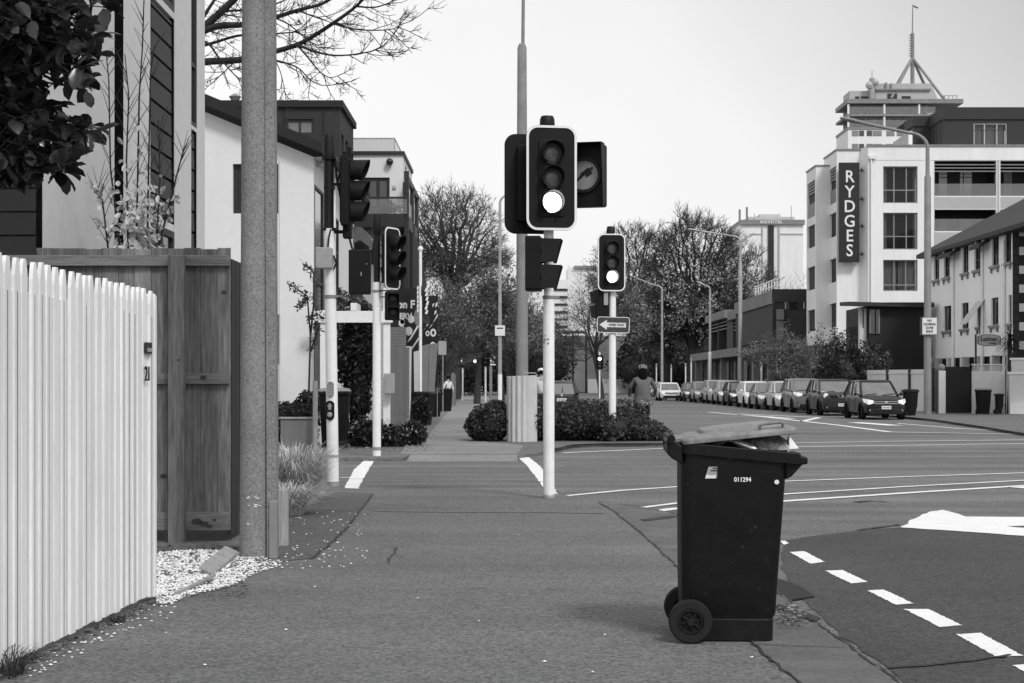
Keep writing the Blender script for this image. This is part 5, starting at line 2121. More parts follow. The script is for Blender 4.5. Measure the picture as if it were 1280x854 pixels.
def standing(label, loc, h, top, legs, hat=None, rz=0.0, walk=.08, arms_out=.0):
    t = thing('person', label, 'person', loc, rz)
    k = h / 1.75
    q = lambda x, y, z: V((x * k, y * k, z * k))
    vs = [q(0, 0, .95), q(0, 0, 1.15), q(0, .01, 1.4), q(0, 0, 1.52), q(0, -.01, 1.65),
          q(-.17, .01, 1.4), q(-.24 - arms_out, .02, 1.13), q(-.2, -.12, .92), q(-.2, -.16, .84), q(.17, .01, 1.4), q(.24 + arms_out, .02, 1.13), q(.2, -.12, .95), q(.2, -.18, .88),
          q(-.09, 0, .9), q(-.1, -walk, .5), q(-.1, -walk * .6, .09), q(-.1, -walk - .14, .04), q(.09, 0, .9), q(.1, walk, .5), q(.1, walk * 1.6, .09), q(.1, walk, .04)]
    ra = [.115, .105, .11, .045, .09, .055, .04, .03, .028, .055, .04, .03, .028, .085, .06, .04, .035, .085, .06, .04, .035]
    skin_body('body', 'skin', vs, ed, [a * k for a in ra], t)
    skin_body('shirt', top, [vs[a] for a in jk], [(mp_[a], mp_[b]) for a, b in ed if a in mp_ and b in mp_], [a * k * .93 for a in (.14, .14, .14, .06, .075, .056, .04, .075, .056, .04)], t)
    skin_body('trousers', legs, [vs[a] for a in tk], [(tm[a], tm[b]) for a, b in ed if a in tm and b in tm], [a * k for a in (.13, .105, .08, .06, .105, .08, .06)], t)
    head_parts(t, q(0, .02, 1.67), .098 * k, back=False)
    if hat:
        mb = MB()
        mb.lathe([(.115 * k, 0), (.118 * k, .03), (.1 * k, .09), (0, .125)], 14, q(0, 0, 1.67))
        mb.build('cap', hat, t, smooth=60)
    return t


standing('person in a white shirt and pale cap half hidden behind the main signal pole', (XP(676.5, 52), 52, 0), 1.78, 'cloth_light', 'cloth_dark', hat='sign_white', rz=math.pi)
standing('person in a white top on the far left footpath behind the dark bins', (XP(560.5, 80), 80, 0), 1.66, 'cloth_light', 'cloth_mid', rz=.6, arms_out=.05)
# ------------------------------------------------------------------ left: white gabled house across the side street
def up(x0, x1, z0, z1, d):
    return None


def boxes(name, m, root, off, lst, bevel=None):
    o = None
    for a, b in lst:
        mb = MB()
        mb.b2(a, b)
        q = mb.build(name, m, root, off=off, bevel=bevel)
        o = o or q
    return o


HD = 35.0
OFF = (-4.34, HD, 0)
wh = thing('white_house', 'white rendered house with a dark sloping gable roof behind the concrete pole', 'house', OFF)
s = HD / F
xe = XP(392, HD)
ridge_x, ridge_z, eave_z = -8.6, 8.05, 6.28
mb = MB()
xl = -12.6
wa = Wall((xl, HD, 0), (1, 0, 0), (0, -1, 0), xe - xl, eave_z)
opA = (XP(291, HD) - xl, XP(348, HD) - xl, ZP(267, HD), ZP(205, HD))
opB = (XP(312, HD) - xl, XP(350, HD) - xl, ZP(456, HD), ZP(393, HD))
wa.face(mb, [opA, opB], .18)
mb.poly([(xl, HD, eave_z), (xe, HD, eave_z), (ridge_x, HD, ridge_z)])
ws = Wall((xe, HD, 0), (0, 1, 0), (1, 0, 0), 9, eave_z)
sops = [(.12, 1.75, .4, 5.7), (1.85, 2.95, .3, 5.7), (3.6, 5.0, 3.3, 5.4)]
ws.face(mb, sops, .18)
mb.build('wall', 'plaster_bright', wh, off=OFF, fixn=False)
for o_ in (opA, opB):
    wa.window(wh, o_, OFF, .15, .09, cols=2, frac=(.3,))
for o_ in sops:
    ws.window(wh, o_, OFF, .05, .07, cols=1, rows=(.6,))
rf = MB()
for sg in (1, -1):
    ex = xe + .28 if sg > 0 else ridge_x - (xe + .28 - ridge_x)
    ez = ridge_z + .1 - .41 * abs(ex - ridge_x)
    pts = [(ridge_x, HD - .35, ridge_z + .12), (ex, HD - .35, ez + .02), (ex, HD - .35, ez + .24), (ridge_x, HD - .35, ridge_z + .36)]
    rf.slab(pts, (0, 9.6, 0))
rf.build('roof', 'cladding_dark', wh, off=OFF)
ex = xe + .28
ez = ridge_z + .1 - .41 * (ex - ridge_x)
mb = MB()
mb.tube([(ex + .06, HD - .38, ez + .08), (ex + .06, HD + 9.2, ez + .08)], .075, 8)
mb.build('gutter', 'frame_dark', wh, off=OFF)
boxes('soffit', 'plaster', wh, OFF, [((xe + .004, HD + .05, ez - .04), (ex - .02, HD + 9, ez + .0))])
mb = MB()
mb.tube([(xe + .08, HD + 3.05, 0), (xe + .08, HD + 3.05, ez - .1)], .07, 8)
mb.build('downpipe', 'white', wh, off=OFF)
boxes('wall_joint', 'plaster_grey', wh, OFF, [((XP(349, HD) - .01, HD - .004, 0.05), (XP(349, HD) + .01, HD - .001, 6.2))])
mb = MB()
mb.lathe([(.12, 0), (.12, .06), (0, .1)], 12, (xe + .14, HD + .5, ez - .16))
mb.build('soffit_lamp', 'plaster_grey', wh, off=OFF)

# planter with a clipped shrub in front of it
pt = thing('planter', 'pale timber planter box in front of the white house', 'planter', (XP(372, 31.8), 31.8, 0))
boxes('box', 'pole_timber', pt, (0, 0, 0), [((-.34, 0, 0), (.34, .5, .62))], .01)
boxes('capping', 'wood_pale', pt, (0, 0, 0), [((-.37, -.03, .62), (.37, .53, .66))], .006)
pm = MB()
pm.b2((-.3, .03, .6), (.3, .47, .655))
pm.build('soil', 'ground', pt)

# dark clad upper storey building
OFF = (-7, 50, 0)
da = thing('apartment_building', 'dark metal-clad apartment block with a small two-pane window, rising above the gabled roof', 'apartment building', OFF)
x0, x1, zt = XP(268, 50), XP(425, 50), ZP(128, 50)
w1 = Wall((x0, 50, 0), (1, 0, 0), (0, -1, 0), x1 - x0, zt)
op = (XP(357, 50) - x0, XP(392, 50) - x0, ZP(168, 50), ZP(149, 50))
mb = MB()
w1.face(mb, [op], .15)
w2 = Wall((x1, 50, 0), (0, 1, 0), (1, 0, 0), 4.2, zt)
o2 = [(.4, 1.1, zt - 2.1, zt - .9), (1.7, 2.4, zt - 2.1, zt - .9), (3.0, 3.6, zt - 2.1, zt - .9)]
w2.face(mb, o2, .15)
mb.poly([(x0, 50, zt), (x1, 50, zt), (x1, 54.2, zt), (x0, 54.2, zt)])
mb.build('wall', 'cladding_mid', da, off=OFF, fixn=False)
w1.window(da, op, OFF, .12, .07, cols=2, curtain=[(0.02, .42), (.52, .98)], glass='glass_bal')
for o_ in o2:
    w2.window(da, o_, OFF, .12, .05)
boxes('parapet', 'cladding_dark', da, OFF, [((x0, 49.9, zt - .16), (x1 + .1, 54.3, zt + .05))])
mb = MB()
x = x0 + .3
while x < x1:
    w1.bar(mb, x - x0 - .02, x - x0 + .02, 4, zt - .17, -.03, 0) if not (op[0] - .03 < x - x0 < op[1] + .03) else None
    x += .62
mb.build('standing_seam', 'cladding_dark', da, off=OFF)
mb = MB()
mb.lathe([(.1, 0), (.2, .15), (.05, .25), (0, .26)], 10, (XP(287, 50), 51, zt + .2))
mb.tube([(XP(287, 50), 51, zt), (XP(287, 50), 51, zt + .25)], .08, 8)
mb.build('roof_vent', 'galv_dark', da, off=OFF)

# white modern house with balcony
ND = 55.0
OFF = (-4, ND, 0)
nh = thing('modern_house', 'white flat-roofed house with glass balcony rails and a black steel frame', 'house', OFF)
x0, x1, zt = XP(405, ND), XP(503.5, ND), ZP(193, ND)
zs0, zs1 = ZP(289, ND), ZP(273, ND)
w1 = Wall((x0, ND, zs1), (1, 0, 0), (0, -1, 0), x1 - x0, zt - zs1)
op = (XP(448, ND) - x0, XP(487, ND) - x0, .02, ZP(222, ND) - zs1)
mb = MB()
w1.face(mb, [op], .15)
Wall((x1, ND, zs1), (0, 1, 0), (1, 0, 0), 5, zt - zs1).face(mb, [(1.2, 2.2, .4, 2.0)], .15)
mb.poly([(x0, ND, zt), (x1, ND, zt), (x1, ND + 5, zt), (x0, ND + 5, zt)])
mb.build('wall', 'plaster_bright', nh, off=OFF, fixn=False)
w1.window(nh, op, OFF, .12, .11, cols=2, frac=(.62,), glass='glass', rows=(), curtain=None)
boxes('roof_edge', 'frame_dark', nh, OFF, [((x0, ND - .08, zt - .02), (x1 + .06, ND + 5, zt + .1))])
zr = ZP(172, ND)
xr_ = XP(493, ND)
boxes('roof_balustrade', 'glass_bal', nh, OFF, [((XP(380, ND), ND + .3, zt + .1), (xr_, ND + .32, zr)), ((xr_ - .02, ND + .33, zt + .1), (xr_, ND + 4.6, zr))])
boxes('roof_rail', 'galv', nh, OFF, [((XP(340, ND), ND + .28, zr), (xr_, ND + .33, zr + .035)), ((xr_ - .03, ND + .335, zr), (xr_, ND + 4.6, zr + .035)), ((xr_ - .03, ND + .28, zt), (xr_, ND + .33, zr))])
boxes('balcony_slab', 'frame_dark', nh, OFF, [((XP(415, ND), ND - 1.5, zs0), (XP(509, ND), ND + 3, zs1))])
zb = ZP(247, ND)
boxes('balcony_glass', 'glass_bal', nh, OFF, [((XP(425, ND), ND - 1.45, zs1), (XP(509, ND - 1.4), ND - 1.43, zb - .2)), ((XP(509, ND - 1.4) - .02, ND - 1.42, zs1), (XP(509, ND - 1.4), ND + 1, zb - .2))])
boxes('balcony_rail', 'frame_dark', nh, OFF, [((XP(425, ND), ND - 1.47, zb - .2), (XP(509, ND - 1.4), ND - 1.41, zb - .14)), ((XP(504.5, ND - 1.4) - .03, ND - 1.42, zs1), (XP(504.5, ND - 1.4) + .04, ND - 1.38, zb + .35))])
mb = MB()
mb.lathe([(0, .13), (.09, .09), (.13, 0), (.09, -.09), (0, -.13)], 12, (XP(487.5, ND), ND - .14, ZP(203, ND)))
mb.b2((XP(487.5, ND) - .02, ND - .14, ZP(203, ND) + .05), (XP(487.5, ND) + .02, ND - .002, ZP(203, ND) + .09))
mb.build('wall_lamp', 'frame_dark', nh, off=OFF)
mb = MB()
mb.b2((XP(493, ND) - .05, ND - .06, ZP(236, ND)), (XP(493, ND) + .06, ND - .002, ZP(232, ND)))
mb.build('outdoor_socket', 'plaster_grey', nh, off=OFF)
fx0 = XP(505, ND - 1.3)
boxes('steel_frame', 'frame_dark', nh, OFF, [((fx0, ND - 1.3, 0), (fx0 + .16, ND - 1.1, ZP(220, ND))), ((fx0 + .02, ND - 1.09, ZP(224, ND) - .2), (fx0 + .14, ND + 5, ZP(224, ND))),
                                            ((fx0 + .02, ND - 1.09, zs0), (fx0 + .14, ND + 5, zs1)), ((fx0 + .02, ND + 1.6, 0), (fx0 + .14, ND + 2.1, ZP(226, ND))), ((fx0 + .02, ND + 4.2, 0), (fx0 + .14, ND + 4.9, ZP(226, ND)))])
# lower storey in weatherboard
mb = MB()
z = .1
while z < zs0 - .1:
    mb.slab([(x0, ND + .0, z), (x0, ND - .035, z), (x0, ND - .012, z + .15), (x0, ND, z + .15)], (XP(499, ND) - x0, 0, 0))
    z += .155
mb.build('weatherboards', 'plaster_grey', nh, off=OFF)
boxes('lower_window', 'frame_dark', nh, OFF, [((XP(455, ND), ND - .08, ZP(335, ND)), (XP(470, ND), ND - .04, ZP(300, ND)))])
boxes('lower_wall', 'cladding_dark', nh, OFF, [((XP(499, ND), ND - .05, 0), (XP(516, ND), ND + 4, zs0 - .05))])
mb = MB()
r = random.Random(3)
for k in range(260):
    p = V((XP(487, ND) + r.gauss(0, .22), ND - .9 + r.gauss(0, .15), zs1 + .12 + abs(r.gauss(0, .14))))
    leaf(mb, p, rdir(r), rdir(r), .12, .06)
tag(mb.build('balcony_plant', 'leaf_mid', fixn=False), 'bushy plant on the balcony of the white flat-roofed house', 'plant')

# small cottage roof behind the thin signal
OFF = (XP(440, 44), 44, 0)
ct = thing('cottage', 'little weatherboard cottage with a curved-edged dark roof behind the two left signals', 'house', OFF)
boxes('wall', 'plaster_grey', ct, OFF, [((XP(424, 44), 44, 0), (XP(455, 44), 47, ZP(322, 44)))])
mb = MB()
pf = [(424, 318), (424, 296), (440, 283), (452, 284), (462, 296), (470, 312), (466, 312), (450, 300), (436, 306)]
mb.slab([W(a, b, 43.7) for a, b in pf], (0, 3.4, 0))
mb.build('roof', 'roof_grey', ct, off=OFF)
boxes('finial', 'plaster', ct, OFF, [((XP(462, 44), 43.9, ZP(312, 44)), (XP(465, 44), 44.0, ZP(300, 44)))])

# white pergola gate
PD = 34.5
OFF = (XP(483, PD), PD, 0)
pg = thing('pergola', 'white timber pergola gateway with one wide crossbeam', 'pergola', OFF)
boxes('post', 'white', pg, OFF, [((XP(400, PD), PD, 0), (XP(408.5, PD), PD + .13, ZP(388, PD)))], .006)
boxes('post', 'white', pg, OFF, [((XP(479, PD), PD, 0), (XP(487.5, PD), PD + .13, ZP(360, PD)))], .006)
boxes('crossbeam', 'white', pg, OFF, [((XP(388, PD), PD - .05, ZP(403.5, PD)), (XP(491, PD), PD - .003, ZP(389, PD)))], .006)
boxes('rafter_end', 'white', pg, OFF, [((XP(438.5, PD), PD - .055, ZP(388.8, PD)), (XP(446, PD), PD + 1, ZP(379, PD)))], .006)
boxes('meter_box', 'galv', pg, OFF, [((XP(481, PD), PD - .25, ZP(492, PD)), (XP(494, PD), PD - .06, ZP(467, PD)))], .01)
mb = MB()
mb.tube([(0, 0, 0), (0, 0, ZP(476, 31.5))], .05, 7)
o = mb.build('garden_stake', 'wood_pale')
o.location = (XP(394, 31.5), 31.5, 0)
tag(o, 'thin grey garden stake left of the push-button signal pole', 'stake')

# fences and boards along the left footpath
OFF = (XP(500, 41), 41, 0)
f2 = thing('timber_fence', 'mid-grey timber fence beyond the pergola post', 'fence', OFF)
mb = MB()
for k in range(5):
    xx = XP(489, 41) + k * .088
    mb.b2((xx, 41 + k * .1, 0.05), (xx + .084, 41.03 + k * .1, ZP(432, 41) - .01 * k))
mb.build('palings', 'pole_timber', f2, off=OFF)
boxes('rail', 'wood', f2, OFF, [((XP(489, 41), 41.45, .5), (XP(510, 41), 41.5, .6))])
OFF = (XP(496, 46), 46, 0)
bw = thing('brick_wall', 'patch of grey brick wall showing over the grey timber fence', 'wall', OFF)
boxes('brickwork', 'brick', bw, OFF, [((XP(484, 46), 46, 0), (XP(507, 46), 46.22, ZP(409, 46)))])
mb = MB()
for k in range(9):
    z = ZP(409, 46) - .085 - k * .085
    mb.b2((XP(484, 46), 45.992, z), (XP(507, 46), 45.998, z + .014))
mb.build('mortar_lines', 'pole_concrete', bw, off=OFF)
for (pts, D, m_, lab) in (([(507.5, 433), (514.5, 433), (513.5, 500), (511, 538), (508, 535)], 46, 'plaster_grey', 'pale leaning fence board narrowing to the ground, nearest of the leaning boards'),
                          ([(517, 440), (524, 438), (523, 505), (518, 505)], 50, 'plaster_grey', 'short pale board upright between two leaning boards'),
                          ([(526, 433), (536, 430), (534, 508), (527, 508)], 53, 'pole_concrete', 'grey wide board leaning behind the leafy dark bin'),
                          ([(536.5, 430), (547.5, 429), (541, 512), (534.5, 512)], 56, 'galv_dark', 'darker grey board leaning strongly towards the footpath, last of the row')):
    mb = MB()
    c = W(pts[-1][0], HZ + CH * F / D, D)
    mb.slab([W(a, b, D) for a, b in pts], (0, .05, 0))
    o = mb.build('fence_board', m_, off=c, bevel=.005)
    o.location = c
    tag(o, lab, 'board', 'leaning boards along the left footpath')
OFF = (XP(569, 92), 92, 0)
f3 = thing('timber_fence', 'short length of weathered fence at the far end of the left footpath', 'fence', OFF)
mb = MB()
for k in range(7):
    mb.b2((XP(564, 92) + .03 * k, 92 + k * .16, 0), (XP(564, 92) + .03 * k + .05, 92.15 + k * .16, ZP(468, 92)))
mb.b2((XP(564, 92), 91.9, 0), (XP(568, 92), 91.98, ZP(466, 92)))
mb.build('palings', 'pole_timber', f3, off=OFF)

# banners and the feather flag
BD = 51.5
OFF = (XP(500, BD), BD, 0)
bn = thing('shop_banner', 'black shop banner with broad white lettering and diagonal white stripes', 'banner', OFF)
boxes('panel', 'sign_black', bn, OFF, [((XP(484, BD), BD, .9), (XP(523, BD), BD + .06, ZP(360, BD)))])
boxes('post', 'galv_dark', bn, OFF, [((XP(486, BD), BD + .07, 0), (XP(487, BD) + .05, BD + .12, ZP(362, BD)))])
BMx = Matrix.Translation((0, 0, 0))
text('on F', .35, 'letter', bn, TR(XP(507.5, BD) - OFF[0], -.008, ZP(381, BD), 0), 'lettering', .003, .014, .9)
text('SERV', .255, 'letter', bn, TR(XP(505, BD) - OFF[0], -.008, ZP(395.5, BD), 0), 'lettering', .003, .012, .9)
mb = MB()
for (a, b) in (((509, 428), (521, 408)), ((511, 440), (523, 422)), ((497, 432), (501, 410))):
    A, B = W(a[0], a[1], BD - .006), W(b[0], b[1], BD - .006)
    mb.slab([A, A + V((.12, 0, .09)), B + V((.1, 0, .06)), B], (0, -.004, 0))
for (a, b, q) in ((502, 404, .1), (514, 399, .11), (511, 414, .12), (503, 402, .07)):
    c = W(a, b, BD - .006)
    mb.slab([c + V((q * math.cos(t), 0, q * 1.2 * math.sin(t))) for t in [6.283 * k / 12 for k in range(12)]], (0, -.004, 0))
mb.build('stripes', 'letter', bn, off=OFF)
BD = 58
OFF = (XP(538, BD), BD, 0)
b3 = thing('shop_banner', 'tall narrow black banner with white check marks and white ovals', 'banner', OFF)
boxes('panel', 'sign_black', b3, OFF, [((XP(524, BD), BD, 1.2), (XP(547.5, BD), BD + .06, ZP(370, BD)))])
boxes('post', 'galv_dark', b3, OFF, [((XP(546, BD), BD + .07, 0), (XP(547, BD), BD + .12, ZP(372, BD)))])
mb = MB()
for (a, b, w_, h_) in ((541.5, 381.5, 2.4, 5), (545.5, 381, 3, 7), (544.2, 390.5, 3, 6)):
    A = W(a, b, BD - .006)
    mb.slab([A + V((-w_ * .012, 0, -h_ * .016)), A + V((w_ * .012, 0, -h_ * .004)), A + V((w_ * .016, 0, h_ * .016)), A + V((-w_ * .010, 0, h_ * .006))], (0, -.004, 0))
for (a, b) in (((528, 414), (536, 405)), ((536, 411), (547, 396))):
    A, B = W(a[0], a[1], BD - .006), W(b[0], b[1], BD - .006)
    mb.slab([A, A + V((.1, 0, .1)), B + V((.0, 0, .12)), B], (0, -.004, 0))
for (a, b, q) in ((541.5, 416, .11), (534.5, 417, .075), (541, 432, .1), (531.5, 398, .055)):
    c = W(a, b, BD - .006)
    mb.ring([c + V((q * math.cos(t), 0, q * 1.35 * math.sin(t))) for t in [6.283 * k / 14 for k in range(14)]],
            [c + V((q * .45 * math.cos(t), 0, q * .7 * math.sin(t))) for t in [6.283 * k / 14 for k in range(14)]], (0, -.004, 0))
mb.build('marks', 'letter', b3, off=OFF)
BD = 50.5
OFF = (XP(525.5, BD), BD, 0)
fl = thing('feather_flag', 'furled black flag with white lettering on a white flagpole', 'flag', OFF)
mb = MB()
mb.tube([(0, 0, 0), (0, 0, ZP(314, BD))], .05, 10)
mb.lathe([(.0, .12), (.07, .08), (.09, 0), (.06, -.05), (0, -.05)], 10, (0, 0, ZP(312, BD)))
mb.build('flagpole', 'white_metal', fl, smooth=50)
mb = MB()
L_, R_ = [], []
for k in range(17):
    t = k / 16
    py = 322 + (402 - 322) * t
    wv = .05 * math.sin(t * 9)
    L_.append(W(526.5, py, BD) + V((0, wv, 0)))
    R_.append(W(527 + 10 * min(1, t * 1.35) ** .8, py + 4 * t, BD) + V((0, .12 + wv * 2, 0)))
mb.loft([L_, R_], caps=False, closed=False)
fc = mb.build('flag_cloth', 'sign_black', fl, off=OFF, fixn=False)
mb = MB()
L_, R_ = [], []
for k in range(9):
    t = k / 8
    L_.append(W(524.3 - 7 * math.sin(t * 2.6), 378 + 30 * t, BD) + V((0, .03, 0)))
    R_.append(W(524.6, 360 + 46 * t, BD) + V((0, .0, 0)))
mb.loft([L_, R_], caps=False, closed=False)
mb.build('flag_fold', 'galv_dark', fl, off=OFF, fixn=False)
mb = MB()
for k in range(6):
    c = W(532.5 + .5 * k % 2, 362 + k * 5.6, BD - .02)
    mb.slab([c + V((-.05, 0, -.06)), c + V((.03, 0, -.07)), c + V((.06, 0, .05)), c + V((0, 0, .065))], (0, -.004, 0))
    c = W(522.3, 360 + k * 5.6, BD - .08)
    mb.slab([c + V((-.03, 0, -.06)), c + V((.02, 0, -.06)), c + V((.03, 0, .05)), c + V((-.02, 0, .06))], (0, -.004, 0))
mb.build('print_marks', 'letter', fc, off=OFF)
OFF = (XP(553, 72), 72, 0)
sg = thing('street_sign', 'grey back of a rounded square sign on a thin post beside the banners', 'sign', OFF)
mb = MB()
mb.slab(rrect(.36, .63, .05, 3, y=0), (0, .012, 0))
mb.build('plate', 'galv', sg, Mx=TR(0, 0, ZP(435, 72)))
mb = MB()
mb.tube([(.02, .05, 0), (.02, .05, ZP(428, 72))], .03, 8)
mb.build('post', 'galv_dark', sg)

# ------------------------------------------------------------------ right: the hotel
OFF = (21.6, 97, 0)
ho = thing('hotel_building', 'big white hotel with a vertical black name sign and recessed dark balconies', 'hotel', OFF)
ZC = ZP(183, 97)
xC = XP(1085, 97)
wc = Wall((xC, 97, 0), (1, 0, 0), (0, -1, 0), 17, ZC)


def hz(py, d=97):
    return ZP(py, d)


def hx(px, d=97):
    return XP(px, d) - xC


wins = [(hx(1104), hx(1147), hz(b), hz(a)) for a, b in ((208, 254), (266, 312), (325, 364))]
rec = []
for a, b in ((1168, 1245.5), (1250.5, 1328), (1333, 1400)):
    for c, d in ((201, 245), (262, 289), (318, 346), (375, 403)):
        rec.append((hx(a), hx(b), hz(d), hz(c)))
mb = MB()
wc.face(mb, wins, .25)
mb2 = MB()
# the balcony bays: open holes in the front wall
mb = MB()
wc.face(mb, wins + rec, .3)
cz0 = V((XP(1075, 97.8), 97.8, 0))
c1 = V((xC, 97, 0))
dv = (c1 - cz0)
Wall(cz0, dv, V((dv.y, -dv.x, 0)), dv.length, ZC - .03).face(mb)
xB = XP(1046, 97.8)
ZB = ZP(188, 97.8)
Wall((xB, 97.8, 0), (1, 0, 0), (0, -1, 0), cz0.x - xB, ZB).face(mb)
wbS = Wall((xB, 101.8, 0), (0, -1, 0), (-1, 0, 0), 4.0, ZB)
sB_ = 98.6
bops = [(.2, 3.8, ZP(b, sB_), ZP(a, sB_)) for a, b in ((209, 254), (266, 296), (323, 353), (379, 409))]
wbS.face(mb, bops, .2)
xA = XP(1020, 100)
ZA = ZP(208, 100)
Wall((xA, 100, 0), (1, 0, 0), (0, -1, 0), xB - xA + .5, ZA).face(mb)
waS = Wall((xA, 103.2, 0), (0, -1, 0), (-1, 0, 0), 3.2, ZA)
aops = [(.3, 2.85, ZP(b, 101), ZP(a, 101)) for a, b in ((226, 271), (281, 309), (333, 362), (387, 414))]
waS.face(mb, aops, .2)
mb.poly([(xC, 97, ZC), (xC + 17, 97, ZC), (xC + 17, 112, ZC), (xC + 1, 112, ZC), (xC + 1, 101.8, ZC), (xB, 101.8, ZB), (xB, 97.8, ZB), (cz0.x, 97.8, ZC - .03)])
mb.poly([(xA, 100, ZA), (xB + .3, 100, ZA), (xB + .3, 103.2, ZA), (xA, 103.2, ZA)])
mb.build('wall', 'hotel', ho, off=OFF, fixn=False)
for k, o_ in enumerate(wins):
    wc.window(ho, o_, OFF, .22, .07, cols=3, frac=(.33, .69) if k < 2 else (.33, .67), rows=(.36,) if k < 2 else (.2,), glass='glass_see', frame='galv_dark',
              curtain=[(0, .11), (.93, 1)] if k < 2 else [(0, .42), (.46, 1)])
mb = MB()
for o_ in bops:
    wbS.bar(mb, o_[0] + .002, o_[1] - .002, o_[2] + .002, o_[3] - .002, .13, .2)
for o_ in aops:
    waS.bar(mb, o_[0] + .002, o_[1] - .002, o_[2] + .002, o_[3] - .002, .13, .2)
mb.build('balcony_back', 'cladding_mid', ho, off=OFF)
mb = MB()
for wq, oo in ((wbS, bops[0]), (waS, aops[0])):
    for k in range(4):
        wq.bar(mb, oo[0], oo[1], oo[3] - .18 - k * .2, oo[3] - .06 - k * .2, .05, .15)
    wq.bar(mb, oo[0], oo[1], oo[2], oo[2] + .9, .06, .1)
mb.build('side_louvres', 'galv_dark', ho, off=OFF)
for i, o_ in enumerate(rec):
    mb = MB()
    wc.bar(mb, o_[0] + .01, o_[1] - .01, o_[2] - .15, o_[3] + .1, 1.6, 1.7)
    for uu in (o_[0], o_[1]):
        wc.bar(mb, uu - .05, uu + .05, o_[2], o_[3], .31, 1.6)
    wc.bar(mb, o_[0] - .05, o_[1] + .05, o_[3] + .003, o_[3] + .05, .31, 1.6)
    wc.bar(mb, o_[0] - .05, o_[1] + .05, o_[2] - .06, o_[2] - .003, .31, 1.6)
    bc = mb.build('balcony', 'cladding_dark', ho, off=OFF)
    u0, u1 = o_[0] + (o_[1] - o_[0]) * .18, o_[0] + (o_[1] - o_[0]) * .72
    for a, b in ((u0, u0 + .5), (u0 + 1.3, u1 - .55), (u1 - .5, u1)):
        mb = MB()
        wc.bar(mb, a, b, o_[2] + .05, min(o_[3] - .5, o_[2] + 1.75), 1.52, 1.58)
        mb.build('balcony_door', 'curtain_dim' if i % 3 else 'car_glass', bc, off=OFF)
    if i % 4 == 0:
        mb = MB()
        for k in range(3):
            wc.bar(mb, o_[0] + .01, o_[1] - .01, o_[3] - .26 - k * .2, o_[3] - .2 - k * .2, .06, .2)
        mb.build('louvre', 'galv_dark', bc, off=OFF)
    mb = MB()
    wc.bar(mb, o_[0] + .01, o_[1] - .01, o_[2] + .02, o_[2] + .75, .08, .1)
    mb.build('glass_balustrade', 'glass_bal', bc, off=OFF)
mb = MB()
for c, d in ((246, 261.4), (290, 317.4), (347, 374)):
    for a, b in ((1168, 1245.5), (1250.5, 1328), (1333, 1400)):
        wc.bar(mb, hx(a), hx(b), hz(d) + .02, hz(c) - .02, -.004, 0)
mb.build('balcony_spandrel', 'hotel_grey', ho, off=OFF)
mb = MB()
wc.bar(mb, -.05, 17, ZC - .001, ZC + .1, -.08, .3)
mb.b2((xB - .06, 97.72, ZB), (cz0.x + .3, 98.1, ZB + .09))
mb.b2((xB - .06, 98.11, ZB), (xB + .3, 101.8, ZB + .09))
mb.b2((xA - .06, 99.94, ZA), (xB + .2, 100.3, ZA + .09))
mb.b2((xA - .06, 100.31, ZA), (xA + .3, 103.2, ZA + .09))
mb.build('parapet_cap', 'galv_dark', ho, off=OFF)
mb = MB()
wc.bar(mb, 0, 17, hz(200.5), hz(200.1), -.012, -.002)
wc.bar(mb, hx(1168) - .02, hx(1168) + .01, 1, hz(200.6), -.012, -.002)
wc.bar(mb, hx(1247), hx(1249), .5, hz(201), -.03, -.004)
mb.build('facade_joint', 'hotel_grey', ho, off=OFF)
boxes('downpipe', 'hotel', ho, OFF, [((XP(1088, 97), 96.85, 1), (XP(1089.5, 97), 96.98, hz(199.2)))])
boxes('rain_head', 'hotel', ho, OFF, [((XP(1086, 97), 96.8, hz(199)), (XP(1094, 97), 96.97, hz(195)))])
# sign
SG = 97.3
mb = MB()
mb.b2((XP(1048.5, SG), SG - .12, ZP(328, SG)), (XP(1074, SG), SG + .12, ZP(203.5, SG)))
sgn = mb.build('name_sign', 'sign_black', ho, off=OFF, bevel=.02)
for k, ch in enumerate('RYDGES'):
    py = 222.3 + (314 - 222.3) * k / 5 - (.6 if k == 0 else 0)
    text(ch, 1.02, 'letter', sgn, TR(XP(1061.5, SG) - OFF[0], SG - .125 - OFF[1], ZP(py, SG)), 'lettering', .01, .012, .93)
mb = MB()
for py in (213.5, 249, 283, 318):
    mb.b2((XP(1074, SG), SG - .03, ZP(py + .8, SG)), (XP(1080, SG), SG + .03, ZP(py - .8, SG)))
    mb.b2((XP(1076.3, SG), SG - .08, ZP(py + 2, SG)), (XP(1078, SG), SG + .08, ZP(py - 3, SG)))
mb.build('sign_bracket', 'frame_dark', sgn, off=OFF)
# penthouse
PX = XP(1180, 101)
zp0, zp1 = ZP(184, 101) - 1, ZP(135, 101)
wp = Wall((PX, 101, zp0), (1, 0, 0), (0, -1, 0), 14, zp1 - zp0)
pop = (XP(1217, 101) - PX, XP(1259, 101) - PX, ZP(183, 101) - zp0, ZP(154, 101) - zp0)
mb = MB()
wp.face(mb, [pop], .15)
Wall((PX, 104.4, zp0), (0, -1, 0), (-1, 0, 0), 3.4, zp1 - zp0).face(mb)
x2 = XP(1142, 104.4)
zq = ZP(146, 104.4)
Wall((x2, 104.4, zp0), (1, 0, 0), (0, -1, 0), PX - x2, zq - zp0).face(mb)
Wall((x2, 106.6, zp0), (0, -1, 0), (-1, 0, 0), 2.2, zq - zp0).face(mb)
mb.poly([(PX, 101, zp1), (PX + 14, 101, zp1), (PX + 14, 110, zp1), (PX, 110, zp1)])
mb.poly([(x2, 104.4, zq), (PX, 104.4, zq), (PX, 110, zq), (x2, 110, zq)])
mb.build('penthouse', 'cladding_mid', ho, off=OFF, fixn=False)
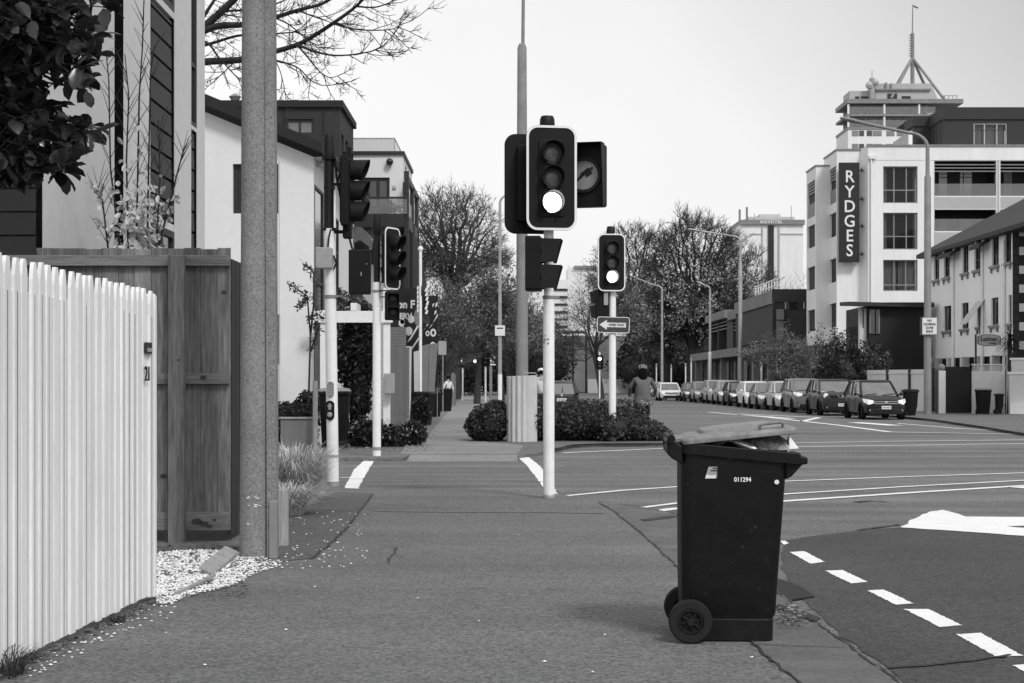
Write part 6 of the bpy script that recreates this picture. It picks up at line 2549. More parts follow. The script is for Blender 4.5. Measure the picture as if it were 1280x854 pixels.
wp.window(ho, pop, OFF, .12, .08, cols=3, frac=(.33, .7), frame='galv', glass='glass_see', curtain=[(.03, .3), (.36, .97)])
mb = MB()
wp.bar(mb, -.1, 14, zp1 - zp0 - .72, zp1 - zp0 + .03, -.1, -.003)
mb.b2((PX - .1, 101.004, zp1 - .72), (PX - .003, 104.6, zp1 + .03))
mb.b2((x2 - .08, 104.3, zq - .62), (PX - .11, 104.397, zq + .03))
mb.b2((x2 - .08, 104.398, zq - .62), (x2 - .003, 106.6, zq + .03))
mb.build('penthouse_fascia', 'cladding_mid', ho, off=OFF)
mb = MB()
for k in range(3):
    mb.b2((PX - .03, 101.9 + k * .7, ZP(180, 102)), (PX - .002, 102.3 + k * .7, ZP(160, 102)))
wp.bar(mb, 0, 14, 2.05, 2.08, -.006, 0)
mb.build('penthouse_side_window', 'frame_dark', ho, off=OFF)
mb = MB()
q = [W(1118, 183.5, 99), W(1134, 183.5, 99), W(1134, 166, 99), W(1118, 177, 99)]
mb.slab(q, (0, .3, 0))
mb.build('roof_stair_screen', 'galv_dark', ho, off=OFF)
mb = MB()
mb.b2((XP(1136, 99.5), 99.5, ZP(184, 99.5)), (XP(1140.5, 99.5), 99.8, ZP(164, 99.5)))
mb.build('roof_screen', 'hotel', ho, off=OFF)
boxes('ground_floor', 'brown', ho, OFF, [((xA - .3, 99.5, 0), (xB - .01, 103, ZP(432, 100)))])

# tower block behind with the mast
TD = 210.0
OFF = (XP(1060, TD), TD, 0)
tw = thing('tower_block', 'pale tower with banded windows and a tripod mast on its roof, behind the hotel', 'tower', OFF)
xa, xb = XP(1060, TD), XP(1200, TD)
y2 = 217.5
zt = ZP(124, TD)
boxes('wall', 'hotel', tw, OFF, [((xa, TD, 0), (xb - 2.5, y2, ZP(162, TD))), ((xa + .8, TD + 1.2, ZP(162, TD)), (xb - 4, y2 - .5, ZP(130, TD)))])
boxes('floor_band', 'galv_dark', tw, OFF, [((xa - .15, TD - .2, ZP(129.5, TD)), (xb + .4, y2, zt)), ((xa - .1, TD - .1, ZP(145.5, TD)), (xb - 3, y2, ZP(142.5, TD))), ((xa - .1, TD - .1, ZP(162, TD)), (xb - 3, y2, ZP(159, TD)))])
for (a, b) in ((131, 142), (147, 158.5)):
    mb = MB()
    for (p0, p1) in ((1063.5, 1084), (1086, 1089), (1098, 1103.5), (1107.5, 1113), (1115, 1124), (1126, 1135), (1137, 1148), (1151, 1160)):
        mb.b2((XP(p0, TD), TD + 1.1, ZP(b, TD)), (XP(p1, TD), TD + 1.195, ZP(a, TD)))
    o = mb.build('window_band', 'curtain_dim', tw, off=OFF)
    mb = MB()
    for (p0, p1) in ((1084, 1086), (1089, 1098), (1103.5, 1104.5), (1113, 1115), (1124, 1126), (1135, 1137)):
        mb.b2((XP(p0, TD), TD + 1.12, ZP(b, TD)), (XP(p1, TD), TD + 1.19, ZP(a, TD)))
    mb.build('pane', 'glass', o, off=OFF)
    mb = MB()
    mb.b2((xa + .1, TD + .05, ZP(b, TD)), (xb - 3.2, TD + .1, ZP(b, TD) + .9))
    mb.build('balustrade', 'glass_bal', tw, off=OFF)
    boxes('end_window', 'frame_dark', tw, OFF, [((xa + .7, TD + 2.2 + k * 2.3, ZP(b, 213)), (xa + .79, TD + 3.9 + k * 2.3, ZP(a, 213))) for k in range(2)])
boxes('pillar', 'hotel', tw, OFF, [((XP(p, TD) - .1, TD - .02, ZP(159, TD)), (XP(p, TD) + .12, TD + .3, ZP(130, TD))) for p in (1060.5, 1105.5, 1149)])
for (a, b) in ((163.5, 170), (180, 186.5)):
    for (p0, p1) in ((1065, 1073), (1074, 1080), (1083.5, 1090), (1091, 1102), (1108, 1118), (1121, 1131)):
        boxes('window', 'glass' if p0 in (1074, 1083.5) else 'car_glass', tw, OFF, [((XP(p0, TD), TD - .06, ZP(b, TD)), (XP(p1, TD), TD - .004, ZP(a, TD)))])
mb = MB()
mb.b2((XP(1062, TD + 1), TD + 1, zt), (XP(1088, TD + 1), TD + 5, ZP(112, TD)))
mb.slab([W(1094, 124, TD + .8), W(1172, 124, TD + .8), W(1164, 104.5, TD + .8), W(1094, 104.5, TD + .8)], (0, 5, 0))
mb.build('plant_room', 'hotel_grey', tw, off=OFF)
boxes('plant_door', 'frame_dark', tw, OFF, [((XP(p0, TD), TD + .7, ZP(123.5, TD)), (XP(p1, TD), TD + .79, ZP(q, TD))) for p0, p1, q in ((1111, 1123, 116), (1129, 1140, 119))] +
      [((XP(p0, TD), TD + .9, ZP(123, TD)), (XP(p1, TD), TD + .99, ZP(119, TD))) for p0, p1 in ((1071, 1076), (1078, 1087))])
boxes('roof_pipes', 'galv_dark', tw, OFF, [((XP(1095, TD), TD + .5, ZP(112, TD)), (XP(1165, TD), TD + .75, ZP(110, TD))), ((XP(1108, TD), TD + .5, ZP(110, TD)), (XP(1110, TD), TD + .75, ZP(102, TD))), ((XP(1115, TD), TD + .5, ZP(110, TD)), (XP(1116, TD), TD + .7, ZP(103, TD)))])
mb = MB()
mb.tube([W(1090, 124, TD + .4), W(1090, 98, TD + .4)], .35, 8)
mb.tube([W(1090, 98, TD + .4), W(1090, 88, TD + .4)], .06, 5)
mb.lathe([(0, .3), (.45, .2), (.5, 0)], 10, W(1086.5, 107, TD + .2), 'Y')
mb.lathe([(0, .3), (.4, .2), (.45, 0)], 10, W(1094.5, 103, TD + .2), 'Y')
mb.build('antenna', 'galv', tw, off=OFF)
mb = MB()
mtop = W(1140.5, 42, TD + 3)
mb.tube([W(1140.5, 108, TD + 3), mtop], [.28, .25], 8)
mb.tube([mtop, W(1141, 6, TD + 3)], [.09, .06], 6)
ap = W(1140.5, 72, TD + 3)
for q in (W(1114, 123, TD + .5), W(1121, 106, TD + 6), W(1155.5, 106, TD + 6), W(1180, 124, TD + .5)):
    mb.tube([ap, q], .2, 6)
for k in range(9):
    c = W(1140.5, 70 - k * 3.2, TD + 3)
    mb.tube([c, c + V((-.5, 0, 0))], .05, 4)
mb.build('mast', 'galv_dark', tw, off=OFF)
mb = MB()
mb.slab([W(1141, 6.3, TD + 3), W(1148, 9.5, TD + 3), W(1147, 11, TD + 3), W(1142, 8.5, TD + 3)], (0, .05, 0))
mb.build('wind_vane', 'frame_dark', tw, off=OFF)
mb = MB()
for p in (1181, 1186, 1191, 1196):
    mb.tube([W(p, 124, TD + .3), W(p, 119.5, TD + .3)], .05, 4)
mb.tube([W(1178, 119.7, TD + .3), W(1197, 119.7, TD + .3)], .05, 4)
mb.build('roof_rail', 'galv', tw, off=OFF)

# dark weatherboard cottage in front of the hotel
CD = 84.0
xc0, xc1 = XP(1086, CD), XP(1160, CD)
OFF = (xc0, CD, 0)
dc = thing('weatherboard_house', 'black weatherboard house with a low overhanging roof, below the name sign', 'house', OFF)
zt = ZP(383, CD)
mb = MB()
z = 0
while z < zt - .05:
    mb.slab([(xc0, CD + .02, z), (xc0, CD - .02, z), (xc0, CD - .014, z + .2165), (xc0, CD + .02, z + .2165)], (xc1 - xc0, 0, 0))
    mb.slab([(xc0 - .0, CD + .02, z), (xc0 - .05, CD + .02, z), (xc0 - .03, CD + .02, z + .2165), (xc0, CD + .02, z + .2165)], (0, 5.5, 0))
    z += .215
mb.build('weatherboards', 'cladding_dark', dc, off=OFF)
boxes('corner_pillar', 'plaster', dc, OFF, [((xc0 - .42, CD + .3, 0), (xc0 - .06, CD + .62, zt - .1))])
boxes('chimney_slot', 'frame_dark', dc, OFF, [((xc0 - .26, CD + .29, ZP(410, CD)), (xc0 - .2, CD + .299, ZP(386, CD)))])
for (a, b, c, d) in ((1088, 1093, 388, 416), (1094.5, 1098, 388, 416)):
    wf = boxes('window', 'galv_dark', dc, OFF, [((XP(a, CD) - .06, CD - .09, ZP(d + 1, CD)), (XP(b, CD) + .06, CD - .045, ZP(c - 1, CD)))])
    boxes('pane', 'glass', wf, OFF, [((XP(a, CD), CD - .10, ZP(d, CD)), (XP(b, CD), CD - .091, ZP(c, CD)))])
boxes('side_window', 'glass', dc, OFF, [((xc0 - .09, CD + 2.2, 2.4), (xc0 - .06, CD + 4.6, 4.4))])
mb = MB()
mb.slab([(xc0 - 1.1, CD - .5, zt + .02), (xc0 - 1.1, CD - .5, zt + .22), (xc1 + .2, CD - .5, zt + .12), (xc1 + .2, CD - .5, zt - .08)], (0, 2.6, .1))
mb.build('roof', 'roof', dc, off=OFF)
mb = MB()
for k in range(34):
    mb.tube([(xc0 + .8 + k * .075, CD - .55, zt + .16), (xc0 + .8 + k * .075, CD + .6, zt + .2)], .03, 5)
mb.build('roof_corrugation', 'roof_grey', dc, off=OFF)

# white inn on the right
IX, I0, I1 = 22.3, 71.3, 86.0
OFF = (IX, I1, 0)
inn = thing('inn_building', 'white two-storey inn with a row of narrow windows and a dark hipped roof', 'inn', OFF)
wi = Wall((IX, I1, 2.6), (0, -1, 0), (-1, 0, 0), I1 - I0, 5.65)


def iu(px):
    return I1 - IX * F / (px - 640)


up_ = [(iu(a), iu(b), 4.15, 5.45) for a, b in ((1167.5, 1174), (1180, 1187), (1203, 1210.6), (1218, 1225.7), (1239.7, 1248.5), (1256, 1264))]
lo_ = [(iu(a), iu(b), 1.4, 2.66) for a, b in ((1179.5, 1189), (1202, 1210.6), (1222, 1226.5), (1239, 1248), (1260.5, 1264.5))]
mb = MB()
wi.face(mb, up_ + lo_, .2)
Wall((IX, I1 + .01, 0), (1, 0, 0), (0, 1, 0), 12, 8.2).face(mb)
mb.build('wall', mat('inn_render', .86, .8, (.4, .06), (5, .05)), inn, off=OFF, fixn=False)
for o_ in up_:
    wi.window(inn, o_, OFF, .14, .06, cols=2, rows=(.35,), curtain=[(.6, 1)], glass='glass_see')
for o_ in lo_:
    wi.window(inn, o_, OFF, .14, .06, cols=2)
for o_ in up_ + lo_:
    mb = MB()
    wi.bar(mb, o_[0] - .12, o_[1] + .12, o_[2] - .14, o_[2] - .02, -.12, -.003)
    for uu in (o_[0] + .05, o_[1] - .05):
        wi.bar(mb, uu - .05, uu + .05, o_[2] - .34, o_[2] - .15, -.08, -.003)
    mb.build('window_sill', 'galv_dark', inn, off=OFF)
mb = MB()
o_ = lo_[2]
mb.slab([wi.p(o_[0], o_[3], -.02), wi.p(o_[1] + .6, o_[3], -.02), wi.p(o_[1] + .6, o_[2] + .1, -.9), wi.p(o_[0], o_[2] + .1, -.9)], (.04, 0, .02))
mb.build('open_window', 'plaster_grey', inn, off=OFF)
for px in (1193, 1229.5, 1257):
    mb = MB()
    u = iu(px)
    mb.tube([wi.p(u, -2.2, -.08), wi.p(u, 5.2, -.08)], .07, 6)
    mb.build('downpipe', 'white', inn, off=OFF)
mb = MB()
for a, b in ((1184, 1201), (1225.5, 1238)):
    u0, u1 = iu(a), iu(b)
    mb = MB()
    mb.slab([wi.p(u0, 5.35, -.003), wi.p(u1, 5.35, -.003), wi.p(u1, 5.0, -.55), wi.p(u0, 5.0, -.55)], (0, 0, .16))
    mb.build('rain_hood', 'roof', inn, off=OFF)
mb = MB()
for a in (1186, 1199, 1227, 1236):
    u = iu(a)
    mb = MB()
    wi.bar(mb, u - .12, u + .1, 5.2, 5.62, -.3, -.003)
    mb.build('eave_bracket', 'plaster', inn, off=OFF)
boxes('undercroft', 'cladding_dark', inn, OFF, [((IX + .5, I0, 0), (IX + .8, I1 - .1, 2.6))])
boxes('undercroft_pier', 'plaster', inn, OFF, [((IX + .02, I0 + .6 + k * 2.5, 0), (IX + .4, I0 + .95 + k * 2.5, 2.6)) for k in range(6)])
mb = MB()
ez = 8.22
e0, e1, r0, r1 = V((IX - .45, I1 + .5, ez)), V((IX - .45, 58, ez)), V((29.5, 79.5, 12.6)), V((29.5, 58, 12.6))
mb.poly([e0, e1, r1, r0])
mb.poly([e0, r0, V((37, I1 + .5, ez))])
mb.poly([e0 - V((0, 0, .2)), e1 - V((0, 0, .2)), e1, e0])
mb.poly([e0 - V((0, 0, .2)), e0, V((37, I1 + .5, ez)), V((37, I1 + .5, ez - .2))])
mb.poly([e0 - V((0, 0, .2)), e1 - V((0, 0, .2)), e1 + V((.6, 0, -.2)), e0 + V((.6, 0, -.2))])
mb.build('roof', 'roof', inn, off=OFF, fixn=False)
mb = MB()
wq = Wall((IX + .0, 71.25, 0), (1, 0, 0), (0, -1, 0), 9, 8.3)
wq.face(mb, [(2.2, 3.2, 4.4, 6.4)], .2)
mb.build('brick_wing', 'cladding_dark', inn, off=OFF, fixn=False)
mb = MB()
for k in range(19):
    if k % 2 == 0:
        wq.bar(mb, .28, .75, .3 + k * .42, .3 + k * .42 + .36, -.03, -.003)
mb.build('quoin', 'plaster', inn, off=OFF)
mb = MB()
for k in range(19):
    wq.bar(mb, 0, .26, .3 + k * .42, .3 + k * .42 + .36, -.03, -.003)
mb.build('quoin', 'cladding_mid', inn, off=OFF)
mb = MB()
mb.slab([(IX - .4, 70.8, 7.98), (IX + 1.5, 70.8, 9.0), (IX + 9, 70.8, 9.0), (IX + 9, 70.8, 7.98)], (0, .6, .1))
mb.build('wing_roof', 'roof', inn, off=OFF)
mb = MB()
mb.lathe([(.02, 0), (.12, .1), (.16, .35), (.1, .5), (.05, .7), (0, .75)], 8, (IX - .1, I1 - .8, 2.75))
mb.build('wall_lantern', 'frame_dark', inn, off=OFF)

# walls, gate, sign and plants in front of the inn
OFF = (XP(1125, 76), 76, 0)
wf1 = thing('panel_wall', 'white panelled wall with dark posts behind the nearest parked car', 'wall', OFF)
A, B = V((XP(1083, 79), 79, 0)), V((XP(1166, 73.5), 73.5, 0))
dd = (B - A)
Ln = dd.length
for k in range(3):
    a, b = A + dd * (k / 3 + .012), A + dd * ((k + 1) / 3 - .012)
    nn = V((-dd.y, dd.x, 0)).normalized()
    mb = MB()
    h = 1.95
    mb.slab([a, b, b + V((0, 0, h)), a + V((0, 0, h))], nn * .08)
    mb.slab([a - nn * .03 + V((0, 0, h - .2)), b - nn * .03 + V((0, 0, h - .2)), b - nn * .03 + V((0, 0, h - .13)), a - nn * .03 + V((0, 0, h - .13))], nn * .027)
    mb.build('panel', 'plaster', wf1, off=OFF)
    c = A + dd * ((k + 1) / 3)
    mb = MB()
    mb.box(c + V((0, -.03, 1.0)), (.14, .14, 2.0))
    mb.build('post', 'frame_dark', wf1, off=OFF)
GD = 69.0
OFF = (XP(1198, GD), GD, 0)
gt = thing('gate', 'tall solid black gate between white pillars', 'gate', OFF)
boxes('gate_leaf', 'black_soft', gt, OFF, [((XP(1181.5, GD), GD, .03), (XP(1214, GD), GD + .06, ZP(458.5, GD)))], .01)
boxes('gate_frame', 'black', gt, OFF, [((XP(1181.5, GD), GD - .03, .03), (XP(1182.5, GD), GD - .003, ZP(458.5, GD))), ((XP(1213, GD), GD - .03, .03), (XP(1214, GD), GD - .003, ZP(458.5, GD)))])
OFF = (XP(1177, GD), GD, 0)
gp = thing('gate_pillar', 'white gate pillar topped with a round stone ball', 'pillar', OFF)
boxes('shaft', 'plaster', gp, OFF, [((XP(1172.5, GD), GD - .15, 0), (XP(1181, GD), GD + .15, ZP(463.5, GD)))], .01)
mb = MB()
mb.lathe([(0, .16), (.1, .13), (.15, .05), (.15, -.05), (.1, -.12), (.06, -.15)], 14, (XP(1177, GD), GD, ZP(459.5, GD)))
mb.build('ball', 'pole_concrete', gp, off=OFF, smooth=60)
boxes('hinge_post', 'frame_dark', gp, OFF, [((XP(1169, GD), GD - .1, 0), (XP(1171.5, GD), GD, ZP(462, GD)))])
OFF = (XP(1235, GD), GD, 0)
lw = thing('garden_wall', 'pale rendered wall with a band of lattice along its top', 'wall', OFF)
boxes('wall_face', 'plaster', lw, OFF, [((XP(1215, GD), GD, 0), (XP(1256, GD), GD + .2, ZP(464, GD)))])
mb = MB()
za, zb_ = ZP(464, GD) + .003, ZP(456.5, GD)
for k in range(34):
    x = XP(1215.5, GD) + k * .043
    mb.slab([(x, GD + .06, za), (x + .015, GD + .06, za), (x + .06, GD + .06, zb_), (x + .045, GD + .06, zb_)], (0, .03, 0))
mb.b2((XP(1215, GD), GD + .03, zb_), (XP(1256, GD), GD + .12, zb_ + .05))
mb.build('lattice', 'plaster', lw, off=OFF)
OFF = (XP(1270, GD), GD - .8, 0)
sw = thing('stepped_wall', 'white stepped boundary wall with capping at the edge of the photo', 'wall', OFF)
boxes('wall_face', 'plaster', sw, OFF, [((XP(1255, GD), GD - .8, 0), (XP(1310, GD), GD - .6, ZP(468, GD))), ((XP(1263, GD), GD - .3, 0), (XP(1310, GD), GD - .1, ZP(450, GD)))])
boxes('capping', 'white', sw, OFF, [((XP(1254, GD), GD - .85, ZP(468, GD)), (XP(1310, GD), GD - .55, ZP(465, GD))), ((XP(1261.5, GD), GD - .35, ZP(450, GD)), (XP(1310, GD), GD - .05, ZP(447.5, GD)))])
boxes('plinth', 'white', sw, OFF, [((XP(1254, GD), GD - .95, 0), (XP(1310, GD), GD - .804, .45))])
SD_ = 71.5
OFF = (XP(1220, SD_), SD_, 0)
sn = thing('inn_sign', 'oval-edged sign board reading Latimer on a dark post in front of the inn', 'sign', OFF)
boxes('post', 'frame_dark', sn, OFF, [((XP(1219, SD_), SD_, 0), (XP(1221, SD_), SD_ + .07, ZP(418, SD_)))])
mb = MB()
cx_, cz2 = XP(1236, SD_) - OFF[0], ZP(425.5, SD_)
hw, hh = .52, .27
oct_ = [V((cx_ + a * hw, -.05, cz2 + b * hh)) for a, b in ((-1, -.55), (-.93, -.7), (-.5, -.93), (0, -1), (.5, -.93), (.93, -.7), (1, -.55), (1, .55), (.93, .7), (.5, .93), (0, 1), (-.5, .93), (-.93, .7), (-1, .55))]
mb.slab(oct_, (0, .04, 0))
brd = mb.build('sign_board', 'galv', sn)
mb = MB()
ctr = V((cx_, -.054, cz2))
o1 = [p + V((0, -.006, 0)) for p in oct_]
o2_ = [ctr + (p - V((cx_, -.05, cz2))) * .93 + V((0, -.002, 0)) for p in oct_]
mb.ring(o1, o2_, (0, .004, 0))
mb.build('sign_rim', 'frame_dark', brd)
text('Latimer', .27, 'ink', brd, TR(cx_, -.056, cz2 + .05), 'lettering', .003, .006, .9)
text('Lodge', .12, 'ink', brd, TR(cx_ + .16, -.056, cz2 - .13), 'lettering', .003, .003, 1.0)

# ------------------------------------------------------------------ low brown building beyond the parked cars
BX = 18.3
OFF = (BX, 104, 0)
br = thing('office_building', 'low dark brown building with pale canopy bands and boxy upper rooms', 'building', OFF)
boxes('ground_storey', 'brown', br, OFF, [((BX + .8, 104, 0), (27, 159, 3.45))])
for k, (a, b, v0, v1, m_) in enumerate(((106, 112, 1.2, 3.2, 'glass'), (114, 119, .2, 3.3, 'glass'), (121, 127, .2, 3.3, 'glass'), (129, 137, .9, 3.2, 'glass'), (140, 147, .9, 3.2, 'glass'), (149, 156, .5, 3.2, 'glass'))):
    wf = boxes('window', 'frame_dark', br, OFF, [((BX + .7, a, v0), (BX + .797, b, v1))])
    boxes('pane', m_, wf, OFF, [((BX + .68, a + .3, v0 + .1), (BX + .697, b - .3, v1 - .1))])
boxes('pillar', 'brown_band', br, OFF, [((BX - .2, y, 0), (BX + .25, y + .5, 3.45)) for y in (113, 120, 128, 138.5, 148, 157.5)])
boxes('low_wall', 'brown_band', br, OFF, [((BX + .3, 115, 0), (BX + .5, 118, 1.6)), ((BX + .3, 130, 0), (BX + .5, 136.5, 1.2))])
boxes('canopy_band', 'brown_band', br, OFF, [((BX - .5, 103, 3.45), (27, 160, 4.12))])
y_ = 106.5
xm = XP(967, y_)
boxes('upper_block', 'brown', br, OFF, [((xm, y_, 4.12), (24.5, y_ + 18, 7.45))])
boxes('upper_fascia', 'brown_band', br, OFF, [((xm - .12, y_ - .1, 6.6), (xm - .004, y_ + 18, 7.5))])
boxes('upper_parapet', 'brown', br, OFF, [((xm - .12, y_ - .12, 6.7), (24.6, y_ - .104, 7.55))])
boxes('wall_projection', 'brown_band', br, OFF, [((XP(970, y_), y_ - .5, ZP(400, y_)), (XP(978.5, y_), y_ - .005, ZP(387, y_))), ((XP(970, y_), y_ - .3, ZP(425, y_)), (XP(978.5, y_), y_ - .006, ZP(401, y_)))])
wf = boxes('window', 'glass', br, OFF, [((XP(981, y_), y_ - .03, ZP(387, y_)), (XP(1006, y_), y_ - .003, ZP(377, y_)))])
boxes('curtain', 'curtain', wf, OFF, [((XP(981, y_), y_ - .05, ZP(386, y_)), (XP(982.5, y_), y_ - .035, ZP(377, y_))), ((XP(1004, y_), y_ - .05, ZP(386, y_)), (XP(1005.5, y_), y_ - .035, ZP(377, y_)))])
boxes('service_pipe', 'frame_dark', br, OFF, [((XP(964.5, y_), y_ - .3, 4.2), (XP(966, y_), y_ - .15, 6.6))])
for (ya, yb, xo, zt_) in ((115, 133, 18.25, 7.2), (138, 151, 18.55, 7.6)):
    boxes('upper_room', 'brown', br, OFF, [((xo + .9, ya, 4.12), (24, yb, zt_ - .7)), ((xo + .05, ya, 4.12), (xo + .9, ya + .6, zt_ - .7)), ((xo + .05, yb - .6, 4.12), (xo + .9, yb, zt_ - .7)), ((xo + .05, (ya + yb) / 2 - .3, 4.12), (xo + .9, (ya + yb) / 2 + .3, zt_ - .7))])
    boxes('room_fascia', 'brown_band', br, OFF, [((xo - .3, ya - .3, zt_ - .7), (24.2, yb + .3, zt_))])
    boxes('room_window', 'glass', br, OFF, [((xo + .8, ya + .7, 4.3), (xo + .895, (ya + yb) / 2 - .4, zt_ - .9)), ((xo + .8, (ya + yb) / 2 + .4, 4.3), (xo + .895, yb - .7, zt_ - .9))])
    boxes('sun_louvre', 'brown_band', br, OFF, [((xo + .1, ya + .7, zt_ - 1.0 - .3 * k), (xo + .2, yb - .7, zt_ - .9 - .3 * k)) for k in range(3)])
    boxes('room_front', 'frame_dark', br, OFF, [((xo + 1.4, ya - .06, 4.2), (xo + 3.4, ya - .004, zt_ - .8))])
xo = 18.25
boxes('balcony_panel', 'brown_band', br, OFF, [((xo + 1.0, 114.2, 4.13), (xo + 2.6, 114.3, 5.6))])
mb = MB()
xs0 = xm + .5
for k in range(9):
    y = 108 + k * 1.2
    mb.tube([(xs0, y, 7.45), (xs0, y, 8.35)], .05, 4)
for z in (7.9, 8.35):
    mb.tube([(xs0, 108, z), (xs0, 118, z)], .05, 4)
mb.build('roof_rail', 'white_metal', br, off=OFF)
mb = MB()
mb.lathe([(.45, 0), (.4, .12), (.2, .24), (0, .27)], 12, (XP(981, 107), 107.4, 7.45))
mb.build('skylight_dome', 'white_metal', br, off=OFF, smooth=60)

# far hotel tower
ND2 = 250.0
OFF = (XP(938, ND2), ND2, 0)
nv = thing('hotel_tower', 'distant pale hotel tower with a dark lettered roof band, beyond the trees', 'hotel', OFF)
boxes('wall', 'hotel', nv, OFF, [((XP(925, ND2), ND2, 0), (XP(1004, ND2), ND2 + 12, ZP(281, ND2)))])
boxes('roof_band', 'galv_dark', nv, OFF, [((XP(925, ND2), ND2 - .4, ZP(281, ND2)), (XP(1005.5, ND2), ND2 + 12.5, ZP(275, ND2)))])
boxes('stair_strip', 'cladding_mid', nv, OFF, [((XP(960, ND2), ND2 - .3, 0), (XP(967, ND2), ND2 - .005, ZP(282, ND2)))])
boxes('grey_strip', 'hotel_grey', nv, OFF, [((XP(p, ND2), ND2 - .2, 0), (XP(q, ND2), ND2 - .006, ZP(281.2, ND2))) for p, q in ((952, 953.5), (972.5, 974.5))] + [((XP(938, ND2), ND2 - .1, ZP(293.5, ND2)), (XP(951.5, ND2), ND2 - .007, ZP(292, ND2))), ((XP(975, ND2), ND2 - .1, ZP(293.5, ND2)), (XP(1004, ND2), ND2 - .007, ZP(292, ND2)))])  # narrow grey bands laid on the tower wall
boxes('plant_room', 'plaster_grey', nv, OFF, [((XP(938, ND2), ND2 + 2, ZP(275, ND2)), (XP(996, ND2), ND2 + 8, ZP(269.5, ND2))), ((XP(955, ND2), ND2 + 4, ZP(269.5, ND2)), (XP(981, ND2), ND2 + 8, ZP(264.5, ND2)))])
mb = MB()
for p, q in ((933.5, 259), (924.5, 262), (943, 267), (989, 258)):
    mb.tube([W(p, 276, ND2 + 1), W(p, q, ND2 + 1)], .18 if p < 940 else .05, 5)
mb.build('roof_mast', 'galv_dark', nv, off=OFF)
text('NOVOTEL', .62, 'letter', nv, TR(XP(963.5, ND2) - OFF[0], -.42, ZP(278, ND2)), 'lettering', .02, .02, 1.0, spacing=1.3)

# pale buildings far down the road
OFF = (XP(700, 300), 300, 0)
fb = thing('white_tower_block', 'far white block with stacked dark window slots, right beside the main signal pole', 'building', OFF)
boxes('wall', 'plaster_bright', fb, OFF, [((XP(664, 300), 300, 0), (XP(711, 300), 315, ZP(350, 300))), ((XP(711, 300), 302, 0), (XP(745, 300), 315, ZP(333, 300)))])
boxes('window_slot', 'cladding_mid', fb, OFF, [((XP(690, 300), 299.8, ZP(b, 300)), (XP(709.5, 300), 299.995, ZP(a, 300))) for a, b in ((361, 363.5), (370, 373), (379.5, 382), (389, 392), (398, 400), (407, 410))])
boxes('roof_slab', 'galv_dark', fb, OFF, [((XP(718, 300), 301.5, ZP(335, 300)), (XP(746, 300), 316, ZP(331.5, 300)))])
OFF = (XP(740, 215), 215, 0)
lb = thing('warehouse', 'long pale grey wall of a low building closing the end of the street', 'building', OFF)
boxes('wall', 'plaster_grey', lb, OFF, [((XP(688, 215), 215, 0), (XP(815, 215), 230, ZP(420, 215)))])
boxes('wall_joint', 'hotel_grey', lb, OFF, [((XP(688, 215), 214.95, ZP(443, 215)), (XP(815, 215), 214.996, ZP(442, 215))), ((XP(688, 215), 214.95, ZP(463, 215)), (XP(815, 215), 214.997, ZP(462.3, 215)))])
boxes('canopy_roof', 'galv_dark', lb, OFF, [((XP(698, 214), 210, ZP(417, 214)), (XP(730, 214), 214.9, ZP(414.5, 214)))])
boxes('canopy_post', 'frame_dark', lb, OFF, [((XP(p, 211), 211, 0), (XP(p, 211) + .25, 211.2, ZP(416, 211))) for p in (699.5, 715, 731.5)])
boxes('low_fence', 'hotel_grey', lb, OFF, [((XP(735, 200), 200, 0), (XP(790, 200), 200.1, ZP(474, 200)))])
OFF = (XP(605, 230), 230, 0)
gb = thing('garage_building', 'dark low building closing the view at the end of the left footpath', 'building', OFF)
boxes('wall', 'cladding_dark', gb, OFF, [((XP(578, 230), 230, 0), (XP(640, 230), 240, ZP(466, 230)))])
boxes('pale_door', 'plaster_bright', gb, OFF, [((XP(594, 230), 229.8, 0.2), (XP(604, 230), 229.99, 1.1))])
boxes('roof', 'roof', gb, OFF, [((XP(577, 230), 229.5, ZP(466, 230)), (XP(641, 230), 240.5, ZP(464, 230)))])
# ------------------------------------------------------------------ trees and shrubs
def rot_dir(d, ang, r):
    ax = d.cross(rdir(r))
    if ax.length < 1e-5:
        ax = d.orthogonal()
    return (Matrix.Rotation(ang, 3, ax.normalized()) @ d).normalized()


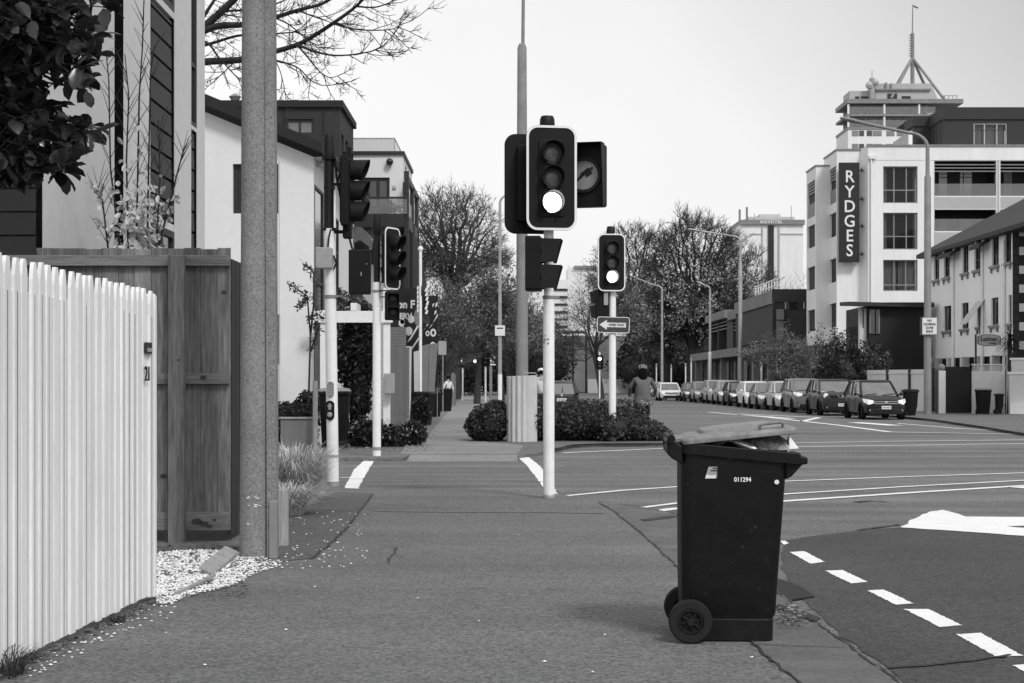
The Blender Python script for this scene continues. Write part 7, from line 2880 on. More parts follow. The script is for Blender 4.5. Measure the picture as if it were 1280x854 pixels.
def grow(tk, tw, p, d, L, rad, lev, mx, r, cfg, tips, lim=None):
    nseg = 5 if lev < 2 else (4 if lev < mx else 3)
    pts, rads = [p.copy()], [rad]
    cur = p.copy()
    dd = d.copy()
    for i in range(nseg):
        dd = (dd + rdir(r) * cfg['wob'] * (0.6 if lev == 0 else 1) + V((0, 0, cfg['up'] if lev > 0 else 0.05))).normalized()
        cur = cur + dd * L / nseg
        pts.append(cur.copy())
        t = (i + 1) / nseg
        rads.append(rad * (1 - t * (.45 if lev < mx else .8)))
    (tk if lev < cfg['trunk_lev'] else tw).tube(pts, rads, 8 if lev == 0 else (6 if lev < 2 else (4 if lev == 2 else 3)), caps=False)
    if lev >= mx:
        tips.append((pts[-1], dd))
        if lev == mx:
            tips.append((pts[-2], dd))
        return
    n = cfg['n'][min(lev, len(cfg['n']) - 1)]
    for k in range(n):
        t = cfg['t0'][min(lev, len(cfg['t0']) - 1)]
        t = t + (1 - t) * (k + r.random()) / n
        i = min(nseg - 1, int(t * nseg))
        q = pts[i].lerp(pts[i + 1], t * nseg - i)
        rr = max(cfg['rmin'], (rads[i] * (1 - (t * nseg - i)) + rads[i + 1] * (t * nseg - i)) * r.uniform(.5, .72))
        loc = (pts[i + 1] - pts[i]).normalized()
        nd = rot_dir(loc, math.radians(r.uniform(*cfg['ang'])), r)
        if nd.z < cfg.get('minz', -.3):
            nd.z = abs(nd.z) * .3
            nd.normalize()
        grow(tk, tw, q, nd, L * r.uniform(*cfg['len']), rr, lev + 1, mx, r, cfg, tips)
    # leader continues
    if lev > 0 or cfg.get('leader', True):
        grow(tk, tw, pts[-1], dd, L * r.uniform(*cfg['len']), rads[-1] * .9, lev + 1, mx, r, cfg, tips)


BASE = dict(wob=.18, up=.06, n=[6, 5, 4, 4], t0=[.5, .25, .2, .15], ang=(22, 58), len=(.55, .8), rmin=.008, trunk_lev=2)


def leaf_quad(mb, p, s, r):
    a, b = rdir(r), rdir(r)
    b = (b - a * a.dot(b))
    if b.length < .1:
        b = a.orthogonal()
    b.normalize()
    mb.add([p + a * s, p + b * s * .55, p - a * s, p - b * s * .55], [(0, 1, 2, 3)])


def tree(name, label, loc, H, seed, mx=4, cfg=None, trunk_r=.25, lean=(0, 0), leaves=None, barkm='bark', twigm='twig', group=None, cat='tree', first=.35, hw=None):
    c = dict(BASE)
    c.update(cfg or {})
    r = random.Random(seed)
    loc = V(loc)
    t = thing(name, label, cat, loc, 0, group)
    tk, tw = MB(), MB()
    tips = []
    grow(tk, tw, V((0, 0, -.05)), V((lean[0], lean[1], 1)).normalized(), H * first, trunk_r, 0, mx, r, c, tips)
    top = max(p.z for p, _ in tips)
    k = H / top
    for m_ in (tk, tw):
        m_.v = [(x * k, y * k, z * k) for x, y, z in m_.v]
    if hw:
        xs_ = sorted(abs(p.x) for p, _ in tips)
        q_ = hw / (xs_[int(len(xs_) * .93)] * k)
        for m_ in (tk, tw):
            m_.v = [(x * (1 + (q_ - 1) * min(1, z / H * 3)), y * (1 + (q_ - 1) * min(1, z / H * 3)), z) for x, y, z in m_.v]
        tips = [(V((p.x * q_, p.y * q_, p.z)), d) for p, d in tips]
    tk.build('trunk', barkm, t, fixn=False, smooth=180)
    cr = tw.build('crown', twigm, t, fixn=False)
    if leaves:
        for (m_, share, per, size, spread, zlim) in leaves:
            lb_ = MB()
            for p, d in tips:
                pz = p * k
                if zlim and not (zlim[0] < pz.z / H < zlim[1]):
                    continue
                nn_ = noise.noise(pz * .35 + V((seed, size * 40, 0)))
                if r.random() > share * (1 + nn_ * 1.6):
                    continue
                for _ in range(per):
                    leaf_quad(lb_, pz + rdir(r) * spread * r.random(), size * r.uniform(.6, 1.3), r)
            if lb_.f:
                lb_.build('foliage', m_, cr, fixn=False)
    return t


def mass(name, label, loc, ells, count, size, m, cat='shrub', seed=1, stems=None, group=None, thr=-.15, nsc=1.2, stemm='bark_dark', inner=None, extra=None, part='foliage', holes=True):
    """foliage filling a union of ellipsoids (centres relative to loc), clumped by noise; real stems inside"""
    r = random.Random(seed)
    t = thing(name, label, cat, loc, 0, group)
    mb = MB()
    vol = [e[3] * e[4] * e[5] for e in ells]
    tot = sum(vol)
    for e, vv in zip(ells, vol):
        n = int(count * vv / tot)
        k = 0
        tries = 0
        while k < n and tries < n * 12:
            tries += 1
            d = rdir(r)
            q = r.random() ** (1 / 3.5)
            p = V((e[0] + d.x * e[3] * q, e[1] + d.y * e[4] * q, e[2] + d.z * e[5] * q))
            if p.z < .02:
                continue
            nv = noise.noise(p * nsc + V((seed * 3.1, 0, 0)))
            if holes and nv < thr and r.random() < .85:
                continue
            p = p + d * size * 1.5 * nv
            leaf_quad(mb, p, size * r.uniform(.55, 1.35), r)
            k += 1
    mb.build(part, m, t, fixn=False)
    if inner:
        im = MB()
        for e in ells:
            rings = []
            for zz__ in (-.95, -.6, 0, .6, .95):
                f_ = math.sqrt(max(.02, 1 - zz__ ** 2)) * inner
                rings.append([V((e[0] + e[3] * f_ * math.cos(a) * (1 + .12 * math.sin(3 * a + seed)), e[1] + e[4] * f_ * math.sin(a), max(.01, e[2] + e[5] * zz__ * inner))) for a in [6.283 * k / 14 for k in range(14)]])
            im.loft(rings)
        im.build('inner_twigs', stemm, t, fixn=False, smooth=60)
    st = MB()
    for e in ells:
        for k in range(stems or 3):
            b = V((e[0] * .4 + r.uniform(-.2, .2) * e[3], e[1] * .4 + r.uniform(-.2, .2) * e[4], 0))
            tp = V((e[0] + r.uniform(-.6, .6) * e[3], e[1] + r.uniform(-.6, .6) * e[4], e[2] + e[5] * r.uniform(.2, .9)))
            md = b.lerp(tp, .5) + rdir(r) * .1 * e[3]
            rr = .012 * max(1, e[5] * 1.2)
            st.tube([b, md, tp], [rr, rr * .7, rr * .25], 5, caps=False)
    st.build('stems', stemm, t, fixn=False)
    if extra:
        for (m_, cnt, s_, zmin, nm_) in extra:
            lb_ = MB()
            for k in range(cnt):
                e = ells[r.randrange(len(ells))]
                d = rdir(r)
                if d.z < zmin:
                    d.z = abs(d.z)
                p = V((e[0] + d.x * e[3], e[1] + d.y * e[4], max(.05, e[2] + d.z * e[5])))
                if noise.noise(p * 1.5 + V((9, seed, 0))) < .05:
                    continue
                leaf_quad(lb_, p, s_ * r.uniform(.6, 1.3), r)
            lb_.build(nm_, m_, t, fixn=False)
    return t


def fan_tree(name, label, loc, fork, zc, rx, rz, seed, r0=.5, nl=13, ns=10, nt=12, leaves=None, barkm='bark_dark', lean=0.0, zlo=-.35, twigm='twig', tr=1.0):
    """a broad winter crown: limbs curve from a fork to a dome, each carrying branches, twigs and twiglets"""
    r = random.Random(seed)
    loc = V(loc)
    t = thing(name, label, 'tree', loc)
    tk, tw = MB(), MB()
    fk = V((lean, 0, fork))
    tk.tube([(0, 0, -.05), (lean * .2, 0, fork * .4), (lean * .8, .05, fork * .85), fk], [r0 * 1.25, r0, r0 * .9, r0 * .8], 10, caps=False)
    cc = V((lean, 0, zc))

    def dome(d, q=1.0):
        lump_ = 1 + .16 * noise.noise(d * 2.1 + V((seed, 0, 0)))
        return cc + V((d.x * rx, d.y * rx, d.z * rz)) * q * lump_

    def path(a, b, bend, n, wob):
        L = (b - a).length
        c = a.lerp(b, .5) + bend
        P = []
        for i in range(n + 1):
            u = i / n
            P.append(a * (1 - u) ** 2 + c * 2 * u * (1 - u) + b * u * u + (rdir(r) * wob * L if 0 < i < n else V((0, 0, 0))))
        return P
    spots = []
    for i in range(nl):
        az = 6.283 * (i * .618 % 1) + r.uniform(-.2, .2)
        el = zlo + (1 - zlo) * ((i + .5) / nl) ** 1.0
        d = V((math.cos(az) * math.sqrt(max(0, 1 - el * el)), math.sin(az) * math.sqrt(max(0, 1 - el * el)), el)).normalized()
        e = dome(d, .86)
        st = V((fk.x, fk.y, fork * r.uniform(.82, 1.0)))
        L = (e - st).length
        P = path(st, e, V((0, 0, L * .13)) - V((d.x, d.y, 0)) * L * .06, 7, .03)
        ra = min(r0, .62) * r.uniform(.34, .52)
        R = [ra * (1 - .82 * k / 7) for k in range(8)]
        tk.tube(P, R, 6, caps=False)
        for j in range(ns):
            u = .25 + .72 * (j + r.random()) / ns
            k = min(6, int(u * 7))
            q = P[k].lerp(P[k + 1], u * 7 - k)
            dd = (q - cc)
            dd = V((dd.x / rx, dd.y / rx, dd.z / rz))
            nd = (dd.normalized() + rdir(r) * .75).normalized() if dd.length > .05 else rdir(r)
            if nd.z < zlo:
                nd.z = zlo
            e2 = dome(nd.normalized(), r.uniform(.78, 1.0))
            if (e2 - q).length > rx * .95:
                e2 = q + (e2 - q).normalized() * rx * .95
            L2 = (e2 - q).length
            P2 = path(q, e2, V((0, 0, L2 * .1)), 5, .06)
            rb = max(.03, R[k] * .42)
            tk.tube(P2, [rb * (1 - .75 * m / 5) for m in range(6)], 4, caps=False)
            for m in range(nt):
                u2 = .2 + .8 * (m + r.random()) / nt
                k2 = min(4, int(u2 * 5))
                q2 = P2[k2].lerp(P2[k2 + 1], min(1, u2 * 5 - k2))
                od = (q2 - cc).normalized()
                nd = (od * .7 + rdir(r) * .8 + V((0, 0, .25))).normalized()
                L3 = r.uniform(.1, .24) * rx
                P3 = [q2, q2 + nd * L3 * .5 + rdir(r) * L3 * .1, q2 + nd * L3 + V((0, 0, .06 * L3))]
                tw.tube(P3, [.034 * tr, .026 * tr, .016 * tr], 3, caps=False)
                spots.append(P3[2])
                for w in range(4):
                    q3 = P3[1].lerp(P3[2], r.random())
                    n3 = (nd + rdir(r) * .9 + V((0, 0, .2))).normalized()
                    tw.tube([q3, q3 + n3 * L3 * r.uniform(.35, .75)], [.022 * tr, .012 * tr], 3, caps=False)
    tk.build('trunk', barkm, t, fixn=False, smooth=180)
    cr = tw.build('crown', twigm, t, fixn=False)
    for (m_, share, per, size, spread, z0, z1) in (leaves or ()):
        lb_ = MB()
        for p in spots:
            hz_ = (p.z - cc.z) / rz
            if not z0 < hz_ < z1:
                continue
            if noise.noise(p * .45 + V((seed, size * 50, 3))) < 1 - share * 2:
                continue
            for _ in range(per):
                leaf_quad(lb_, p + rdir(r) * spread * r.random(), size * r.uniform(.6, 1.3), r)
        if lb_.f:
            lb_.build('foliage', m_, cr, fixn=False)
    return t


# ---- overhanging bare street tree (trunk hidden by the townhouse)
OT = V((-7.2, 31.6, 0))
ot = thing('bare_tree', 'bare winter tree whose dark branches spread behind the concrete pole', 'tree', OT)
tk, tw = MB(), MB()
r = random.Random(77)
tk.tube([OT, OT + V((.05, -.1, 2)), OT + V((.1, -.2, 4.2)), W(190, 90, 31)], [.24, .2, .18, .15], 10)
LIMBS = [([(190, 90, 31), (230, 52, 30.8), (262, 28, 30.6), (300, -8, 30.4), (330, -40, 30.2)], .11, .05),
         ([(190, 90, 31), (250, 78, 30.7), (300, 75, 30.3), (342, 65, 29.9), (378, 53, 29.6), (418, 28, 29.2), (445, 8, 29), (462, -10, 28.8)], .085, .02),
         ([(230, 52, 30.8), (270, 33, 30.5), (305, 31, 30.2), (343, 22, 29.8), (372, 13, 29.5), (402, 5, 29.3), (425, -8, 29)], .075, .02),
         ([(230, 62, 30.8), (262, 55, 30.6), (296, 45, 30.4), (320, 44, 30.2), (360, 41, 30), (372, 40, 29.9)], .04, .008),
         ([(225, 40, 30.8), (258, 53, 30.6), (272, 70, 30.5), (288, 88, 30.3), (302, 103, 30.2)], .03, .008),
         ([(371, 56, 29.6), (395, 65, 29.4), (420, 69.5, 29.3), (450, 67, 29.1), (475, 60, 29), (492, 43, 28.9)], .026, .007),
         ([(371, 56, 29.6), (385, 72, 29.5), (398, 88, 29.4), (412, 97, 29.3), (424, 94, 29.3)], .02, .006),
         ([(342, 75, 29.9), (358, 79, 29.8), (374, 86, 29.7), (388, 100, 29.6), (404, 107, 29.5), (425, 105, 29.4)], .018, .006),
         ([(418, 30, 29.2), (440, 36, 29.1), (465, 38, 29), (492, 36, 28.9), (503, 27, 28.8)], .02, .006),
         ([(342, 22, 29.8), (360, 30, 29.7), (382, 48, 29.6), (400, 62, 29.5)], .018, .006),
         ([(372, 13, 29.5), (395, 22, 29.4), (420, 30, 29.3)], .016, .006),
         ([(445, 8, 29), (470, 9, 28.9), (495, 0, 28.8), (510, -8, 28.7)], .02, .006),
         ([(343, 73, 29.9), (352, 95, 29.8), (358, 128, 29.8)], .012, .005),
         ([(296, 75, 30.3), (275, 95, 30.4), (258, 110, 30.5)], .014, .005),
         ([(262, 28, 30.6), (280, 15, 30.5), (310, 12, 30.3), (345, 5, 30.0), (375, -10, 29.8)], .03, .01),
         ([(240, 45, 30.8), (255, 20, 30.8), (268, 0, 30.8), (280, -20, 30.8)], .05, .02)]


def twigs(q, d, L, lev):
    pts = [q]
    dd = d
    for i in range(4):
        dd = (dd + rdir(r) * .22 + V((0, 0, .03 + .10 * (i / 4)))).normalized()
        pts.append(pts[-1] + dd * L / 4)
    rr = .0085 if lev == 0 else (.006 if lev == 1 else .0045)
    tw.tube(pts, [rr, rr * .9, rr * .8, rr * .7, rr * .5], 4 if lev == 0 else 3, caps=False)
    if lev < 2:
        for k in range(r.randint(2, 4)):
            i = r.randint(1, 3)
            nd = rot_dir((pts[i + 1] - pts[i]).normalized(), math.radians(r.uniform(25, 65)), r)
            twigs(pts[i], nd, L * r.uniform(.3, .6), lev + 1)


for pl, ra, rb in LIMBS:
    P = [W(*q) for q in pl]
    # smooth the limb
    S = []
    for i in range(len(P) - 1):
        p0, p1, p2, p3 = P[max(i - 1, 0)], P[i], P[i + 1], P[min(i + 2, len(P) - 1)]
        for k in range(4):
            t = k / 4
            S.append(.5 * ((2 * p1) + (p2 - p0) * t + (2 * p0 - 5 * p1 + 4 * p2 - p3) * t * t + (3 * p1 - p0 - 3 * p2 + p3) * t ** 3))
    S.append(P[-1])
    n = len(S)
    tk.tube(S, [ra + (rb - ra) * (i / (n - 1)) ** .8 for i in range(n)], 8, caps=False)
    Ltot = sum((S[i + 1] - S[i]).length for i in range(n - 1))
    for k in range(int(Ltot * 5.5)):
        i = r.randint(int(n * .15), n - 2)
        t = (S[i + 1] - S[i]).normalized()
        nd = rot_dir(t, math.radians(r.uniform(25, 70)), r)
        nd = (nd + V((.15, 0, -.25))).normalized()
        twigs(S[i], nd, r.uniform(.3, .85), 0)
    twigs(S[-1], (S[-1] - S[-2]).normalized(), .4, 0)
tk.build('trunk', 'bark_dark', ot, off=OT, fixn=False, smooth=180)
tw.build('crown', 'bark_dark', ot, off=OT, fixn=False)

# ---- the big bare elm down the left footpath
fan_tree('bare_tree', 'large bare tree with a broad round fan of twigs beyond the dark banners', (XP(566, 128), 128, 0), ZP(362, 128), 11.9, 4.6, 5.3, 5, r0=.55, nl=18, nt=14, barkm='bark', zlo=-.15, tr=.62)
tree('bare_tree', 'smaller bare tree with pale twigs, right of the broad bare tree', (XP(628, 120), 120, 0), ZP(300, 120), 8, mx=4,
     cfg=dict(n=[5, 4, 4, 3], up=.04, ang=(25, 60), rmin=.016), trunk_r=.22, first=.4, leaves=[('leaf_auburn', .35, 3, .10, .5, None)])
tree('street_tree', 'leafy mottled street tree over the dark banners on the left footpath', (XP(553, 84), 84, 0), ZP(352, 84), 14, mx=4, cfg=dict(n=[6, 5, 4, 4], ang=(25, 55), rmin=.012, up=.05, minz=.1), trunk_r=.16, first=.38,
     leaves=[('leaf_mid', .9, 7, .07, .35, (.56, 1)), ('leaf_pale', .12, 3, .06, .35, (.56, 1))])
tree('street_tree', 'tall loose-leaved tree just left of the pale lamp post', (XP(596, 100), 100, 0), ZP(330, 100), 15, mx=4, cfg=dict(n=[6, 5, 4, 4], ang=(25, 55), rmin=.014, up=.05, minz=.1), trunk_r=.2, first=.36,
     leaves=[('leaf_mid', .85, 7, .09, .5, (.42, 1)), ('leaf_pale', .1, 3, .08, .4, (.42, 1))])
tree('street_tree', 'spreading street tree with small pale leaves behind the utility pole', (XP(640, 112), 112, 0), ZP(345, 112), 16, mx=4, cfg=dict(n=[6, 5, 4, 4], ang=(28, 58), rmin=.014, up=.05, minz=.1), trunk_r=.2, first=.34,
     leaves=[('leaf_auburn', .8, 6, .09, .5, (.42, 1)), ('leaf_pale', .18, 3, .08, .4, (.42, 1))])
tree('street_tree', 'slim half-bare tree beside the grey back of the square sign', (XP(548, 98), 98, 0), ZP(322, 98), 17, mx=4, cfg=dict(n=[5, 5, 4, 4], ang=(20, 48), rmin=.012, up=.06), trunk_r=.15, first=.35,
     leaves=[('leaf_auburn', .6, 4, .07, .4, (.5, 1))])
for (px, D, ptop, w, lab, sd) in ((592, 170, 392, 4.2, 'dark dense evergreen closing the view at the end of the left footpath', 3), (622, 185, 398, 5.0, 'dark evergreen mass behind the pale lamp post', 4),
                                  (660, 175, 392, 5.0, 'dark evergreen behind the foot of the utility pole', 6), (562, 160, 385, 3.5, 'dark evergreen behind the two glowing distant lamps', 7)):
    h = ZP(ptop, D)
    mass('evergreen_tree', lab, (XP(px, D), D, 0), [(0, 0, h * .5, w, w * .8, h * .5), (w * .4, .3, h * .4, w * .7, w * .6, h * .38), (-w * .5, -.3, h * .33, w * .6, w * .6, h * .33)], 5200, .2, 'leaf_dark', 'tree', sd, inner=.75, thr=-.2, nsc=.5, group='evergreens at the end of the street')

# ---- the big trees right of centre
big = dict(n=[7, 5, 5, 4, 4], up=.075, wob=.24, ang=(24, 62), len=(.58, .8), t0=[.5, .3, .25, .2], rmin=.026, minz=-.05)
LV = lambda a, b: [('leaf_dark', .40, 3, .13, .6, -1, .1), ('leaf_bright', a, 13, .15, 1.0, -1, b)]
fan_tree('street_tree', 'largest dark tree right of centre, dense twigs above and pale leaf clumps below', (XP(868, 172), 172, 0), 5.0, 12.5, 6.1, 7.5, 21, r0=.9, nl=22, ns=12, nt=13, tr=.9, twigm='bark', leaves=LV(.40, .15))
fan_tree('street_tree', 'big dark tree directly above the cyclist, left of the largest tree', (XP(793, 205), 205, 0), 5.8, 13.9, 6.0, 8.5, 22, r0=1.45, nl=22, ns=11, nt=13, tr=.9, twigm='bark', leaves=LV(.38, .05))
fan_tree('street_tree', 'dark tree with pale leaf clumps between the slim lamp post and the hooked lamp post', (XP(836, 178), 178, 0), 3.9, 8.8, 4.3, 5.9, 23, r0=.5, tr=1.15, nl=12, leaves=[('leaf_dark', .55, 3, .14, .6, -1, 1), ('leaf_bright', .43, 13, .15, 1.0, -1, .9)])
fan_tree('street_tree', 'dark tree spreading over the roof rail of the brown low building', (XP(922, 180), 180, 0), 5.0, 11.0, 4.9, 6.8, 24, r0=.5, nl=14, leaves=LV(.34, .3))
tree('bare_tree', 'sparse bare tree with hanging twigs left of the lit signal in the hedge', (XP(752, 138), 138, 0), ZP(306, 138), 25, mx=5, cfg=dict(n=[5, 4, 4, 3, 3], up=.02, wob=.24, ang=(28, 66), rmin=.014, minz=-.4), trunk_r=.28, first=.38,
     leaves=[('leaf_auburn', .18, 2, .09, .4, None)])
tree('bare_tree', 'small dark bare tree between the distant pale tower and the white hotel', (XP(1003, 150), 150, 0), ZP(308, 150), 26, mx=5, cfg=dict(n=[5, 4, 4, 3, 3], wob=.22, ang=(25, 60), rmin=.018), trunk_r=.3, first=.4, barkm='bark_dark', twigm='bark_dark')
for (px, D, ptop, w, lab, sd, nn) in ((975, 195, 365, 10, 'wide dark evergreen behind the brown low building', 31, 6000), (905, 205, 385, 6.5, 'dark evergreen behind the hooked lamp post', 32, 5200), (815, 213, 405, 4.6, 'dark evergreen behind the trunk of the big tree above the cyclist', 33, 5200),
                                      (850, 200, 405, 7.8, 'dark evergreen low behind the oncoming white saloon', 34, 5200)):
    h = ZP(ptop, D)
    mass('evergreen_tree', lab, (XP(px, D), D, 0), [(0, 0, h * .5, w, w * .5, h * .5), (w * .5, .3, h * .38, w * .7, w * .4, h * .36), (-w * .5, -.3, h * .36, w * .7, w * .4, h * .36)], nn, .26, 'leaf_dark', 'tree', sd, inner=.75, thr=-.2, nsc=.4, group='evergreens behind the far trees')
# shrubs in front of the brown building and the hotel
tree('garden_tree', 'small pale-leaved garden tree in front of the brown low building', (XP(978, 95), 95, 0), ZP(402, 95), 41, mx=4, cfg=dict(n=[6, 5, 4, 4], ang=(28, 66), rmin=.01, up=.02), trunk_r=.09, first=.35,
     leaves=[('leaf_mid', .5, 4, .07, .3, None), ('leaf_auburn', .35, 4, .07, .3, None), ('leaf_pale', .06, 2, .08, .3, (.3, 1))])
h = ZP(432, 80)
mass('garden_shrub', 'big dark shrub overhanging the two nearest parked cars', (XP(1052, 80), 80, 0), [(0, 0, 1.7, 1.4, 1.2, 1.65), (1.0, .2, 1.9, 1.0, 1, 1.6), (-.7, 0, 1.4, .9, .9, 1.4), (1.7, .2, 2.0, .7, .8, 1.3)], 5200, .085, 'leaf_dark', 'shrub', 42, stems=5, inner=.6,
     extra=[('leaf_auburn', 400, .08, -.2, 'autumn_leaves')])
tree('garden_tree', 'spindly nearly leafless garden tree rising out of the dark shrub before the white hotel wall', (XP(1046, 81), 81, 0), ZP(398, 81), 43, mx=4, cfg=dict(n=[7, 5, 3, 3], ang=(14, 40), up=.1, rmin=.008), trunk_r=.06, first=.4,
     leaves=[('leaf_dark', .3, 2, .07, .15, None), ('leaf_pale', .05, 2, .07, .15, None)])
tree('garden_tree', 'thin autumn-leaved tree against the black weatherboard wall', (XP(1092, 80.5), 80.5, 0), ZP(422, 80.5), 44, mx=4, cfg=dict(n=[6, 5, 3, 3], ang=(20, 50), up=.06, rmin=.008), trunk_r=.05, first=.4,
     leaves=[('leaf_mid', .45, 3, .06, .2, None), ('leaf_pale', .08, 2, .06, .15, None)])
# cabbage palm before the quoined corner
CPx, CPd = XP(1262, 69.9), 69.9
cp = thing('cabbage_palm', 'spiky cabbage palm in front of the dark quoined corner of the inn', 'palm', (CPx, CPd, 0))
mb = MB()
mb.tube([(0, 0, 0), (.03, 0, 1.2), (.0, 0, 2.6), (.02, 0, 3.3)], [.13, .11, .1, .09], 10)
mb.build('trunk', 'bark', cp, smooth=180)
mb = MB()
r = random.Random(8)
for k in range(120):
    c = V((.02, 0, 3.2 + r.uniform(-.2, .2)))
    d = rdir(r)
    d.z = d.z * .8 + .25
    d.normalize()
    Lf = r.uniform(.65, 1.05)
    sd = d.cross(V((0, 0, 1)))
    sd.normalize()
    L_, R_ = [], []
    for i in range(5):
        t = i / 4
        p = c + d * Lf * t + V((0, 0, -.5 * t * t * Lf))
        w_ = .03 * (1 - t * .9)
        L_.append(p + sd * w_)
        R_.append(p - sd * w_)
    mb.loft([L_, R_], caps=False, closed=False)
mb.build('crown', 'leaf_dark', cp, fixn=False)
tuft('flax', (XP(1205, 71.5), 71.5, .9), 60, 1.5, .9, 'grass_dark', 'spiky dark plant showing over the black gate', 'plant', seed=19, w=.05, droop=.35)

# ---- hedges on the far corner
mass('hedge', 'long low dark hedge right of the corrugated guard, tapering down to the road', (1.9, 37.4, 0),
     [(-1.35 + .36 * k, .05 * (k % 3), (.45, .46, .44, .45, .43, .37, .32, .24)[k], .55, 1.05, (.5, .48, .47, .48, .46, .4, .34, .27)[k]) for k in range(8)] + [(1.5, -.1, .12, .4, .8, .18)] + [(-1.1 + .6 * k, .95, .47, .7, .7, .5) for k in range(4)] + [(.42, -.8, .3, .5, .4, .34)],
     24000, .042, 'leaf_hedge', 'hedge', 51, stems=3, inner=.62, thr=-.4, nsc=2.2)
mass('hedge', 'round dark bush left of the corrugated guard', (-.52, 36.9, 0), [(0, 0, .42, .52, .7, .47), (-.15, .1, .36, .42, .6, .4), (.15, .3, .48, .4, .6, .46)], 8000, .042, 'leaf_hedge', 'hedge', 52, stems=6, inner=.66, thr=-.3, nsc=3.2)

# ---- planting around the pergola
mass('climbing_plant', 'thick dark climber filling the pergola between the two left signal poles', (XP(446, 35.6), 35.6, 0), [(0.05, 0, 1.35, .3, .4, 1.35), (.08, .1, 2.1, .4, .4, .95), (-.25, 0, 1.9, .28, .4, .7), (.1, 0, 2.8, .3, .3, .35)], 6500, .055, 'leaf_dark', 'climber', 53, stems=6, inner=.6, thr=-.3, nsc=2.5,
     extra=[('leaf_mid', 700, .05, -.5, 'paler_leaves')])
mass('climbing_plant', 'leafy climber behind the push-button pole, above the crossbeam', (XP(436, 36.2), 36.2, 0), [(-.1, 0, 3.0, .4, .3, .55), (.15, 0, 3.2, .22, .3, .3)], 1500, .05, 'leaf_mid', 'climber', 54, stems=5, thr=-.1, nsc=3)
sp_ = thing('leafy_shrub', 'thin leafy shrub reaching past the white house towards the push-button pole', 'shrub', (XP(384, 33), 33, 0))
st, lv = MB(), MB()
r = random.Random(61)
b0 = V((XP(384, 33), 33, 0))
for pts in ([(386, 500), (388, 420), (384, 370), (372, 362), (360, 354)], [(388, 420), (392, 380), (392, 340), (378, 330)], [(386, 400), (396, 392), (404, 398)], [(388, 440), (398, 410), (394, 402)], [(384, 372), (378, 380), (374, 386)]):
    P = [W(a, b, 33 + r.uniform(-.2, .2)) for a, b in pts]
    if pts[0] == (386, 500):
        P[0] = b0
    st.tube(P, [.02 * (1 - i / len(P)) + .004 for i in range(len(P))], 5, caps=False)
    for k in range(70):
        i = r.randint(max(0, len(P) - 3), len(P) - 2)
        q = P[i].lerp(P[i + 1], r.random())
        leaf(lv, q + rdir(r) * .06, rdir(r), rdir(r), r.uniform(.06, .11), r.uniform(.025, .045))
st.build('stems', 'bark_dark', sp_, off=b0, fixn=False)
lv.build('leaves', 'leaf_mid', sp_, off=b0, fixn=False)
mass('clipped_shrub', 'low clipped dark shrub in the pale planter box', (XP(372, 32.05), 32.05, .62), [(0, 0, .1, .34, .22, .2)], 900, .035, 'leaf_dark', 'shrub', 55, stems=3, inner=.7)
mass('ground_plants', 'tangle of low garden plants between the black bin and the thin signal pole', (XP(456, 33.4), 33.4, 0), [(0, 0, .25, .4, .4, .3), (.5, .2, .2, .4, .4, .25), (.9, .8, .25, .35, .4, .3)], 2600, .05, 'leaf_dark', 'plants', 56, stems=3,
     extra=[('leaf_pale', 260, .04, 0, 'pale_leaves')])
mass('garden_shrub', 'dark shrub at the foot of the white house wall', (XP(385, 34.2), 34.2, 0), [(0, 0, .6, .35, .3, .6), (-.5, 0, .45, .35, .3, .5)], 2000, .045, 'leaf_dark', 'shrub', 57, stems=4, inner=.6)
mass('ivy', 'leafy ivy spilling over the front of the bin beside the leaning boards', (XP(526, 49.2), 49.2, 0), [(0, 0, .5, .28, .2, .5)], 900, .05, 'leaf_dark', 'ivy', 58, stems=3, extra=[('leaf_mid', 260, .05, -.4, 'paler_leaves')])

# ------------------------------------------------------------------ camera, sky, sun
cam_d = bpy.data.cameras.new('camera')
cam_o = bpy.data.objects.new('camera', cam_d)
COL.objects.link(cam_o)
cam_o.location = (0, 0, CH)
cam_o.rotation_euler = (math.radians(90), 0, 0)
cam_d.sensor_width = 36
cam_d.lens = F / 1280 * 36
cam_d.shift_y = (HZ - 427) / 1280
cam_d.clip_start = .1
cam_d.clip_end = 6000
SC.camera = cam_o

EL, AZ = math.radians(46), math.radians(150)      # azimuth from +Y (ahead) clockwise towards +X: the sun is behind and to the right
wd = bpy.data.worlds.new('World')
SC.world = wd
wd.use_nodes = True
nt = wd.node_tree
bg = nt.nodes['Background']
sky = nt.nodes.new('ShaderNodeTexSky')
sky.sky_type = 'NISHITA'
sky.sun_disc = False
sky.sun_elevation = EL
sky.sun_rotation = AZ
sky.dust_density = 4
sky.air_density = 1.2
bwn = nt.nodes.new('ShaderNodeRGBToBW')
tcw = nt.nodes.new('ShaderNodeTexCoord')
dot = nt.nodes.new('ShaderNodeVectorMath')
dot.operation = 'DOT_PRODUCT'
dot.inputs[1].default_value = (.8, 0, .6)       # thicker cloud higher up and to the right
nt.links.new(tcw.outputs['Generated'], dot.inputs[0])
rmp = nt.nodes.new('ShaderNodeValToRGB')
cr_ = rmp.color_ramp
cr_.elements[0].position, cr_.elements[0].color = 0.12, (1, 1, 1, 1)
cr_.elements[1].position, cr_.elements[1].color = 1.0, (.78, .78, .78, 1)
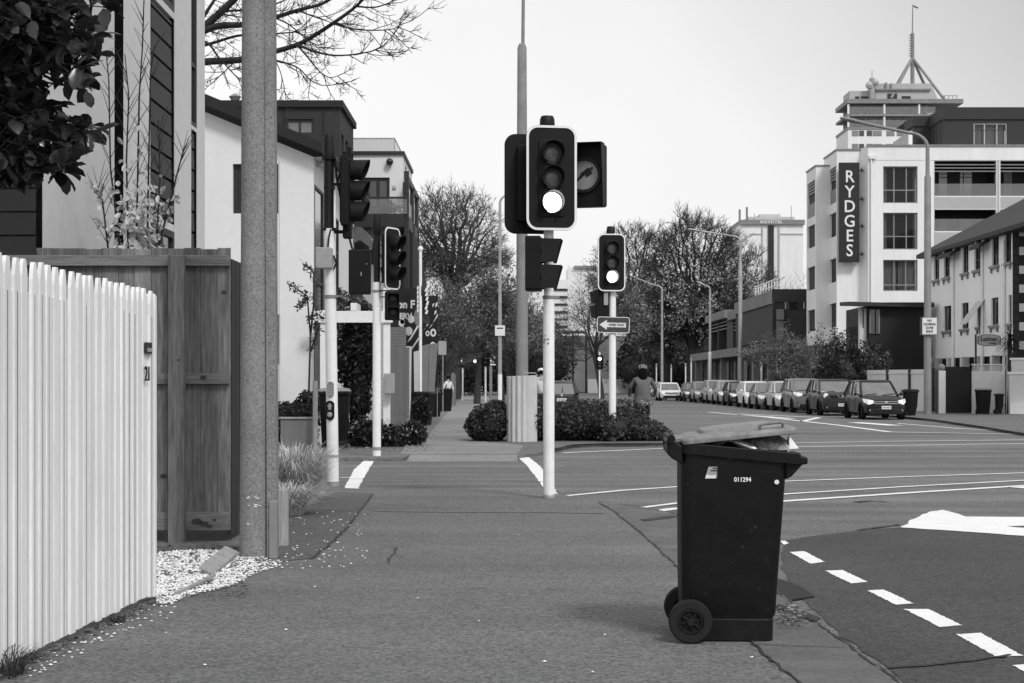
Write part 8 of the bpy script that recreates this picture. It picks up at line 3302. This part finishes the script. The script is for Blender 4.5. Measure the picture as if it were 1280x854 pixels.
for p_, c_ in ((.2, .96), (.28, .82), (.4, .54), (.55, .54), (.8, .74)):
    e_ = cr_.elements.new(p_)
    e_.color = (c_, c_, c_, 1)
nt.links.new(dot.outputs['Value'], rmp.inputs[0])
nt.links.new(sky.outputs[0], bwn.inputs[0])
ma = nt.nodes.new('ShaderNodeMath')
ma.operation = 'MULTIPLY_ADD'          # thin even cloud over the clear sky
ma.inputs[1].default_value = 0.5
ma.inputs[2].default_value = 6.7
nt.links.new(bwn.outputs[0], ma.inputs[0])
mu_ = nt.nodes.new('ShaderNodeMath')
mu_.operation = 'MULTIPLY'
nt.links.new(ma.outputs[0], mu_.inputs[0])
nt.links.new(rmp.outputs[0], mu_.inputs[1])
cn = nt.nodes.new('ShaderNodeTexNoise')
cn.inputs['Scale'].default_value = 2.2
cn.inputs['Detail'].default_value = 5
nt.links.new(tcw.outputs['Generated'], cn.inputs['Vector'])
cm = nt.nodes.new('ShaderNodeMapRange')
cm.inputs[1].default_value, cm.inputs[2].default_value = .3, .7
cm.inputs[3].default_value, cm.inputs[4].default_value = .93, 1.05
nt.links.new(cn.outputs['Fac'], cm.inputs[0])
mc = nt.nodes.new('ShaderNodeMath')
mc.operation = 'MULTIPLY'
nt.links.new(mu_.outputs[0], mc.inputs[0])
nt.links.new(cm.outputs[0], mc.inputs[1])
nt.links.new(mc.outputs[0], bg.inputs[0])
bg.inputs[1].default_value = 0.1
sd_ = bpy.data.lights.new('sun', 'SUN')
sd_.energy = 1.6
sd_.angle = math.radians(12)
sd_.color = (1, 1, 1)
so = bpy.data.objects.new('sun', sd_)
COL.objects.link(so)
dv = V((math.sin(AZ) * math.cos(EL), math.cos(AZ) * math.cos(EL), math.sin(EL)))
so.rotation_euler = dv.to_track_quat('Z', 'Y').to_euler()
so.location = (0, 0, 30)
vs_ = SC.view_settings
SC.display_settings.display_device = 'sRGB'
vs_.view_transform = 'Standard'
vs_.look = 'None'
vs_.exposure = 0.25
vs_.gamma = 1
vs_.use_curve_mapping = False
SC.cycles.max_bounces = 6
SC.cycles.transparent_max_bounces = 12
SC.cycles.use_denoising = True
